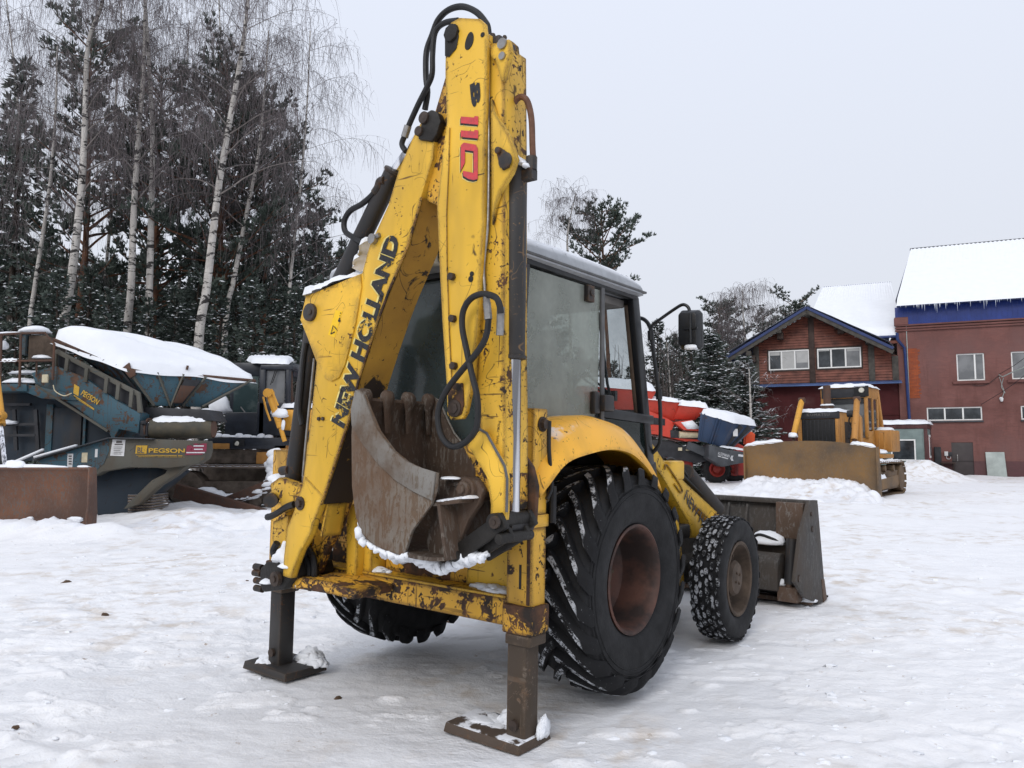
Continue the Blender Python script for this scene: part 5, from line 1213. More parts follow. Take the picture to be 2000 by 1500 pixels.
# walkway with rail
WK_ = bpy.data.objects.new('walkway', None); COL.objects.link(WK_); WK_.parent = CR
m = MB(); m.prism([cp(x, y, -.55) for x, y in ((-60, 750), (52, 749), (52, 764), (-60, 765))], (0, .9, 0)); m.prism([cp(x, y, -.5) for x, y in ((50, 750), (100, 760), (140, 770), (150, 782), (80, 778), (50, 766))], (0, .6, 0)); m.obj('deck', 'crusher_blue', WK_, .01)
m = MB(); q = cp(38, 749, -.3); m.blob(q+V(0, .1, 0), .50, .38, .14, 2, 16, 7, .12, .05); q = cp(55, 730, -.1); m.blob(q, .42, .3, .08, 5, flat=.1); q = cp(85, 700, -.2); m.blob(q, .24, .2, .08, 6, flat=.1); m.obj('snow', 'snow', WK_)
m = MB(); m.prism([cp(x, y, -.25) for x, y in ((56, 655), (88, 655), (104, 668), (103, 704), (54, 704))], (0, .5, 0)); m.obj('brown_box', 'rim_mud', WK_, .02)
m = MB(); q = cp(70, 650, -.1); m.blob(q, .38, .32, .16, 7, 16, 7, .1, .15); q = cp(20, 652, -.3); m.blob(q, .36, .12, .05, 8, flat=.3); m.obj('snow', 'snow', WK_)
m = MB()
rl = [cp(-20, 655, -.55), cp(40, 651, -.55), cp(88, 650, -.55), cp(106, 672, -.55), cp(103, 742, -.55)]
m.tube(rl, .028, 8); m.tube([cp(-20, 706, -.55), cp(103, 704, -.55)], .026, 8)
for x in (3, 41): m.tube([cp(x, 652, -.55), cp(x-3, 755, -.55)], .028, 8)
m.tube([cp(72, 705, -.5), cp(71, 735, -.5)], .02, 6); m.obj('rail', 'arm_rust', WK_)
m = snow_quad([cp(0, 705, -.58), cp(36, 704, -.58), cp(36, 704, -.5), cp(0, 705, -.5)], .05, 8, 3, 2, .01); m.blob(cp(8, 675, -.4), .09, .08, .12, 4, flat=.8); m.obj('snow', 'snow', WK_)
m = MB(); q = cp(88, 739, -.6); m.box(q.x-.07, q.x+.07, -.62, -.56, q.z-.10, q.z+.09); m.obj('switch_box', 'cream', WK_, .02)
m = MB(); q = cp(50, 672, -.2); m.box(q.x-.08, q.x+.06, -.3, -.1, q.z-.26, q.z+.3); m.obj('blue_post', 'crusher_blue', WK_, .02)
m = MB(); m.tube([cp(104, 752, -.58), (cp(108, 764, -.58)), cp(125, 773, -.58), cp(140, 768, -.58)], .012, 6, smooth=5); m.obj('cable', 'cream', WK_)

# ================================================================== DARK-CAB DOZER BEHIND THE CRUSHER
FD = Frame((-6.6, 21.0, 0), 0)
DZ = thing('tracked_dozer', 'tracked bulldozer with black cab and yellow lift cylinders parked behind the blue crusher', 'bulldozer', FD)
dp = lambda x, y, d=0: FD.Y(x, y, d)
m = MB()
def bx(x0, y0, x1, y1, d0, d1): a_ = dp(x0, y1, d0); b_ = dp(x1, y0, d0); m.box(a_.x, b_.x, d0, d1, a_.z, b_.z)
bx(446, 708, 575, 735, .5, 2.2); bx(446, 708, 460, 852, .5, .6); bx(503, 716, 519, 852, .1, .25); bx(556, 716, 567, 790, .1, .25); bx(438, 805, 520, 852, .15, 1.8); bx(500, 785, 575, 852, .1, 2.0); bx(508, 712, 572, 722, .08, 2.0); m.obj('cab', 'dozer_cab_black', DZ, .03)
t = NT('window_teal'); nz = t.noise(1.6, 4, .6); t.set(t.mix(t.ramp(nz, .4, .6), (.035, .055, .058), (.11, .14, .14)), .08, 0, .5)  # pane colour lightened to stand in for a reflection
m = MB(); bx(455, 735, 505, 812, .5, .53); m.obj('door_window', 'window_teal', DZ)
m = MB(); bx(519, 724, 557, 788, .2, .23); m.obj('front_window', 'window_grey', DZ)
m = MB(); bx(474, 775, 500, 835, .60, .8); m.obj('seat', 'grille', DZ, .03)
m = MB(); m.tube([dp(470, 795, .4), dp(498, 830, .4), dp(470, 829, .4)], .02, 6); m.obj('grab_rail', 'steel', DZ)
m = MB(); m.tube([dp(538, 722, .1), dp(528, 752, .1)], .012, 5); m.tube([dp(542, 720, .1), dp(532, 748, .1)], .012, 5); m.obj('wiper', 'grille', DZ)
m = MB(); m.cyl(dp(567, 790, .5), dp(565, 722, .5), .09); m.obj('exhaust', 'arm_rust', DZ)
m = snow_quad([dp(492, 708, .1), dp(564, 710, .1), dp(575, 702, 2.0), dp(480, 702, 2.0)], .14, 16, 8, 3, .04); m.obj('snow', 'snow', DZ)
m = MB(); bx(405, 855, 560, 877, -.1, 1.6); m.obj('side_deck', 'dozer_cab_black', DZ, .02)
m = MB(); bx(405, 866, 448, 877, -.13, -.1); bx(500, 883, 535, 906, -.1, .8); bx(535, 870, 560, 930, -.1, .8); m.obj('body_panel', 'dozer_ochre', DZ, .01)
m = MB(); bx(400, 878, 556, 905, .1, 1.6); bx(395, 900, 590, 985, .35, 1.5); m.obj('hull', 'track_steel', DZ, .02)
m = MB(); bx(455, 858, 477, 872, -.14, -.1); lm = m.obj('lamp_box', 'grille', DZ, .01)
m = MB(); m.blob(dp(463, 866, -.14), .06, .02, .06, 1, flat=1); m.obj('lamp', 'lamp_glass', lm)
m = MB(); q = dp(429, 800, .5); m.blob(q, .36, .3, .42, 4, amp=.2, flat=.3); m.blob(dp(405, 803, .4), .2, .2, .08, 4, flat=.2)
for i in range(9): m.blob(dp(412+14*i, 853+.2*i, -.02), .14, .10, .05+.03*((i*5) % 3), i, flat=.2)
m.obj('snow', 'snow', DZ)
m = MB(); m.cyl(dp(528, 775, -.6), dp(548, 835, -.6), .09); m.cyl(dp(548, 835, -.6), dp(556, 862, -.6), .06); q = dp(525, 768, -.6); m.cyl(q+V(0, -.12, 0), q+V(0, .12, 0), .12); lc = m.obj('lift_cylinder', 'dozer_yellow', DZ)
m = MB(); m.tube([dp(514, 775, -.7), dp(520, 800, -.7), dp(528, 822, -.7)], .03, 6); m.tube([dp(530, 760, -.7), dp(536, 775, -.7), dp(543, 792, -.7)], .03, 6, smooth=4); m.obj('hydraulic_pipe', 'dozer_yellow', lc)
m = MB(); m.blob(dp(546, 810, -.6), .24, .16, .17, 3, amp=.2, flat=.5); m.blob(dp(553, 830, -.65), .05, .05, .14, 5, flat=1); m.obj('snow', 'snow', lc)
m = MB(); bx(552, 800, 620, 840, -.4, 1.2); m.obj('hood', 'dozer_yellow', DZ, .03)
m = snow_quad([dp(548, 795, -.4), dp(620, 795, -.4), dp(620, 795, .9), dp(548, 795, .9)], .10, 10, 6, 3); m.obj('snow', 'snow', DZ)
# track with shoes
TK = bpy.data.objects.new('track', None); COL.objects.link(TK); TK.parent = DZ
c0 = dp(370, 965, -.4); c1 = dp(560, 960, -.4); zt_ = dp(450, 912, -.4).z; rr = (zt_)/2
path = []
n = 40
for i in range(n):
    t_ = i/n; L = c1.x-c0.x; per = 2*L+2*math.pi*rr; s_ = t_*per
    if s_ < L: p = (c0.x+s_, zt_, 0)
    elif s_ < L+math.pi*rr: a_ = (s_-L)/rr; p = (c1.x+rr*math.sin(a_), rr+rr*math.cos(a_), a_)
    elif s_ < 2*L+math.pi*rr: p = (c1.x-(s_-L-math.pi*rr), 0, math.pi)
    else: a_ = (s_-2*L-math.pi*rr)/rr; p = (c0.x-rr*math.sin(a_), rr-rr*math.cos(a_), math.pi+a_)
    path.append(p)
mb = MB(); mb.box(-.115, .115, -.30, .30, -.03, .02); mb.box(-.10, -.07, -.30, .30, .02, .06); sm = mb.mesh('track_shoe', .006); sm.materials.append(MAT['track_snow'])
for x, z, an in path:
    o = bpy.data.objects.new('track_shoe', sm); COL.objects.link(o); o.parent = TK; o.location = (x, -.4, z); o.rotation_euler = (0, an, 0)
m = MB(); m.prism([(c0.x-.3, -.55, .45), (c0.x, -.55, .75), (c1.x, -.55, .75), (c1.x, -.55, .2), (c0.x, -.55, .15)], (0, .4, 0)); m.obj('track_frame', 'track_steel', TK, .04)
for i in range(5): m = MB(); x = c0.x+.2+i*(c1.x-c0.x-.4)/4; m.cyl((x, -.68, .22), (x, -.5, .22), .16); m.obj('roller', 'track_steel', TK, .02)
m = MB(); m.cyl((c0.x, -.7, rr), (c0.x, -.1, rr), rr-.1, sides=24); m.obj('idler', 'track_steel', TK, .02)
m = MB(); m.beam(dp(345, 958, -1.0), dp(515, 1008, -1.6), .2, .36); m.obj('push_arm', 'arm_rust', DZ, .02)
m = MB(); m.beam(dp(430, 985, -1.0), dp(530, 945, -.9), .16, .26); m.obj('brace_arm', 'arm_rust', DZ, .02)
m = MB()
for i in range(15): u = i/14; m.blob(dp(400+135*u, 958+20*math.sin(u*3.1)-26*u*u+8*u, -.85), .22, .16, .09+.06*((i*7) % 4)/3, i, amp=.3, flat=.4)
for i in range(6): m.blob(dp(530+i*2, 935-i*9, -.8), .14+.02*i, .16, .2, i+30, amp=.25, flat=.8)
m.obj('snow', 'snow', DZ)

# ================================================================== OCHRE DOZER
FO = Frame((9.95, 25.9, 0), R(-38))
OD = thing('ochre_bulldozer', 'ochre bulldozer with a broad dirty blade facing the yard in front of the wooden house', 'bulldozer', FO)
op = lambda x, y, d=0: FO.Y(x, y, d)
prof = [(0, -.1), (.14, .35), (.20, .8), (.14, 1.3)]
tops = [(1453, 871), (1490, 866), (1530, 862), (1565, 861), (1600, 861), (1635, 863), (1660, 866), (1690, 870), (1712, 874)]
m = MB(); rows = []
for x, y in tops:
    q = op(x, y, 0); rows.append([(q.x, a_, z_) for a_, z_ in prof]+[(q.x, 0.0, q.z)])
rows2 = [[(x, y+.06, z) for x, y, z in r] for r in rows]
n_ = len(prof)+1
m.grid(rows); m.grid(rows2); m.grid([[r[-1] for r in rows], [r[-1] for r in rows2]]); m.obj('blade', 'blade_ochre', OD, 0, smooth=40)
xR = rows[-1][0][0]; xL = rows[0][0][0]; zR = rows[-1][-1][2]
for xx in (xL, xR): m = MB(); m.prism([(xx-.02, -.04, -.1), (xx-.02, -.04, zR+.02), (xx-.02, .16, zR+.02), (xx-.02, .34, .8), (xx-.02, .38, -.1)], (.05, 0, 0)); m.obj('end_bit', 'blade_ochre', OD, .006)
m = snow_quad([rows[0][-1], rows[2][-1], V(rows2[2][-1])+V(0, .05, 0), V(rows2[0][-1])+V(0, .05, 0)], .10, 12, 4, 2, .01); m.obj('snow', 'snow', OD)
m = snow_quad([rows[6][-1], rows[8][-1], V(rows2[8][-1])+V(0, .05, 0), V(rows2[6][-1])+V(0, .05, 0)], .09, 10, 4, 4, .01); m.obj('snow', 'snow', OD)
# hood and radiator
a_ = op(1560, 863, 1.6); b_ = op(1638, 803, 1.6)
m = MB(); m.box(a_.x, b_.x, 1.6, 3.6, .6, b_.z); m.obj('hood', 'dozer_ochre', OD, .05)
m = MB(); m.box(a_.x-.02, b_.x+.03, 1.53, 1.62, op(1600, 818, 1.55).z, b_.z-.0); hd = m.obj('header', 'chassis_dark', OD, .02)
q0g = op(1567, 861, 1.56); q1g = op(1631, 818, 1.56); m = MB(); q0 = q0g.copy(); q1 = q1g.copy(); m.box(q0.x, q1.x, 1.56, 1.6, q0.z-.3, q1.z); gr = m.obj('grille', 'grille', OD, .01)
m = MB(); m.box(a_.x, q0.x, 1.53, 1.6, .8, q1.z); m.box(q1.x, b_.x, 1.53, 1.6, .8, q1.z); m.obj('grille_side', 'dozer_ochre', OD, .02)
decal('print_greyish', (.16, .15, .14), .3, 6)
text_mesh('KOMATSU', op(1576, 813, 1.525), op(1620, 812.5, 1.525), V(0, 0, 1), 'print_greyish', 'lettering', OD, (0, -.004, 0), height=.10, space=1.15)
m = snow_quad([(a_.x-.05, 1.5, b_.z), (b_.x+.05, 1.5, b_.z), (b_.x+.05, 3.3, b_.z), (a_.x-.05, 3.3, b_.z)], .12, 14, 10, 5, .04); m.obj('snow', 'snow', OD)
m = MB(); e0 = op(1616, 795, 2.4); m.cyl(V(e0.x, 2.4, b_.z), V(e0.x, 2.4, op(1616, 753, 2.4).z), .13); m.cyl(V(e0.x, 2.4, b_.z), V(e0.x, 2.4, b_.z+.25), .22); m.obj('exhaust', 'arm_rust', OD)
m = MB(); m.blob((e0.x, 2.4, b_.z+.25), .26, .24, .07, 3, flat=.1); m.obj('snow', 'snow', OD)
# cab
q0 = op(1602, 760, 3.2); q1 = op(1697, 865, 3.2); cx0, cx1 = q0.x, q1.x; cz1 = op(1650, 756, 3.2).z; cz0 = op(1697, 855, 3.2).z; yb = 4.9
m = MB(); m.box(cx0, cx1, 3.2, yb, cz1-.42, cz1); m.box(cx0, cx1, 3.3, yb, .9, cz0+.25)
for x in (cx0+.06, cx1-.06):
    for y in (3.28, 4.05, yb-.08): m.box(x-.06, x+.06, y-.08, y+.08, cz0, cz1-.3)
m.prism([(cx1-.13, yb, cz1), (cx1-.13, yb+.2, cz1), (cx1-.13, yb+1.0, 1.9), (cx1-.13, yb+.8, 1.9)], (.12, 0, 0)); m.prism([(cx0+.02, yb, cz1), (cx0+.02, yb+.2, cz1), (cx0+.02, yb+1.0, 1.9), (cx0+.02, yb+.8, 1.9)], (.12, 0, 0)); m.obj('cab', 'dozer_ochre', OD, .03)
m = MB(); m.box(cx0+.05, cx1-.05, 3.16, 3.2, cz1-.40, cz1-.05); m.box(cx0+.1, cx1-.1, 3.25, 3.28, cz1-.62, cz1-.42); m.obj('visor', 'chassis_dark', OD, .01)
m = MB(); m.box(cx0+.12, cx1-.12, 3.3, 3.33, cz0, cz1-.42); m.obj('windscreen', 'window_grey', OD)
m = MB(); m.box(cx1-.07, cx1-.04, 3.36, 3.97, cz0+.3, cz1-.45); m.box(cx1-.07, cx1-.04, 4.13, 4.8, cz0+.35, cz1-.45); m.obj('side_window', 'window_dark', OD)
q = op(1682, 762, 3.1); m = MB(); m.box(q.x-.26, q.x+.24, 3.12, 3.16, q.z-.22, q.z+.16); lmp = m.obj('lamp_box', 'grille', OD, .01)
m = MB(); m.lathe([(0, -.05), (.08, -.04), (.10, 0), (.10, .04)], (q.x, 3.12, q.z), (0, 1, 0), 20); m.obj('lamp', 'lamp_glass', lmp)
m = snow_quad([(cx0-.06, 3.1, cz1), (cx1+.06, 3.1, cz1), (cx1+.06, yb+.1, cz1), (cx0-.06, yb+.1, cz1)], .13, 16, 12, 7, .03); m.obj('snow', 'snow', OD)
m = MB(); m.box(cx1-.2, cx1+.55, 4.2, 5.6, 1.5, 2.3); m.box(cx0-.5, cx0+.2, 4.2, 5.6, 1.5, 2.3); m.obj('tank', 'dozer_ochre', OD, .05)
m = MB(); m.blob((cx1+.2, 4.8, 2.3), .35, .5, .12, 3, flat=.1); m.blob((cx1+.1, 3.3, 1.45), .45, .5, .16, 5, flat=.1); m.obj('snow', 'snow', OD)
m = MB(); m.box(cx1-.3, cx1+.6, 2.6, 4.2, 1.28, 1.42); m.box(cx0-.6, cx0+.3, 2.6, 4.2, 1.28, 1.42); m.obj('mudguard', 'dozer_ochre', OD, .02)
for s_, (x0, y0, x1, y1) in ((0, (1549, 855, 1566, 782)), (1, (1668, 868, 1674, 780))):
    m = MB(); p0, p1 = op(x0, y0, .55), op(x1, y1, 1.35); m.cyl(p0.lerp(p1, .1), p1, .10); cyo = m.obj('lift_cylinder', 'dozer_yellow' if s_ == 0 else 'dozer_ochre', OD)
    m = MB(); m.cyl(p1+V(-.1, 0, 0), p1+V(.1, 0, 0), .10); m.cyl(p0+V(0, 0, -.3), p0.lerp(p1, .12), .06); m.obj('knuckle', 'arm_rust', cyo)
    if s_ == 0: m = MB(); m.blob(p0+V(0, 0, .05), .17, .16, .13, 3, flat=.4); m.obj('snow', 'snow', cyo)
m = MB(); m.prism([op(x, y, 1.1) for x, y in ((1660, 865), (1664, 815), (1672, 805), (1680, 815), (1682, 868))], (0, .3, 0)); m.obj('cylinder_yoke', 'dozer_ochre', OD, .02)
m = MB(); m.box(b_.x-.02, b_.x+.25, 1.6, 2.2, .8, 1.6); q = op(1662, 808, 1.3); m.cyl(q+V(-.12, 0, 0), q+V(.1, 0, 0), .12); m.obj('side_gear', 'chassis_dark', OD, .02)
for k in range(9): m = MB(); x = q0g.x+.06+(q1g.x-q0g.x-.12)*k/8; m.box(x-.012, x+.012, 1.545, 1.56, 1.0, q1g.z-.02); m.obj('grille_bar', 'chassis_dark', OD, .003)
for k in range(6): m = MB(); m.box(b_.x+.0, b_.x+.02, 2.3+.16*k, 2.38+.16*k, 1.35, b_.z-.35); m.obj('louvre', 'chassis_dark', OD, .003)
m = MB(); m.box(b_.x, b_.x+.015, 1.75, 2.2, 1.1, b_.z-.25); m.obj('side_panel', 'dozer_ochre', OD, .01)
m = MB(); m.tube([(cx1+.45, 2.7, 1.42), (cx1+.45, 2.7, 2.2), (cx1+.45, 3.5, 2.2), (cx1+.45, 3.5, 1.42)], .022, 6); m.obj('hand_rail', 'dozer_ochre', OD)
m = MB(); m.tube([op(1664, 806, 1.25), op(1658, 822, 1.2), op(1663, 838, 1.1), op(1658, 856, .9)], .03, 6, smooth=5); m.obj('hose', 'hose', OD)
m = MB(); m.tube([op(1552, 846, .7), op(1558, 822, 1.0), op(1562, 800, 1.3)], .028, 6, smooth=5); m.obj('hose', 'hose', OD)
m = MB(); m.box(cx1+.55, cx1+.56, 4.3, 5.0, 1.6, 2.2); m.obj('tank_door', 'dozer_ochre', OD, .01)
def od_track(cx):
    T = bpy.data.objects.new('track', None); COL.objects.link(T); T.parent = OD
    y0, y1, zt_ = 1.25, 5.0, 1.12; rr = zt_/2; L = y1-y0; n = 38; per = 2*L+2*math.pi*rr
    for i in range(n):
        s_ = i/n*per
        if s_ < L: p = (y0+s_, zt_, 0)
        elif s_ < L+math.pi*rr: a2 = (s_-L)/rr; p = (y1+rr*math.sin(a2), rr+rr*math.cos(a2), a2)
        elif s_ < 2*L+math.pi*rr: p = (y1-(s_-L-math.pi*rr), 0, math.pi)
        else: a2 = (s_-2*L-math.pi*rr)/rr; p = (y0-rr*math.sin(a2), rr-rr*math.cos(a2), math.pi+a2)
        o = bpy.data.objects.new('track_shoe', shoe2); COL.objects.link(o); o.parent = T; o.location = (cx, p[0], p[1]); o.rotation_euler = (-p[2], 0, 0)
    m = MB(); m.prism([(cx-.2, y0-.2, .55), (cx-.2, y0+.3, .85), (cx-.2, y1, .85), (cx-.2, y1, .2), (cx-.2, y0, .15)], (.4, 0, 0)); m.obj('track_frame', 'arm_ochre', T, .04)
    m = MB(); m.cyl((cx-.26, y0, rr), (cx+.26, y0, rr), rr-.08, sides=24); m.obj('idler', 'arm_ochre', T, .02); m = MB(); m.cyl((cx-.26, y1, rr), (cx+.26, y1, rr), rr-.08, sides=24); m.obj('sprocket', 'arm_ochre', T, .02)
    for yy in (2.3, 3.6): m = MB(); m.cyl((cx-.3, yy, .92), (cx+.3, yy, .92), .12); m.obj('carrier_roller', 'arm_ochre', T, .01)
    m = snow_quad([(cx-.28, y0, zt_+.05), (cx+.30, y0, zt_+.05), (cx+.30, y1, zt_+.05), (cx-.28, y1, zt_+.05)], .07, 6, 30, 3, .01, rough=.8); m.obj('snow', 'snow', T)
bucket_mat('arm_ochre', (.15, .095, .05), (.10, .065, .04), (.12, .10, .08), .1)
mb = MB(); mb.box(-.30, .30, -.11, .11, -.03, .02); mb.box(-.30, .30, -.10, -.07, .02, .07); shoe2 = mb.mesh('track_shoe', .006); shoe2.materials.append(MAT['arm_ochre'])
od_track(xR-.55); od_track(xL+.55)
for xx in (xR-.12, xL+.12): m = MB(); m.beam((xx, .2, .42), (xx, 3.2, .52), .16, .34); m.obj('push_arm', 'blade_ochre', OD, .02)
m = snow_quad([(xR-.7, .4, .5), (xR-.05, .4, .5), (xR-.05, 1.5, .62), (xR-.7, 1.5, .62)], .16, 10, 10, 6, .02); m.obj('snow', 'snow', OD)
m = MB(); m.beam((xR-.75, .3, .9), (xR-.45, 1.6, .45), .14, .16); m.obj('brace_arm', 'arm_ochre', OD, .01)

# ================================================================== RED AND BLUE SCREENERS
def trailer_wheel(par, c, r, wd):
    W = bpy.data.objects.new('wheel', None); COL.objects.link(W); W.parent = par; W.location = c
    m = MB(); m.lathe([(r*.55, -wd/2), (r*.8, -wd/2-.03), (r*.97, -wd/2+.03), (r, -wd/4), (r, wd/4), (r*.97, wd/2-.03), (r*.8, wd/2+.03), (r*.55, wd/2)], (0, 0, 0), (0, 1, 0), 40); m.obj('tyre', 'rubber', W, 0)
    m = MB()
    for k in range(18): a_ = 2*math.pi*k/18; m.beam((r*math.cos(a_), -wd/2, r*math.sin(a_)), (r*math.cos(a_+.22), wd/2, r*math.sin(a_+.22)), .10, .06, (math.cos(a_), 0, math.sin(a_)))
    m.obj('tread', 'rubber', W, 0, split=False)
    m = MB(); m.lathe([(r*.57, -wd/2-.0), (r*.54, -wd/2-.05), (r*.47, -wd/2-.03), (r*.42, -wd/2+.10), (r*.30, -wd/2+.14), (r*.27, -wd/2+.04), (r*.12, -wd/2+.0), (0, -wd/2)], (0, 0, 0), (0, 1, 0), 36); m.obj('rim', 'screen_red2', W, 0)
paint('screen_red2', (.34, .025, .018), .2, dark=(.08, .02, .015), dirt=.3, rough=.5, sc=.5, edge=0)
FS = Frame((9.0, 37.0, 0), 0)
RS = thing('red_screener', 'red wheeled gravel screener with snow on its hoppers, seen past the yellow cab', 'screener', FS)
spx = lambda x, y, d=0: FS.Y(x, y, d)
def rp(pts, d, dy, name, mat, bev=.02): m = MB(); m.prism([spx(x, y, d) for x, y in pts], (0, dy, 0)); return m.obj(name, mat, RS, bev)
rp(((1263, 800), (1305, 818), (1318, 826), (1310, 845), (1372, 848), (1372, 862), (1340, 862), (1280, 848), (1263, 848)), 0, 2.0, 'body', 'screen_red')
def hop(name, rim, bot, dy, d0=0, mat='screen_red'):
    A, B = [spx(x, y, d0) for x, y in rim]; a, b = [spx(x, y, d0+.5) for x, y in bot]; m = MB(); Y_ = V(0, dy, 0); y_ = V(0, dy-.9, 0)
    m.loft([a, b, b+y_, a+y_], [A, B, B+Y_, A+Y_]); return m.obj(name, mat, RS, .01), A, B
h1, A, B = hop('hopper', ((1262, 779), (1328, 786)), ((1262, 812), (1318, 822)), 2.4, -.3)
h1b, A2, B2 = hop('hopper', ((1328, 791), (1384, 797)), ((1316, 819), (1358, 820)), 2.4, -.4)
h2, A3, B3 = hop('hopper', ((1130, 752), (1282, 764)), ((1165, 800), (1262, 800)), 2.8, -.5)
for P_, Q_, th_ in ((A, B, .22), (A2, B2, .30), (A3, B3, .5)):
    m = snow_quad([P_+V(-.05, -.05, 0), Q_+V(.05, -.05, 0), Q_+V(.05, 2.4, 0), P_+V(-.05, 2.4, 0)], th_, 16, 10, int(th_*100), .04, .2); m.obj('snow', 'snow', RS)
for x in (1290, 1342, 1362): m = MB(); m.beam(spx(x, 800, -.12), spx(x-6, 818, .2), .06, .08, (0, 1, 0)); m.obj('rib', 'screen_red', RS)
rp(((1263, 814), (1299, 818), (1299, 831), (1263, 828)), -.02, .04, 'dark_slot', 'chassis_dark', .005)
rp(((1309, 840), (1366, 845), (1362, 858), (1310, 855)), -.03, .05, 'roller_bay', 'chassis_dark', .005)
m = MB(); m.cyl(spx(1326, 849, -.05), spx(1366, 849, -.05), .16); m.obj('roller', 'cream', RS)
m = MB(); m.prism([spx(x, y, -.35) for x, y in ((1316, 824), (1352, 820), (1374, 842), (1336, 840))], (0, .6, 0)); m.obj('hood', 'screen_red', RS, .02)
m = MB(); m.plate([spx(1330, 825, -.37), spx(1352, 821, -.37), spx(1370, 838, -.37), spx(1342, 838, -.37)], .05); m.obj('snow', 'snow', RS)
# chassis and wheels
rp(((1262, 858), (1310, 862), (1370, 885), (1385, 900), (1360, 905), (1300, 892), (1262, 890)), .2, 1.6, 'chassis', 'chassis_dark')
rp(((1345, 862), (1395, 880), (1392, 898), (1340, 876)), -.1, .3, 'drawbar', 'chassis_grey')
m = MB(); m.box(spx(1120, 860, .4).x, spx(1262, 860, .4).x, .3, 1.9, .9, 2.2); m.box(spx(1170, 820, .4).x, spx(1262, 820, .4).x, .2, 2.0, 2.2, spx(1200, 800, 0).z+.1); m.obj('machine_frame', 'chassis_dark', RS, .03)
for x in (1135, 1200): trailer_wheel(RS, (spx(x, 915, .5).x, .5, .66), .68, .5)
for (x0, x1) in ((1305, 1316), (1330, 1352), (1440, 1452)): m = MB(); m.box(spx(x0, 900, .6).x, spx(x1, 900, .6).x, .5, 1.2, .35, 1.35); m.obj('axle_mount', 'screen_red2', RS, .03)
trailer_wheel(RS, (spx(1398, 915, .5).x, .5, .66), .68, .5); q = spx(1432, 915, 2.0); trailer_wheel(RS, (q.x, 2.0, .66), .68, .5)
for x in (1330, 1345): q = spx(x, 866, -.02); m = MB(); m.box(q.x-.10, q.x+.08, .12, .2, q.z-.35, q.z-.2); m.obj('data_plate', 'cream', RS)

BS = thing('blue_screener_hopper', 'dark blue hopper trailer with flat snow cover beside the red screener', 'hopper trailer', FS)
A = spx(1368, 806, -.8); B = spx(1432, 826, -.8); C2 = spx(1478, 832, .6); D2 = A+(C2-B); a = spx(1362, 860, -.5); b = spx(1408, 873, -.5); c2 = spx(1432, 875, .4); d2 = a+(c2-b)
m = MB(); m.loft([a, b, c2, d2], [A, B, C2, D2]); m.obj('hopper', 'screen_blue', BS, .02)
for u in (.12, .52, .62): m = MB(); m.beam(A.lerp(B, u)+V(0, -.03, 0), a.lerp(b, u)+V(0, -.03, 0), .06, .07, (0, 1, 0)); m.obj('rib', 'screen_blue', BS)
for u in (.3, .65): m = MB(); m.beam(B.lerp(C2, u)+V(.03, -.03, -.1), b.lerp(c2, u)+V(.03, -.03, .1), .25, .04, (0, 1, 0)); m.obj('rib', 'chassis_dark', BS)
m = MB(); q = B.lerp(C2, .3).lerp(b.lerp(c2, .3), .35); m.box(q.x-.12, q.x+.10, q.y-.12, q.y-.08, q.z-.2, q.z+.15); m.obj('data_plate', 'paper', BS)
m = snow_quad([B+V(0, -.06, 0), C2+V(.06, 0, 0), D2, A+V(-.05, 0, 0)], .34, 14, 12, 8, .05, .1); m.obj('snow', 'snow', BS)
m = MB(); m.prism([spx(x, y, -.9) for x, y in ((1385, 868), (1420, 878), (1432, 890), (1430, 908), (1412, 912), (1384, 895))], (0, 1.2, 0)); m.prism([spx(x, y, -.9) for x, y in ((1420, 878), (1462, 884), (1462, 902), (1430, 908))], (0, 1.2, 0)); ch = m.obj('conveyor_end', 'chassis_grey', BS, .02)
m = snow_quad([spx(1405, 872, -.85), spx(1455, 880, -.85), spx(1455, 878, .1), spx(1405, 870, .1)], .05, 10, 5, 2, .02); m.obj('snow', 'snow', BS)
text_mesh('KLEEMANN', spx(1402, 888, -.905), spx(1424, 894, -.905), V(0, 0, 1), 'print_white', 'lettering', BS, (0, -.01, 0), height=.14)
m = MB(); m.beam(spx(1402, 890.5, -.91), spx(1422, 896, -.91), .004, .04)
for k in range(2): q = spx(1426.5+2.2*k, 895, -.915); m.prism([q+V(0, 0, 0), q+V(.05, 0, .12), q+V(.09, 0, .12), q+V(.04, 0, 0), q+V(.09, 0, -.12), q+V(.05, 0, -.12)], (0, .004, 0))
m.obj('emblem', 'print_white', BS, split=False)
m = MB(); m.beam(spx(1442, 889, -.905), spx(1455, 891, -.905), .004, .10); m.obj('print', 'print_white', BS)
m = MB(); m.prism([spx(x, y, 1.2) for x, y in ((1458, 846), (1468, 843), (1475, 848), (1474, 866), (1456, 868))], (0, .4, 0)); ob = m.obj('orange_cover', 'orange', BS, .02)
m = MB(); m.prism([spx(x, y, 1.0) for x, y in ((1432, 872), (1440, 865), (1460, 875), (1462, 885), (1440, 882))], (0, .4, 0)); m.obj('red_guard', 'screen_red', BS, .01)

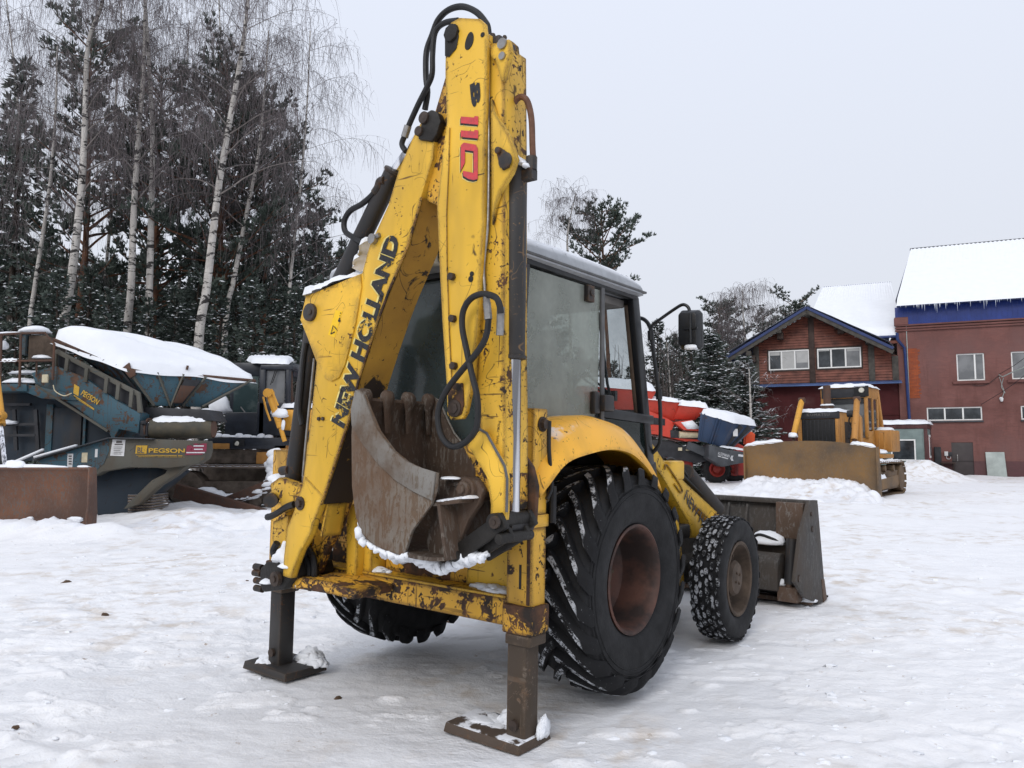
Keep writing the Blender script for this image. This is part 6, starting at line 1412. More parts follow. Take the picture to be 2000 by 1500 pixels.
# ================================================================== PORTABLE CABIN
FP = Frame((22.1, 41.0, 0), R(-33))
PC = thing('site_cabin', 'small grey green site cabin with burgundy corners beside the ochre bulldozer', 'cabin', FP)
plain('cabin_teal', (.165, .215, .205), .55, .12, 1.5, col2=(.12, .16, .155)); plain('cabin_maroon', (.075, .025, .024), .6, .3, 3); plain('door_red', (.19, .022, .026), .5, .2, 2)
pz = FP.Y(1797, 825, 0); H_ = 2.72
m = MB(); m.box(-2.7, 0, 0, 2.2, .15, H_); m.obj('wall', 'cabin_teal', PC, .01)
m = MB()
for x in (-2.66, -2.0, -1.35, -.7, -.2): m.box(x-.01, x+.01, -.012, 0, .2, H_-.2)
m.obj('panel_joint', 'cabin_teal', PC, split=False)
m = MB(); m.box(-.14, .03, -.04, .12, .05, H_); m.box(-.05, .03, 2.05, 2.25, .05, H_); m.obj('corner_post', 'cabin_maroon', PC, .01)
m = MB(); m.box(-2.8, .06, -.05, 2.3, H_, H_+.26); m.obj('roof', 'cabin_maroon', PC, .03)
m = snow_quad([(-2.9, -.12, H_+.26), (.15, -.12, H_+.26), (.15, 2.35, H_+.26), (-2.9, 2.35, H_+.26)], .22, 20, 12, 5, .04); m.obj('snow', 'snow', PC)
def win(F, par, x0, x1, z0, z1, y, panes, mats, fmat='pvc', t=.07, name='window'):
    W = bpy.data.objects.new(name, None); COL.objects.link(W); W.parent = par
    m = MB(); m.box(x0, x1, y-.03, y+.04, z0, z0+t); m.box(x0, x1, y-.03, y+.04, z1-t, z1); m.box(x0, x0+t, y-.03, y+.04, z0+t, z1-t); m.box(x1-t, x1, y-.03, y+.04, z0+t, z1-t)
    xs = [x0+t]+[x0+(x1-x0)*u for u in panes]+[x1-t]
    for x in xs[1:-1]: m.box(x-t*.6, x+t*.6, y-.028, y+.04, z0+t, z1-t)
    m.obj('frame', fmat, W, .006, 1, split=False)
    for i in range(len(xs)-1):
        m = MB(); m.box(xs[i], xs[i+1], y+.005, y+.02, z0+t*.9, z1-t*.9); m.obj('pane', mats[i % len(mats)], W)
    return W
win(FP, PC, -1.75, -.55, 1.0, 2.15, -.03, [], ['window_dark'])
# door end, facing right: own small parts
m = MB(); m.box(0, .03, .55, 1.55, .2, 2.35); m.obj('door', 'door_red', PC, .01)
m = MB(); m.box(.03, .06, .6, 1.5, 1.15, 2.4); m.obj('door_window_frame', 'pvc', PC, .01)
m = MB(); m.box(.055, .07, .72, 1.38, 1.27, 2.28); m.obj('pane', 'window_grey', PC)

# ================================================================== WOODEN HOUSE AND BRICK HALL
FH = Frame((22.75, 45.0, 0), R(-23))
hp = lambda x, y, d=0: FH.Y(x, y, d)
def brick_mat(name, c1, c2, mortar, patches=True):
    t = NT(name); mp = t.coord((1, 1, 1)); sw = t.n('ShaderNodeSeparateXYZ'); t.l(t.tc, 'Object', sw, 0); ad = t.math('ADD', 0, 0); t.l(sw, 0, ad, 0); t.l(sw, 1, ad, 1)
    cb = t.n('ShaderNodeCombineXYZ'); t.l(ad, 0, cb, 0); t.l(sw, 2, cb, 1)
    b = t.n('ShaderNodeTexBrick'); b.inputs['Scale'].default_value = 1; b.inputs['Brick Width'].default_value = .26; b.inputs['Row Height'].default_value = .077; b.inputs['Mortar Size'].default_value = .007
    b.inputs['Color1'].default_value = (*c1, 1); b.inputs['Color2'].default_value = (*c2, 1); b.inputs['Mortar'].default_value = (*mortar, 1); t.l(cb, 0, b, 'Vector')
    n1 = t.noise(.7, 5, .6); c = t.mix(t.ramp(n1, .40, .64, 0, .75), b, tuple(x*.55 for x in c1))
    c = t.mix(t.ramp(t.noise(1, 4, .7, t.coord((2.2, 2.2, .28))), .54, .72, 0, .5), c, tuple(x*.45 for x in c1))
    c = t.mix(t.ramp(t.noise(.35, 4, .6), .5, .7, 0, .45), c, (.20, .12, .115))
    t.set(c, .85, 0, .2); t.bump(b, .25, .01, out=1)
brick_mat('brick_red', (.205, .090, .078), (.17, .078, .069), (.165, .09, .08))
brick_mat('brick_orange', (.36, .085, .03), (.25, .06, .03), (.18, .08, .05))
brick_mat('brick_dark', (.12, .055, .058), (.10, .05, .053), (.09, .05, .052))
brick_mat('brick_maroon', (.075, .017, .018), (.065, .016, .017), (.055, .016, .016))
plain('wood_red', (.150, .045, .027), .6, .45, 2.2, col2=(.060, .020, .014), bump=.3, lo=.38, hi=.72)
plain('wood_grey', (.062, .056, .048), .75, .3, 4, bump=.3); plain('wood_brown', (.045, .028, .022), .75, .3, 4, bump=.3)
plain('metal_blue', (.018, .036, .125), .4, .2, 2, bump=0); plain('metal_blue_pale', (.06, .11, .25), .45, .3, 1, bump=0); plain('door_grey', (.045, .036, .036), .5, .15, 2)
plain('panel_pale', (.33, .37, .35), .5, .2, 1.5, bump=.05)
def wall_holes(x0, x1, z0, z1, y, holes, rev=.14):
    xs = sorted({x0, x1, *[h[0] for h in holes], *[h[1] for h in holes]}); zs = sorted({z0, z1, *[h[2] for h in holes], *[h[3] for h in holes]}); m = MB()
    for i in range(len(xs)-1):
        for j in range(len(zs)-1):
            cx, cz = (xs[i]+xs[i+1])/2, (zs[j]+zs[j+1])/2
            if any(h[0] < cx < h[1] and h[2] < cz < h[3] for h in holes): continue
            m.add([(xs[i], y, zs[j]), (xs[i+1], y, zs[j]), (xs[i+1], y, zs[j+1]), (xs[i], y, zs[j+1])], [(0, 1, 2, 3)])
    for a, b, c, d in holes:
        m.add([(a, y, c), (b, y, c), (b, y, d), (a, y, d), (a, y+rev, c), (b, y+rev, c), (b, y+rev, d), (a, y+rev, d)], [(0, 1, 5, 4), (1, 2, 6, 5), (2, 3, 7, 6), (3, 0, 4, 7)])
    return m
def rect(x0, y0, x1, y1, d=0): a_ = hp(x0, y1, d); b_ = hp(x1, y0, d); return (a_.x, b_.x, a_.z, b_.z)
BHL = thing('brick_hall', 'tall red brick hall with a steep snowy roof and a blue metal fascia', 'building', FH)
zc = hp(1790, 636).z; X1 = 15.0
H1 = rect(1870, 689, 1922, 744); H2 = rect(1977, 682, 2034, 738); H2 = (H2[0], H2[1], H1[2], H1[3]); H3 = rect(1811, 794, 1918, 822); H4 = rect(1995, 790, 2098, 818); H4 = (H4[0], H4[1], H3[2], H3[3]); DR = rect(1861, 864, 1900, 931)
m = wall_holes(0, X1, .95, zc, 0, [H1, H2, H3, H4, (DR[0], DR[1], .95, DR[3])]); m.add([(0, 0, 0), (0, 12, 0), (0, 12, zc), (0, 0, zc), (X1, 0, 0), (X1, 12, 0), (X1, 12, zc), (X1, 0, zc)], [(1, 0, 3, 2), (4, 5, 6, 7), (1, 2, 6, 5)]); m.obj('wall', 'brick_red', BHL, 0, smooth=0, split=False)
m = wall_holes(0, X1, -.2, .95, -.02, [(DR[0], DR[1], -.2, .95)]); m.add([(0, -.02, .95), (DR[0], -.02, .95), (DR[0], 0.05, .95), (0, .05, .95)], [(0, 1, 2, 3)]); m.obj('plinth', 'brick_dark', BHL, 0, smooth=0, split=False)
bk = rect(1775, 680, 1793, 778); m = MB(); rnd = random.Random(9)
zz = bk[2]
while zz < bk[3]:
    w_ = rnd.uniform(-.07, .10); m.box(bk[0], bk[1]+w_, -.018, .02, zz, zz+.072); zz += .077
m.obj('bare_brickwork', 'brick_orange', BHL, 0, split=False)
for k, (d_, z_) in enumerate(((.10, .0), (.07, -.16), (.04, -.30))): m = MB(); m.box(-.08, X1, -d_-.06, .0, zc+z_, zc+z_+.10); m.obj('cornice_course', 'brick_red', BHL, .008)
win(FH, BHL, *H1, .10, [.66], ['window_grey', 'window_grey']); win(FH, BHL, *H2, .10, [.60], ['window_grey', 'window_grey']); win(FH, BHL, *H3, .08, [.33, .66], ['window_dark']); win(FH, BHL, *H4, .08, [.33, .66], ['window_dark'])
for h in (H1, H2): m = MB(); m.box(h[0]-.25, h[1]+.2, -.14, .1, h[2]-.18, h[2]-.04); m.obj('window_sill', 'brick_red', BHL, .01)
for h in (H3, H4): m = MB(); m.box(h[0]-.04, h[1]+.04, -.10, .1, h[2]-.10, h[2]-.02); m.obj('window_sill', 'chassis_grey', BHL, .01)
for k, (x0, x1) in enumerate(((.15, .5), (.62, .98))):
    m = MB(); w_ = H1[1]-H1[0]; m.box(H1[0]+.08+w_*.58*x0, H1[0]+.08+w_*.58*x1, .20, .4, H1[2]+.08, H1[2]+.45-.08*k); m.obj('stored_box', 'paper', BHL, .02)
m = MB(); m.box(DR[0], DR[1], .02, .07, -.02, DR[3]); dr = m.obj('door', 'door_grey', BHL, .01)
m = MB(); q = hp(1870, 893); m.box(q.x-.02, q.x+.02, -.05, .02, q.z-.22, q.z+.15); m.obj('handle', 'steel', dr, .01)
# fascia + roof
ze = hp(1790, 597, -.7).z
m = MB(); m.box(-.05, X1, -.16, -.10, zc+.08, ze+.05); plain('fascia_blue', (.020, .042, .20), .4, .15, 2, bump=0); fa = m.obj('fascia', 'fascia_blue', BHL, .005)
m = MB()
for i in range(60): m.box(.1+i*.25, .13+i*.25, -.175, -.16, zc+.1, ze)
m.obj('fascia_rib', 'fascia_blue', fa, 0, split=False)
m = MB(); m.box(-.10, .62, -.2, .3, zc+.08, zc+.52); m.obj('brick_pier', 'brick_red', BHL, .01)
yr = 5.2; q = hp(1779, 489, yr); zr = q.z; xl = hp(1751, 598, -.8).x; xlr = q.x
m = MB(); m.plate([(xl, -.8, ze), (X1+.5, -.8, ze), (X1+.5, yr, zr), (xlr, yr, zr)], .10); m.plate([(xlr, yr, zr), (X1+.5, yr, zr), (X1+.5, 12.5, ze), (xl, 12.5, ze)], .10); rf_ = m.obj('roof', 'metal_blue', BHL, .01)
def roof_snow(par, a, b, c, d, nu, nv, th, ribs, seed, edge=.5):
    """a: eave left, b: eave right, c: ridge right, d: ridge left; thins towards the ridge so that the ribs of the sheet show"""
    m = MB(); rows = []; rnd = random.Random(seed); ph = [(rnd.uniform(0, 6), rnd.uniform(1, 4), rnd.uniform(1, 4)) for _ in range(5)]
    a, b, c, d = V(a), V(b), V(c), V(d); nrm = (b-a).cross(d-a).normalized(); nrm = nrm if nrm.z > 0 else -nrm
    for j in range(nv+1):
        row = []
        for i in range(nu+1):
            u, v = i/nu, j/nv; p = a.lerp(b, u).lerp(d.lerp(c, u), v); n_ = sum(math.sin(q+k*6*u+l*6*v) for q, k, l in ph)/5
            h = th*(1-.82*v**1.5)*(1+.25*n_)+.03*math.cos(u*ribs*6.283)*max(0, v-.55)*2
            if j == 0: h = -.02
            row.append(p+nrm*(.055+h)+V(0, 0, 0))
        rows.append(row)
    m.grid(rows); m.obj('snow', 'snow', par, 0, smooth=60)
roof_snow(rf_, (xl-.02, -.86, ze), (X1+.5, -.86, ze), (X1+.5, yr-.05, zr), (xlr, yr-.05, zr), 240, 16, .22, 60, 3)
m = MB(); m.box(xlr-.05, X1+.5, yr-.12, yr+.12, zr-.02, zr+.12); m.obj('ridge_cap', 'chassis_grey', rf_, .02)
m = MB()
rnd = random.Random(11)
for i in range(60):
    x = .2+rnd.random()*9.5; L_ = rnd.uniform(.05, .45)*(1.2 if 1.2 < x < 5 else .5); m.cyl((x, -.86, ze+.02), (x, -.86, ze-L_), .014, .002, sides=5)
plain('ice', (.72, .78, .86), .15, .05, 6, bump=0); m.obj('icicles', 'ice', rf_, 0, split=False, kind='stuff')
m = MB(); m.tube([(xl+.2, -.45, ze+.32), (X1, -.45, ze+.32)], .035, 6); m.obj('snow_guard', 'chassis_grey', rf_)
# things fixed to or leaning on the hall
dpipe = MB(); dpipe.tube([hp(1752, 650, -.45), hp(1753, 663, -.4), hp(1760, 672, -.25), hp(1767, 680, -.14), hp(1776, 815, -.14), V(hp(1776, 815, -.14).x+.05, -.14, .3)], .085, 10); tag(dpipe.obj('downpipe', 'metal_blue'), 'blue downpipe running down the corner of the brick hall', 'downpipe').matrix_world = FH.m
m = MB(); m.tube([hp(1770, 636, -.05), V(hp(1778, 830, -.05).x, -.05, 0.3)], .025, 6); tag(m.obj('conduit', 'panel_pale'), 'thin pale conduit beside the blue downpipe on the brick wall', 'conduit').matrix_world = FH.m
pn = rect(1929, 883, 1965, 933, -.4)
m = MB(); m.prism([(pn[0], -.45, -.05), (pn[1], -.45, -.05), (pn[1]-.03, -.08, pn[3]), (pn[0]-.0, -.08, pn[3])], (0, .05, 0)); tag(m.obj('leaning_panel', 'panel_pale', None, .01), 'pale sheet panel leaning on the brick wall near the dark door', 'panel').matrix_world = FH.m
m = MB(); q = hp(1834, 890, -.3); m.box(q.x-.22, q.x+.12, -.3, -.05, .1, 1.75); tag(m.obj('dark_locker', 'chassis_dark', None, .02), 'narrow dark locker standing against the brick wall between cabin and door', 'locker').matrix_world = FH.m
MT = thing('meter_box', 'small electric meter boxes with a loose cable on the brick wall left of the door', 'meter box', FH)
for (x, y) in ((1848, 886), (1856, 887)): q = hp(x, y, -.08); m = MB(); m.box(q.x-.09, q.x+.09, -.10, -.001, q.z-.13, q.z+.12); m.obj('box', 'paper' if x < 1850 else 'chassis_dark', MT, .01)
m = MB(); m.tube([hp(1848, 890, -.05), hp(1850, 896, -.06), hp(1856, 896, -.06), hp(1857, 890, -.05)], .015, 6, smooth=4); m.obj('cable', 'paper', MT)
m = MB(); q = hp(1850, 904, -.2); m.box(q.x-.35, q.x+.40, -.45, -.03, q.z-.04, q.z+.02); sh_ = m
m.beam((q.x-.25, -.4, q.z), (q.x-.25, -.03, q.z-.7), .05, .05, (1, 0, 0)); m.beam((q.x+.3, -.4, q.z), (q.x+.3, -.03, q.z-.7), .05, .05, (1, 0, 0)); tag(m.obj('wall_shelf', 'wood_brown', None, .005), 'small dark bracket shelf on the brick wall beside the door', 'shelf').matrix_world = FH.m
WB = thing('wire_bracket', 'pale metal bracket with hanging wires on the brick wall between the upper windows', 'wire bracket', FH)
m = MB(); m.tube([hp(1951, 732, -.05), hp(1958, 736, -.5), hp(1975, 728, -.9), hp(2000, 717, -1.3), hp(2030, 700, -1.8)], .03, 6); m.obj('arm', 'panel_pale', WB)
m = MB(); m.tube([hp(1960, 738, -.4), hp(1956, 755, -.2), hp(1961, 765, -.15), hp(1957, 778, -.1)], .018, 6, smooth=4); m.tube([hp(1952, 736, -.2), hp(1957, 752, -.2), hp(1963, 768, -.15)], .015, 6, smooth=4); m.obj('loose_wire', 'panel_pale', WB, split=False)
m = MB(); m.blob(hp(1956, 780, -.12), .09, .08, .13, 3, flat=1); m.obj('insulator', 'paper', WB)
for k, (p0, p1) in enumerate((((1951, 731, -.1), (2060, 640, -6)), ((1916, 790, -.02), (2070, 670, -6)), ((1951, 733, -.05), (1900, 752, -.05)))):
    m = MB(); a_, b_ = hp(*p0), hp(*p1); m.tube([a_.lerp(b_, u)-V(0, 0, .25*math.sin(u*math.pi)) for u in [i/10 for i in range(11)]], .014, 4); tag(m.obj('overhead_wire', 'chassis_dark'), ['black wire rising from the wall bracket towards the right edge', 'black wire rising from beside the low window strip', 'short black wire between the bracket and the upper window'][k], 'wire').matrix_world = FH.m

# wooden house
WH = thing('wooden_house', 'reddish timber gabled house with grey posts and a blue trimmed snowy roof', 'building', FH)
xL_ = hp(1475, 800).x; zb = hp(1600, 752).z
wl = rect(1502, 684, 1580, 725); wr_ = rect(1597, 676, 1681, 719); zm = (wl[2]+wr_[2])/2; zM = (wl[3]+wr_[3])/2
wl = (wl[0], wl[1], zm, zM); wr_ = (wr_[0], wr_[1], zm, zM)
m = MB(); m.box(xL_, -.02, .08, 10, -.2, zb); m.obj('base_wall', 'brick_maroon', WH, 0)
m = MB(); m.box(xL_, -.02, .04, .08, zb-1.9, zb-1.8); m.obj('base_ledge', 'brick_maroon', WH, 0)
ap = hp(1575, 600, -1.0); lf = hp(1419, 697, -1.0); rt = hp(1744, 660, -1.0)
# symmetric gable about its apex, measured from the left slope
sl_ = (ap.z-lf.z)/(ap.x-lf.x)
def gz(x): return ap.z-abs(x-ap.x)*sl_
# timber wall above: boards with real joints
bh = .165; z = zb; brd = MB(); xw0, xw1 = xL_+.02, -.05
brds = []
while z < ap.z-.35:
    zz = z+bh/2; xa = max(xw0, ap.x-(ap.z-.25-zz)/sl_); xb = min(xw1, ap.x+(ap.z-.25-zz)/sl_) if zz > gz(xw1)-.25 else xw1
    seg = [(xa, xb)]
    for h in (wl, wr_):
        if h[2]-.05 < zz < h[3]+.05: seg = [s_ for a_, b_ in seg for s_ in ((a_, min(b_, h[0])), (max(a_, h[1]), b_)) if s_[1]-s_[0] > .05]
    for a_, b_ in seg: brds.append((a_, b_, z))
    z += bh
for a_, b_, z in brds:
    m = MB(); m.prism([(a_, .06, z), (a_, -.005, z+.012), (a_, .02, z+bh-.01), (a_, .06, z+bh-.01)], (b_-a_, 0, 0)); m.obj('board', 'wood_red', WH, 0, smooth=0)
m = MB(); m.prism([(xw0, .07, zb), (xw1, .07, zb), (xw1, .07, gz(xw1)-.2), (ap.x, .07, ap.z-.3), (xw0, .07, gz(xw0)-.2)], (0, .05, 0)); m.obj('backing_wall', 'wood_brown', WH, 0)
m = MB(); m.box(xL_-.02, xL_+.02, .08, 9, zb, gz(xL_)-.1); m.obj('side_wall', 'wood_red', WH, 0)
for px in (1477, 1586, 1702, 1748):
    x = hp(px, 700).x; w_ = .17; m = MB(); m.box(x-w_, x+w_, -.07, .04, zb, min(gz(x)-.3, hp(px, 668).z if px > 1740 else 99)); m.obj('post', 'wood_grey' if px != 1586 else 'wood_brown', WH, .01)
for h, mats in ((wl, ['window_dark', 'blind', 'window_grey']), (wr_, ['window_dark', 'window_dark', 'window_grey'])):
    win(FH, WH, *h, -.01, [.32, .65], mats, t=.075)
    m = MB(); m.box(h[0]-.08, h[1]+.08, -.03, .03, h[2]-.10, h[2]-.005); m.box(h[0]-.08, h[1]+.08, -.03, .03, h[3]+.005, h[3]+.09); m.box(h[0]-.09, h[0]-.005, -.03, .03, h[2], h[3]); m.box(h[1]+.005, h[1]+.09, -.03, .03, h[2], h[3]); m.obj('window_trim', 'wood_brown', WH, .005, split=False)
for h, u0, u1, v in ((wl, 0, .32, .80), (wl, .65, 1, .32), (wr_, 0, .32, .93), (wr_, .65, 1, .86)):
    m = MB(); W_ = h[1]-h[0]; m.box(h[0]+W_*u0+.09, h[0]+W_*u1-.09, -.012, -.006, h[2]+.075+(h[3]-h[2]-.15)*v, h[3]-.08); m.obj('roller_blind', 'blind', WH)
m = MB(); q0, q1 = hp(1470, 760, -.55), hp(1762, 746, -.55); m.prism([(q0.x, -.55, zb-.02), (q0.x, .06, zb+.16), (q0.x, .06, zb+.10), (q0.x, -.55, zb-.08)], (q1.x-q0.x, 0, 0)); m.obj('skirt_roof', 'metal_blue_pale', WH, .005)
# roof of the gable
yB = 8.0; ov = -1.0
for s_ in (-1, 1):
    xe = lf.x if s_ < 0 else rt.x; ze_ = gz(xe)
    m = MB(); m.plate([(ap.x, ov, ap.z), (xe, ov, ze_), (xe, yB, ze_), (ap.x, yB, ap.z)], .06); m.obj('roof_slope', 'metal_blue', WH, 0)
    m = MB(); m.beam((ap.x, ov-.02, ap.z-.03), (xe, ov-.02, ze_-.03), .05, .16, (0, 0, 1)); m.obj('verge_trim', 'metal_blue', WH, 0)
    m = MB(); m.beam((ap.x, ov+.05, ap.z-.24), (xe, ov+.05, ze_-.24), .08, .26, (0, 0, 1)); m.obj('barge_board', 'wood_grey', WH, 0)
    m = MB(); m.plate([(ap.x, ov+.1, ap.z-.14), (xe, ov+.1, ze_-.14), (xe, .3, ze_-.14), (ap.x, .3, ap.z-.14)], .03); m.obj('soffit', 'wood_red', WH, 0)
roof_snow(WH, (lf.x-.04, ov-.06, gz(lf.x)), (lf.x-.04, yB, gz(lf.x)), (ap.x, yB, ap.z), (ap.x, ov-.06, ap.z), 30, 14, .16, 0, 5)
roof_snow(WH, (rt.x+.04, ov-.06, gz(rt.x)), (rt.x+.04, yB, gz(rt.x)), (ap.x, yB, ap.z), (ap.x, ov-.06, ap.z), 30, 14, .16, 0, 6)
for px, py in ((1577, 611), (1521, 645), (1634, 634), (1696, 664), (1462, 690)):
    q = hp(px, py, -.9); m = MB(); m.box(q.x-.14, q.x+.14, -.95, .1, q.z-.16, q.z+.14); m.obj('purlin_end', 'wood_grey', WH, .01)
for px, py in ((1524, 655), (1642, 644), (1470, 700)):
    q = hp(px, py, -.3); m = MB(); m.box(q.x-.18, q.x+.18, -.6, .0, q.z-.25, q.z+.15); m.obj('bracket', 'wood_brown', WH, .02)
# main roof behind, ridge along the facade
yR = 7.5; rl_ = hp(1608, 565, yR); rr_ = hp(1760, 549, yR); el = hp(1592, 605, 1.5); er = hp(1745, 656, .1)
zr2 = (rl_.z+rr_.z)/2; ze2 = er.z
m = MB(); m.plate([(el.x-.8, .1, ze2), (.3, .1, ze2), (.3, yR, zr2), (rl_.x, yR, zr2)], .08); m.plate([(rl_.x, yR, zr2), (.3, yR, zr2), (.3, 14, ze2), (el.x-.8, 14, ze2)], .08); mr = m.obj('main_roof', 'metal_blue', WH, 0)
roof_snow(mr, (el.x-.8, .05, ze2), (.28, .05, ze2), (.28, yR, zr2), (rl_.x, yR, zr2), 120, 24, .30, 30, 8)
m = MB(); m.box(rl_.x, .3, yR-.1, yR+.1, zr2, zr2+.08); m.obj('ridge_cap', 'metal_blue', mr, .01)
m = MB(); q = hp(1722, 661, .0); m.tube([(q.x-1.2, -.1, ze2-.06), (.0, -.1, ze2-.06)], .08, 8); m.obj('gutter', 'metal_blue', WH)
m = MB(); m.box(hp(1702, 670).x, .0, -.05, .04, hp(1722, 668).z-.12, hp(1722, 668).z+.05); m.obj('eave_board', 'wood_red', WH, 0)

# ================================================================== TREES
t = NT('birch_bark'); nz = t.noise(1, 4, .7, t.coord((5, 5, 1.2)), .5); bands = t.noise(1, 5, .75, t.coord((1.6, 1.6, 4.2)), .8)
sz = t.n('ShaderNodeSeparateXYZ'); t.l(t.tc, 'Object', sz, 0)
f = t.ramp(bands, .535, .57); f = t.math('MAXIMUM', f, t.ramp(t.noise(1, 4, .7, t.coord((9, 9, 30))), .64, .68))
t.set(t.mix(f, t.mix(t.ramp(nz, .35, .65), (.50, .475, .44), (.33, .305, .28)), (.022, .019, .018)), .8); t.bump(bands, .4, .02)
plain('bark_dark', (.050, .036, .028), .85, .35, 5, bump=.5, bd=.03)
plain('bark_pine', (.16, .070, .036), .85, .35, 5, bump=.5, bd=.03, col2=(.07, .04, .028))
plain('twig', (.135, .115, .118), .85, .2, 2, bump=0)
plain('branch', (.17, .15, .14), .85, .3, 3, bump=0, snow=.35)
plain('twig_snowy', (.11, .088, .082), .85, .2, 2, bump=0, snow=.7)
plain('brush', (.10, .082, .076), .85, .3, 1.0, bump=0)
plain('needles', (.066, .084, .069), .8, .4, .8, bump=0, col2=(.040, .054, .047))  # needle colour lightened to stand in for haze
plain('needles_pine', (.068, .086, .070), .8, .35, .8, bump=0, col2=(.043, .057, .048))  # pine needles lightened too, haze put into the colour
def strip(vs, fs, pts, w0, w1, rnd):
    """thin tapering twig: two crossed ribbons would cost twice; one ribbon with a random turn reads the same"""
    a = rnd.uniform(0, 6.283); dx, dy = math.cos(a), math.sin(a); n = len(pts); k = len(vs)
    for i, p in enumerate(pts):
        w_ = w0+(w1-w0)*i/(n-1); vs.append((p[0]-dx*w_, p[1]-dy*w_, p[2])); vs.append((p[0]+dx*w_, p[1]+dy*w_, p[2]))
    for i in range(n-1): fs.append((k+2*i, k+2*i+1, k+2*i+3, k+2*i+2))
def limb3(mb, pts, r0, r1, sides=4): mb.tube(pts, lambda t_: r0+(r1-r0)*t_, sides, False)
def raw(vs, fs, name, mat):
    me = bpy.data.meshes.new(name); me.from_pydata(vs, [], fs); me.materials.append(MAT[mat]); return me
def link(me, name, par):
    o = bpy.data.objects.new(name, me); COL.objects.link(o); o.parent = par; return o

def birch(path, r0, seed, label, group, start=.30, nb=30, spread=1.0, dens=1.0, droop=1.0, twig='twig', lean=(0, 0), wk=1.0):
    rnd = random.Random(seed); base = V(path[0]); pl = catmull([V(p)-base for p in path], 6)
    T = thing('birch_tree', label, 'birch', None, group); T.location = base
    n = len(pl); H = pl[-1].z
    r0 *= .80; m = MB(); m.tube(pl, lambda t_: r0*(1-.88*t_)+.012, 8, False)
    vs, fs = [], []; m2 = MB()
    def at(t_): k = t_*(n-1); i = min(int(k), n-2); return pl[i].lerp(pl[i+1], k-i)
    for b in range(nb):
        t_ = start+(1-start)*((b+rnd.random())/nb)**1.0*.97; p = at(t_); az = b*2.4+rnd.uniform(-.6, .6); L = spread*(1-.70*t_)*rnd.uniform(3.0, 5.2)
        el = R(rnd.uniform(25, 55)); d = V(math.cos(az)*math.cos(el)+lean[0], math.sin(az)*math.cos(el)+lean[1], math.sin(el)); pts = [p]; ns = 7
        for i in range(ns):
            d = (d+V(rnd.uniform(-.12, .12), rnd.uniform(-.12, .12), -.10*droop*(i/2.2)+rnd.uniform(-.05, .05))).normalized(); pts.append(pts[-1]+d*L/ns)
        rb = max(.012, r0*(1-t_)*.42); limb3(m if rb > .045 else m2, pts, rb*.8, .006, 4)
        for i in range(2, ns+1):
            for _ in range(2 if i < ns else 3):
                if rnd.random() > dens: continue
                q = pts[i]; a2 = az+rnd.uniform(-1.3, 1.3); e2 = R(rnd.uniform(-10, 45)); dd = V(math.cos(a2)*math.cos(e2), math.sin(a2)*math.cos(e2), math.sin(e2)); l2 = rnd.uniform(.6, 1.5)*(.6+.5*spread); sp = [q]
                for j in range(4): dd = (dd+V(0, 0, -.26*droop)).normalized(); sp.append(sp[-1]+dd*l2/4)
                strip(vs, fs, sp, .009*wk, .005*wk, rnd)
                for j in range(1, 5):
                    for _ in range(2):
                        s0 = sp[j]; ln = rnd.uniform(.5, 1.7)*droop; dx, dy = rnd.uniform(-.45, .45), rnd.uniform(-.45, .45); tp = [s0]
                        for k in range(1, 4): u = k/3; tp.append(V(s0.x+dx*u**.6, s0.y+dy*u**.6, s0.z-ln*u**1.35+.08*(1-u)))
                        strip(vs, fs, tp, .006*wk, .003*wk, rnd)
    if m2.v: m2.obj('branches', 'branch', T, 0, smooth=60, split=False)
    m.obj('trunk', 'birch_bark', T, 0, smooth=60, split=False); link(raw(vs, fs, 'crown', twig), 'crown', T)
    return T

# conifers: a few shapes, then copies
def tuft(vs, fs, sv, sf, c, d, L, rnd, n, snow, wid=.05):
    d = d.normalized(); u = d.orthogonal().normalized(); v = d.cross(u)
    for _ in range(n):
        a = rnd.uniform(0, 6.283); sp = rnd.uniform(.25, .95); q = (d+(u*math.cos(a)+v*math.sin(a))*sp).normalized(); e = c+q*L*rnd.uniform(.6, 1.15)
        s_ = q.cross(V(rnd.uniform(-1, 1), rnd.uniform(-1, 1), rnd.uniform(-1, 1))).normalized()*wid*rnd.uniform(.7, 1.4)
        k = len(vs); mid = c.lerp(e, .55); vs.extend([tuple(c), tuple(mid+s_), tuple(e), tuple(mid-s_)]); fs.append((k, k+1, k+2, k+3))
    if rnd.random() < snow:
        r_ = L*rnd.uniform(.22, .5); k = len(sv); h = V(0, 0, wid*.8+.015); cc = c+d*L*.45+h
        a0 = rnd.uniform(0, 6)
        sv.append(tuple(cc+V(0, 0, r_*.28)))
        for j in range(5): a = a0+j*1.2566; sv.append(tuple(cc+V(math.cos(a)*r_*rnd.uniform(.6, 1.2), math.sin(a)*r_*rnd.uniform(.6, 1.2), rnd.uniform(-.05, .02))))
        for j in range(5): sf.append((k, k+1+j, k+1+(j+1) % 5))
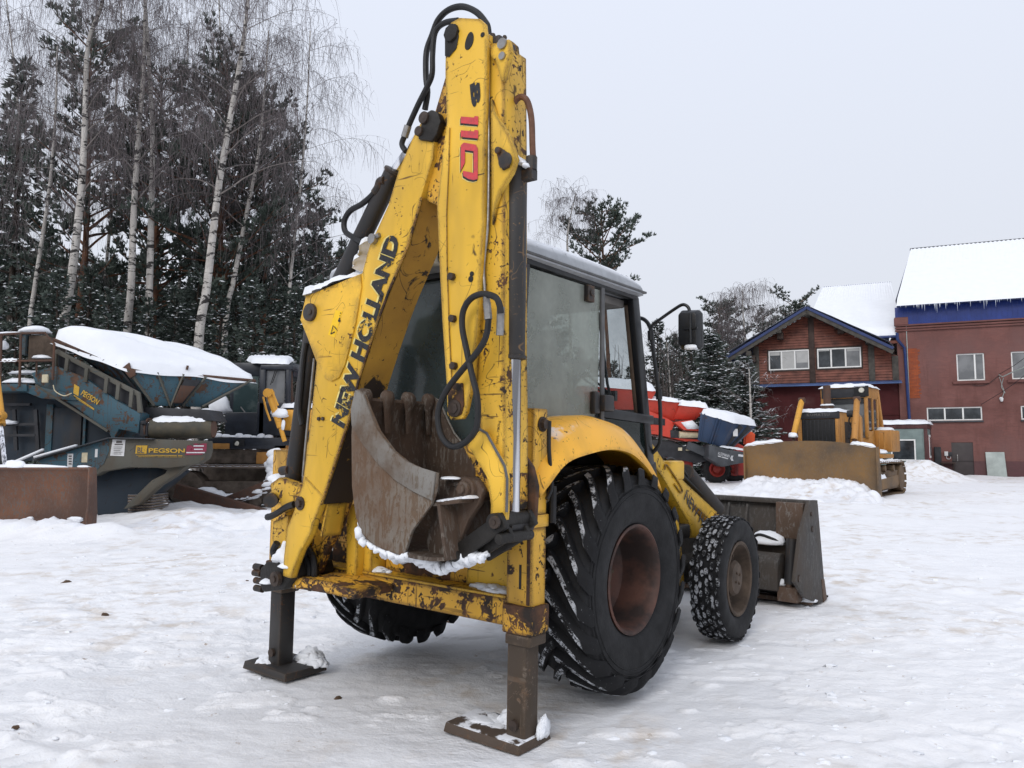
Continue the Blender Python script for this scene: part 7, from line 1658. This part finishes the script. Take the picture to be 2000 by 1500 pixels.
def conifer(seed, H=12, kind='spruce', snow=.3, nb=120, wide=1.0):
    rnd = random.Random(seed); vs, fs, sv, sf = [], [], [], []; m = MB()
    bend = [V(0, 0, 0)]
    for i in range(8): bend.append(bend[-1]+V(rnd.uniform(-.09, .09), rnd.uniform(-.09, .09), H/8))
    m.tube(bend, lambda t_: .16*H/12*(1-.93*t_)+.01, 7, False)
    def at(t_): k = t_*8; i = min(int(k), 7); return bend[i].lerp(bend[i+1], k-i)
    lo = {'spruce': .06, 'pine': .38, 'dense': .03, 'flat': .66}[kind]
    flat = kind == 'flat'; kind = 'pine' if flat else kind
    for b in range(nb):
        t_ = lo+(1-lo)*((b+rnd.random())/nb)**(.9 if kind != 'pine' else 1.0); p = at(t_); az = b*2.4+rnd.uniform(-.5, .5)
        if kind == 'pine':
            s_ = (t_-lo)/(1-lo); L = wide*H*.20*(math.sin(min(1, s_*1.25+.15)*math.pi*.85)+.12)*rnd.uniform(.5, 1.25); el = R(rnd.uniform(0, 45)); dr = .02
            if rnd.random() < .18: continue
        else: L = wide*H*(.235*(1-t_)**.85+.02)*rnd.uniform(.65, 1.15); el = R(rnd.uniform(-12, 18) if t_ < .8 else rnd.uniform(10, 50)); dr = .05
        d = V(math.cos(az)*math.cos(el), math.sin(az)*math.cos(el), math.sin(el)); pts = [p]; ns = 5
        for i in range(ns): d = (d+V(rnd.uniform(-.1, .1), rnd.uniform(-.1, .1), -dr+rnd.uniform(-.04, .04) if i < 3 else .10)).normalized(); pts.append(pts[-1]+d*L/ns)
        limb3(m, pts, .018+.012*L, .006, 3)
        nt_ = max(3, int(L*(5.2 if kind != 'pine' else 6.5)))
        for i in range(nt_):
            s_ = (i+.6)/nt_ if kind != 'pine' else .35+.65*(i+.5)/nt_
            k = s_*ns; j = min(int(k), ns-1); c = pts[j].lerp(pts[j+1], k-j); dd = (pts[j+1]-pts[j]).normalized(); side = rnd.choice((-1, 1)); lat = dd.cross(V(0, 0, 1))*side*rnd.uniform(.2, 1.1)
            if kind == 'pine': [tuft(vs, fs, sv, sf, c+lat*rnd.uniform(0, .35)+V(rnd.uniform(-.15, .15), rnd.uniform(-.15, .15), rnd.uniform(-.05, .2)), (dd*.6+lat+V(0, 0, .5)), .21, rnd, 8, snow, .022) for _ in range(3)]
            else: tuft(vs, fs, sv, sf, c+lat*.12, (dd+lat*.9+V(0, 0, rnd.uniform(-.35, .05))), .36 if kind == 'spruce' else .5, rnd, 9, snow, .04)
    for i in range(6): tuft(vs, fs, sv, sf, at(.93+.07*i/5), V(0, 0, 1), .4, rnd, 6, 0, .04)
    tm = m.mesh('trunk', 0, 2, 60); tm.materials.append(MAT['bark_pine' if kind == 'pine' else 'bark_dark'])
    return tm, raw(vs, fs, 'crown', 'needles_pine' if kind == 'pine' else 'needles'), raw(sv, sf, 'snow', 'snow') if sv else None
CON = {'s1': conifer(1, 12, 'spruce', .42), 's2': conifer(2, 12, 'spruce', .34, 105, .9), 's3': conifer(3, 12, 'spruce', .5, 130, 1.1), 'p1': conifer(4, 12, 'pine', .10, 74), 'p2': conifer(5, 12, 'pine', .14, 82, 1.15), 'p4': conifer(12, 12, 'flat', .04, 64, 1.0), 'p3': conifer(9, 12, 'pine', .05, 120, 1.25), 'd1': conifer(6, 12, 'dense', .95, 190, 1.35), 'd2': conifer(7, 12, 'dense', .85, 170, 1.2)}
def put(kind, x, y, h, label, group, rz=None, name='spruce_tree', cat='spruce', tilt=(0, 0), wd=1.0):
    tm, cm, sm_ = CON[kind]; T = thing(name, label, cat, None, group); s_ = h/12.0
    T.location = (x, y, -.05); T.scale = (s_*wd, s_*wd, s_); T.rotation_euler = (tilt[0], tilt[1], rz if rz is not None else (x*7.3+y*3.1) % 6.28)
    link(tm, 'trunk', T); link(cm, 'crown', T)
    if sm_: link(sm_, 'snow', T)['kind'] = 'stuff'
    return T
def put_px(kind, px, py, y, *a, **k):
    """tree whose top shows at px, py when it stands y metres away"""
    q = WF.Y(px, py, y); return put(kind, q.x, y, q.z, *a, **k)
GB = 'birches along the edge of the wood'
bl = [
    ([(58, 650), (68, 560), (95, 380), (108, 230), (112, 90)], 29, .13, 'thin leaning birch nearest the railing end of the blue crusher'),
    ([(122, 660), (140, 540), (158, 380), (166, 240), (172, 90), (200, 5), (225, -120)], 27, .23, 'stout birch with a forked top rising above the crusher walkway'),
    ([(248, 660), (256, 560), (262, 400), (272, 250), (282, 110), (284, -60), (290, -200)], 28, .20, 'tall straight birch, first of the close pair behind the hopper snow'),
    ([(290, 665), (292, 560), (296, 400), (298, 260), (290, 110), (282, -40), (275, -220)], 28.6, .20, 'tall straight birch, second of the close pair behind the hopper snow'),
    ([(388, 670), (404, 560), (425, 380), (448, 240), (474, 90), (484, 0), (500, -160)], 27, .23, 'birch leaning right behind the right end of the crusher hopper'),
    ([(440, 640), (458, 540), (485, 400), (505, 300), (515, 200), (525, 60)], 30, .15, 'slim birch with long weeping branches reaching towards the boom'),
    ([(20, 640), (30, 500), (40, 300), (30, 150), (10, -20)], 33, .12, 'slim birch at the far left edge of the wood'),
    ([(345, 650), (352, 520), (350, 380), (360, 200), (370, 40)], 34, .10, 'thin pale birch standing back between the pair and the leaning birch'),
    ([(205, 650), (208, 520), (222, 360), (226, 200), (236, 60), (240, -60)], 36, .12, 'thin birch standing back between the forked birch and the pair'),
    ([(470, 650), (466, 520), (452, 380), (440, 220), (430, 60), (425, -80)], 36, .12, 'thin birch leaning left behind the leaning birch'),
    ([(560, 650), (566, 560), (575, 470), (590, 330), (600, 200), (606, 60)], 31, .10, 'thin weeping birch whose crown hangs beside the raised boom'),
]
for i, (pts, y, r0, lab) in enumerate(bl):
    P_ = [WF.Y(x, py, y+.3*math.sin(k*1.7+i)) for k, (x, py) in enumerate(pts)]; b0 = P_[0].copy(); b0.z = -.1; P_ = [b0]+P_[1:] if P_[0].z < 3 else [b0]+P_
    birch(P_, r0, 40+i, lab, GB, start=.42 if i != 10 else .3, nb=26 if i in (0, 6, 7) else 36, spread=(.95 if i not in (4, 5, 10) else 1.15), dens=.78, droop=.72)
# conifers of the wood on the left: a front row that can be told apart, then the crowd behind
front = [('s2', 45, 130, 33, 'tall dark spruce behind the crusher walkway'), ('p1', 195, 75, 32, 'tall dark pine between the forked birch and the birch pair'), ('p2', 330, 150, 33, 'dark pine right of the birch pair'), ('p3', 440, 145, 32, 'spreading dark pine behind the leaning birch'),
         ('p2', 520, 225, 34, 'bushy pine left of the raised boom with snowy lower boughs'), ('s1', 618, 398, 34, 'pointed young spruce directly left of the boom cylinder'), ('s2', 560, 430, 36, 'dark spruce between the bushy pine and the young spruce'),
         ('s3', 12, 250, 36, 'broad dark spruce at the left edge behind the slim birch')]
for k, px, py, y, lab in front:
    pine = k[0] == 'p'; put_px(k, px, py, y, lab, 'conifers at the front of the wood', name='pine_tree' if pine else 'spruce_tree', cat='pine' if pine else 'spruce', wd=.82)
rnd = random.Random(21)
for i in range(34):
    px = -60+i*23.5+rnd.uniform(-12, 12); y = rnd.uniform(36, 52); topy = rnd.uniform(450, 570)+max(0, px-450)*.10
    put_px(rnd.choice(['s1', 's2', 's3', 's2', 'p1', 'p2']), px, topy, y, 'dark snow flecked conifer in the dense wood behind the birches', 'conifers in the dense wood', name='conifer_tree', cat='conifer')
for i in range(17):
    px = -40+i*42+rnd.uniform(-12, 12); y = rnd.uniform(25.5, 31); topy = rnd.uniform(520, 610)
    put_px(rnd.choice(['s1', 's3', 's2']), px, topy, y, 'low young spruce with snow on its boughs under the birches', 'young spruces under the birches', name='young_spruce', cat='young spruce')
# bare undergrowth of the wood: thin brushwood nobody could count
vs, fs = [], []; sv, sf = [], []
for i in range(2600):
    px = rnd.uniform(-120, 760); y = rnd.uniform(26, 46); q = WF.Y(px, 700, y); x = q.x; h = rnd.uniform(1.2, 5.0); dx, dy = rnd.uniform(-.8, .8), rnd.uniform(-.5, .5); tp = [V(x+dx*u+.15*math.sin(5*u+i), y+dy*u, h*u) for u in (0, .35, .7, 1)]
    strip(vs, fs, tp, .022, .006, rnd)
    for j in range(7):
        u = rnd.uniform(.25, 1); s0 = V(x+dx*u, y+dy*u, h*u); e = V(rnd.uniform(-.9, .9), rnd.uniform(-.6, .6), rnd.uniform(.1, .8)); strip(vs, fs, [s0, s0+e*.5+V(0, 0, .05), s0+e], .010, .004, rnd)
        if rnd.random() < .25:
            s1 = s0+e*.5+V(0, 0, .08); k = len(sv); r_ = rnd.uniform(.05, .16); sv += [tuple(s1+V(-r_, 0, 0)), tuple(s1+V(0, -r_*.6, .02)), tuple(s1+V(r_, 0, 0)), tuple(s1+V(0, r_*.6, .05))]; sf.append((k, k+1, k+2, k+3))
br = link(raw(vs, fs, 'brushwood', 'brush'), 'brushwood', None); br['kind'] = 'stuff'; tag(br, 'bare brown brushwood filling the wood under the birches', 'brushwood')
link(raw(sv, sf, 'snow', 'snow'), 'snow', br)['kind'] = 'stuff'

# right-hand trees
put_px('p4', 1188, 402, 52, 'tall lone pine with a flat crown leaning right above the cab roof', None, name='pine_tree', cat='pine', rz=2.0, tilt=(0, R(3)), wd=.85)
P_ = [WF.Y(x, y, 50) for x, y in ((1118, 700), (1112, 560), (1108, 470), (1115, 420), (1125, 378))]; P_[0].z = -.1
birch(P_, .12, 70, 'thin bare birch showing just above the cab roof', None, start=.45, nb=26, spread=.75, dens=.5, droop=.55, wk=1.4)
rt_ = [('s1', 1283, 628, 60, 'spruce nearest the mirror arm'), ('s2', 1318, 655, 62, 'dark spruce behind the mirror arm'), ('p1', 1398, 596, 60, 'first of the two pointed pines right of the mirror'), ('p2', 1424, 600, 62, 'second of the two pointed pines right of the mirror'), ('p1', 1492, 618, 58, 'pine peeping over the wooden house eave'), ('s1', 1350, 640, 58, 'dark spruce hidden behind the mirror head'), ('s3', 1455, 690, 55, 'spruce behind the bare birch by the wooden house'), ('p3', 1552, 590, 75, 'pine top just showing above the gable roof')]
for k, px, py, y, lab in rt_: put_px(k, px, py, y, lab, 'conifers behind the screeners', name='pine_tree' if k[0] == 'p' else 'spruce_tree', cat='pine' if k[0] == 'p' else 'spruce')
for i in range(16):
    px = 1050+i*29+rnd.uniform(-8, 8); put_px(rnd.choice(['s1', 's2', 's3', 'p2']), px, rnd.uniform(660, 720), rnd.uniform(64, 78), 'grey green conifer in the distant wood behind the screeners', 'conifers in the distant wood', name='conifer_tree', cat='conifer')
put_px('d1', 1385, 655, 46, 'dense spruce thickly laden with snow behind the blue hopper', None, name='spruce_tree', cat='spruce', wd=1.15)
put_px('d2', 1450, 700, 44, 'snow laden spruce beside the wooden house wall', None, name='spruce_tree', cat='spruce', wd=1.25)
put_px('d2', 1345, 745, 47, 'small snow laden spruce above the red screener', None, name='spruce_tree', cat='spruce', wd=1.5)
P_ = [WF.Y(x, y, 52) for x, y in ((1468, 880), (1462, 780), (1457, 680), (1452, 620), (1450, 565))]; P_[0].z = -.1
birch(P_, .15, 71, 'bare birch with a pale trunk left of the wooden house', None, start=.45, nb=30, spread=.95, dens=.6, droop=.7, wk=1.5)
P_ = [WF.Y(x, y, 42) for x, y in ((1466, 900), (1466, 800), (1463, 720))]; P_[0].z = -.1
birch(P_, .12, 72, 'pale leaning birch stem against the wooden house wall', None, start=.3, nb=12, spread=.6, dens=.3, droop=.2, twig='twig_snowy', wk=1.6)
P_ = [WF.Y(x, y, 54) for x, y in ((1312, 880), (1310, 780), (1305, 700), (1300, 650))]; P_[0].z = -.1
birch(P_, .08, 73, 'thin bare birch between mirror arm and dark spruces', None, start=.15, nb=18, spread=.7, dens=.4, droop=.25, wk=1.5)
vs, fs = [], []
for i in range(1100):
    px = rnd.uniform(1040, 1490); y = rnd.uniform(50, 72); q = WF.Y(px, 800, y); h = rnd.uniform(3, 9); dx = rnd.uniform(-1, 1); tp = [V(q.x+dx*u, y, h*u) for u in (0, .35, .7, 1)]; strip(vs, fs, tp, .035, .012, rnd)
    for j in range(7):
        u = rnd.uniform(.25, 1); s0 = V(q.x+dx*u, y, h*u); e = V(rnd.uniform(-1, 1), rnd.uniform(-.6, .6), rnd.uniform(.2, 1.2)); strip(vs, fs, [s0, s0+e*.5, s0+e], .016, .008, rnd)
br = link(raw(vs, fs, 'brushwood', 'brush'), 'brushwood', None); br['kind'] = 'stuff'; tag(br, 'bare brown brushwood between the distant trees behind the screeners', 'brushwood')

# the wood runs on behind the machine and past the hall
for i in range(22):
    px = 700+i*17+rnd.uniform(-8, 8); put_px(rnd.choice(['s1', 's2', 's3', 'p1', 'p2']), px, rnd.uniform(560, 640), rnd.uniform(46, 66), 'dark conifer in the wood hidden behind the backhoe loader', 'conifers behind the backhoe loader', name='conifer_tree', cat='conifer')
for i in range(14):
    put(rnd.choice(['s1', 's3', 'p1', 'p2']), 36+i*3.4+rnd.uniform(-1, 1), rnd.uniform(62, 80)-i*1.2, rnd.uniform(10, 14), 'conifer standing beyond the far end of the brick hall', 'conifers beyond the brick hall', name='conifer_tree', cat='conifer')
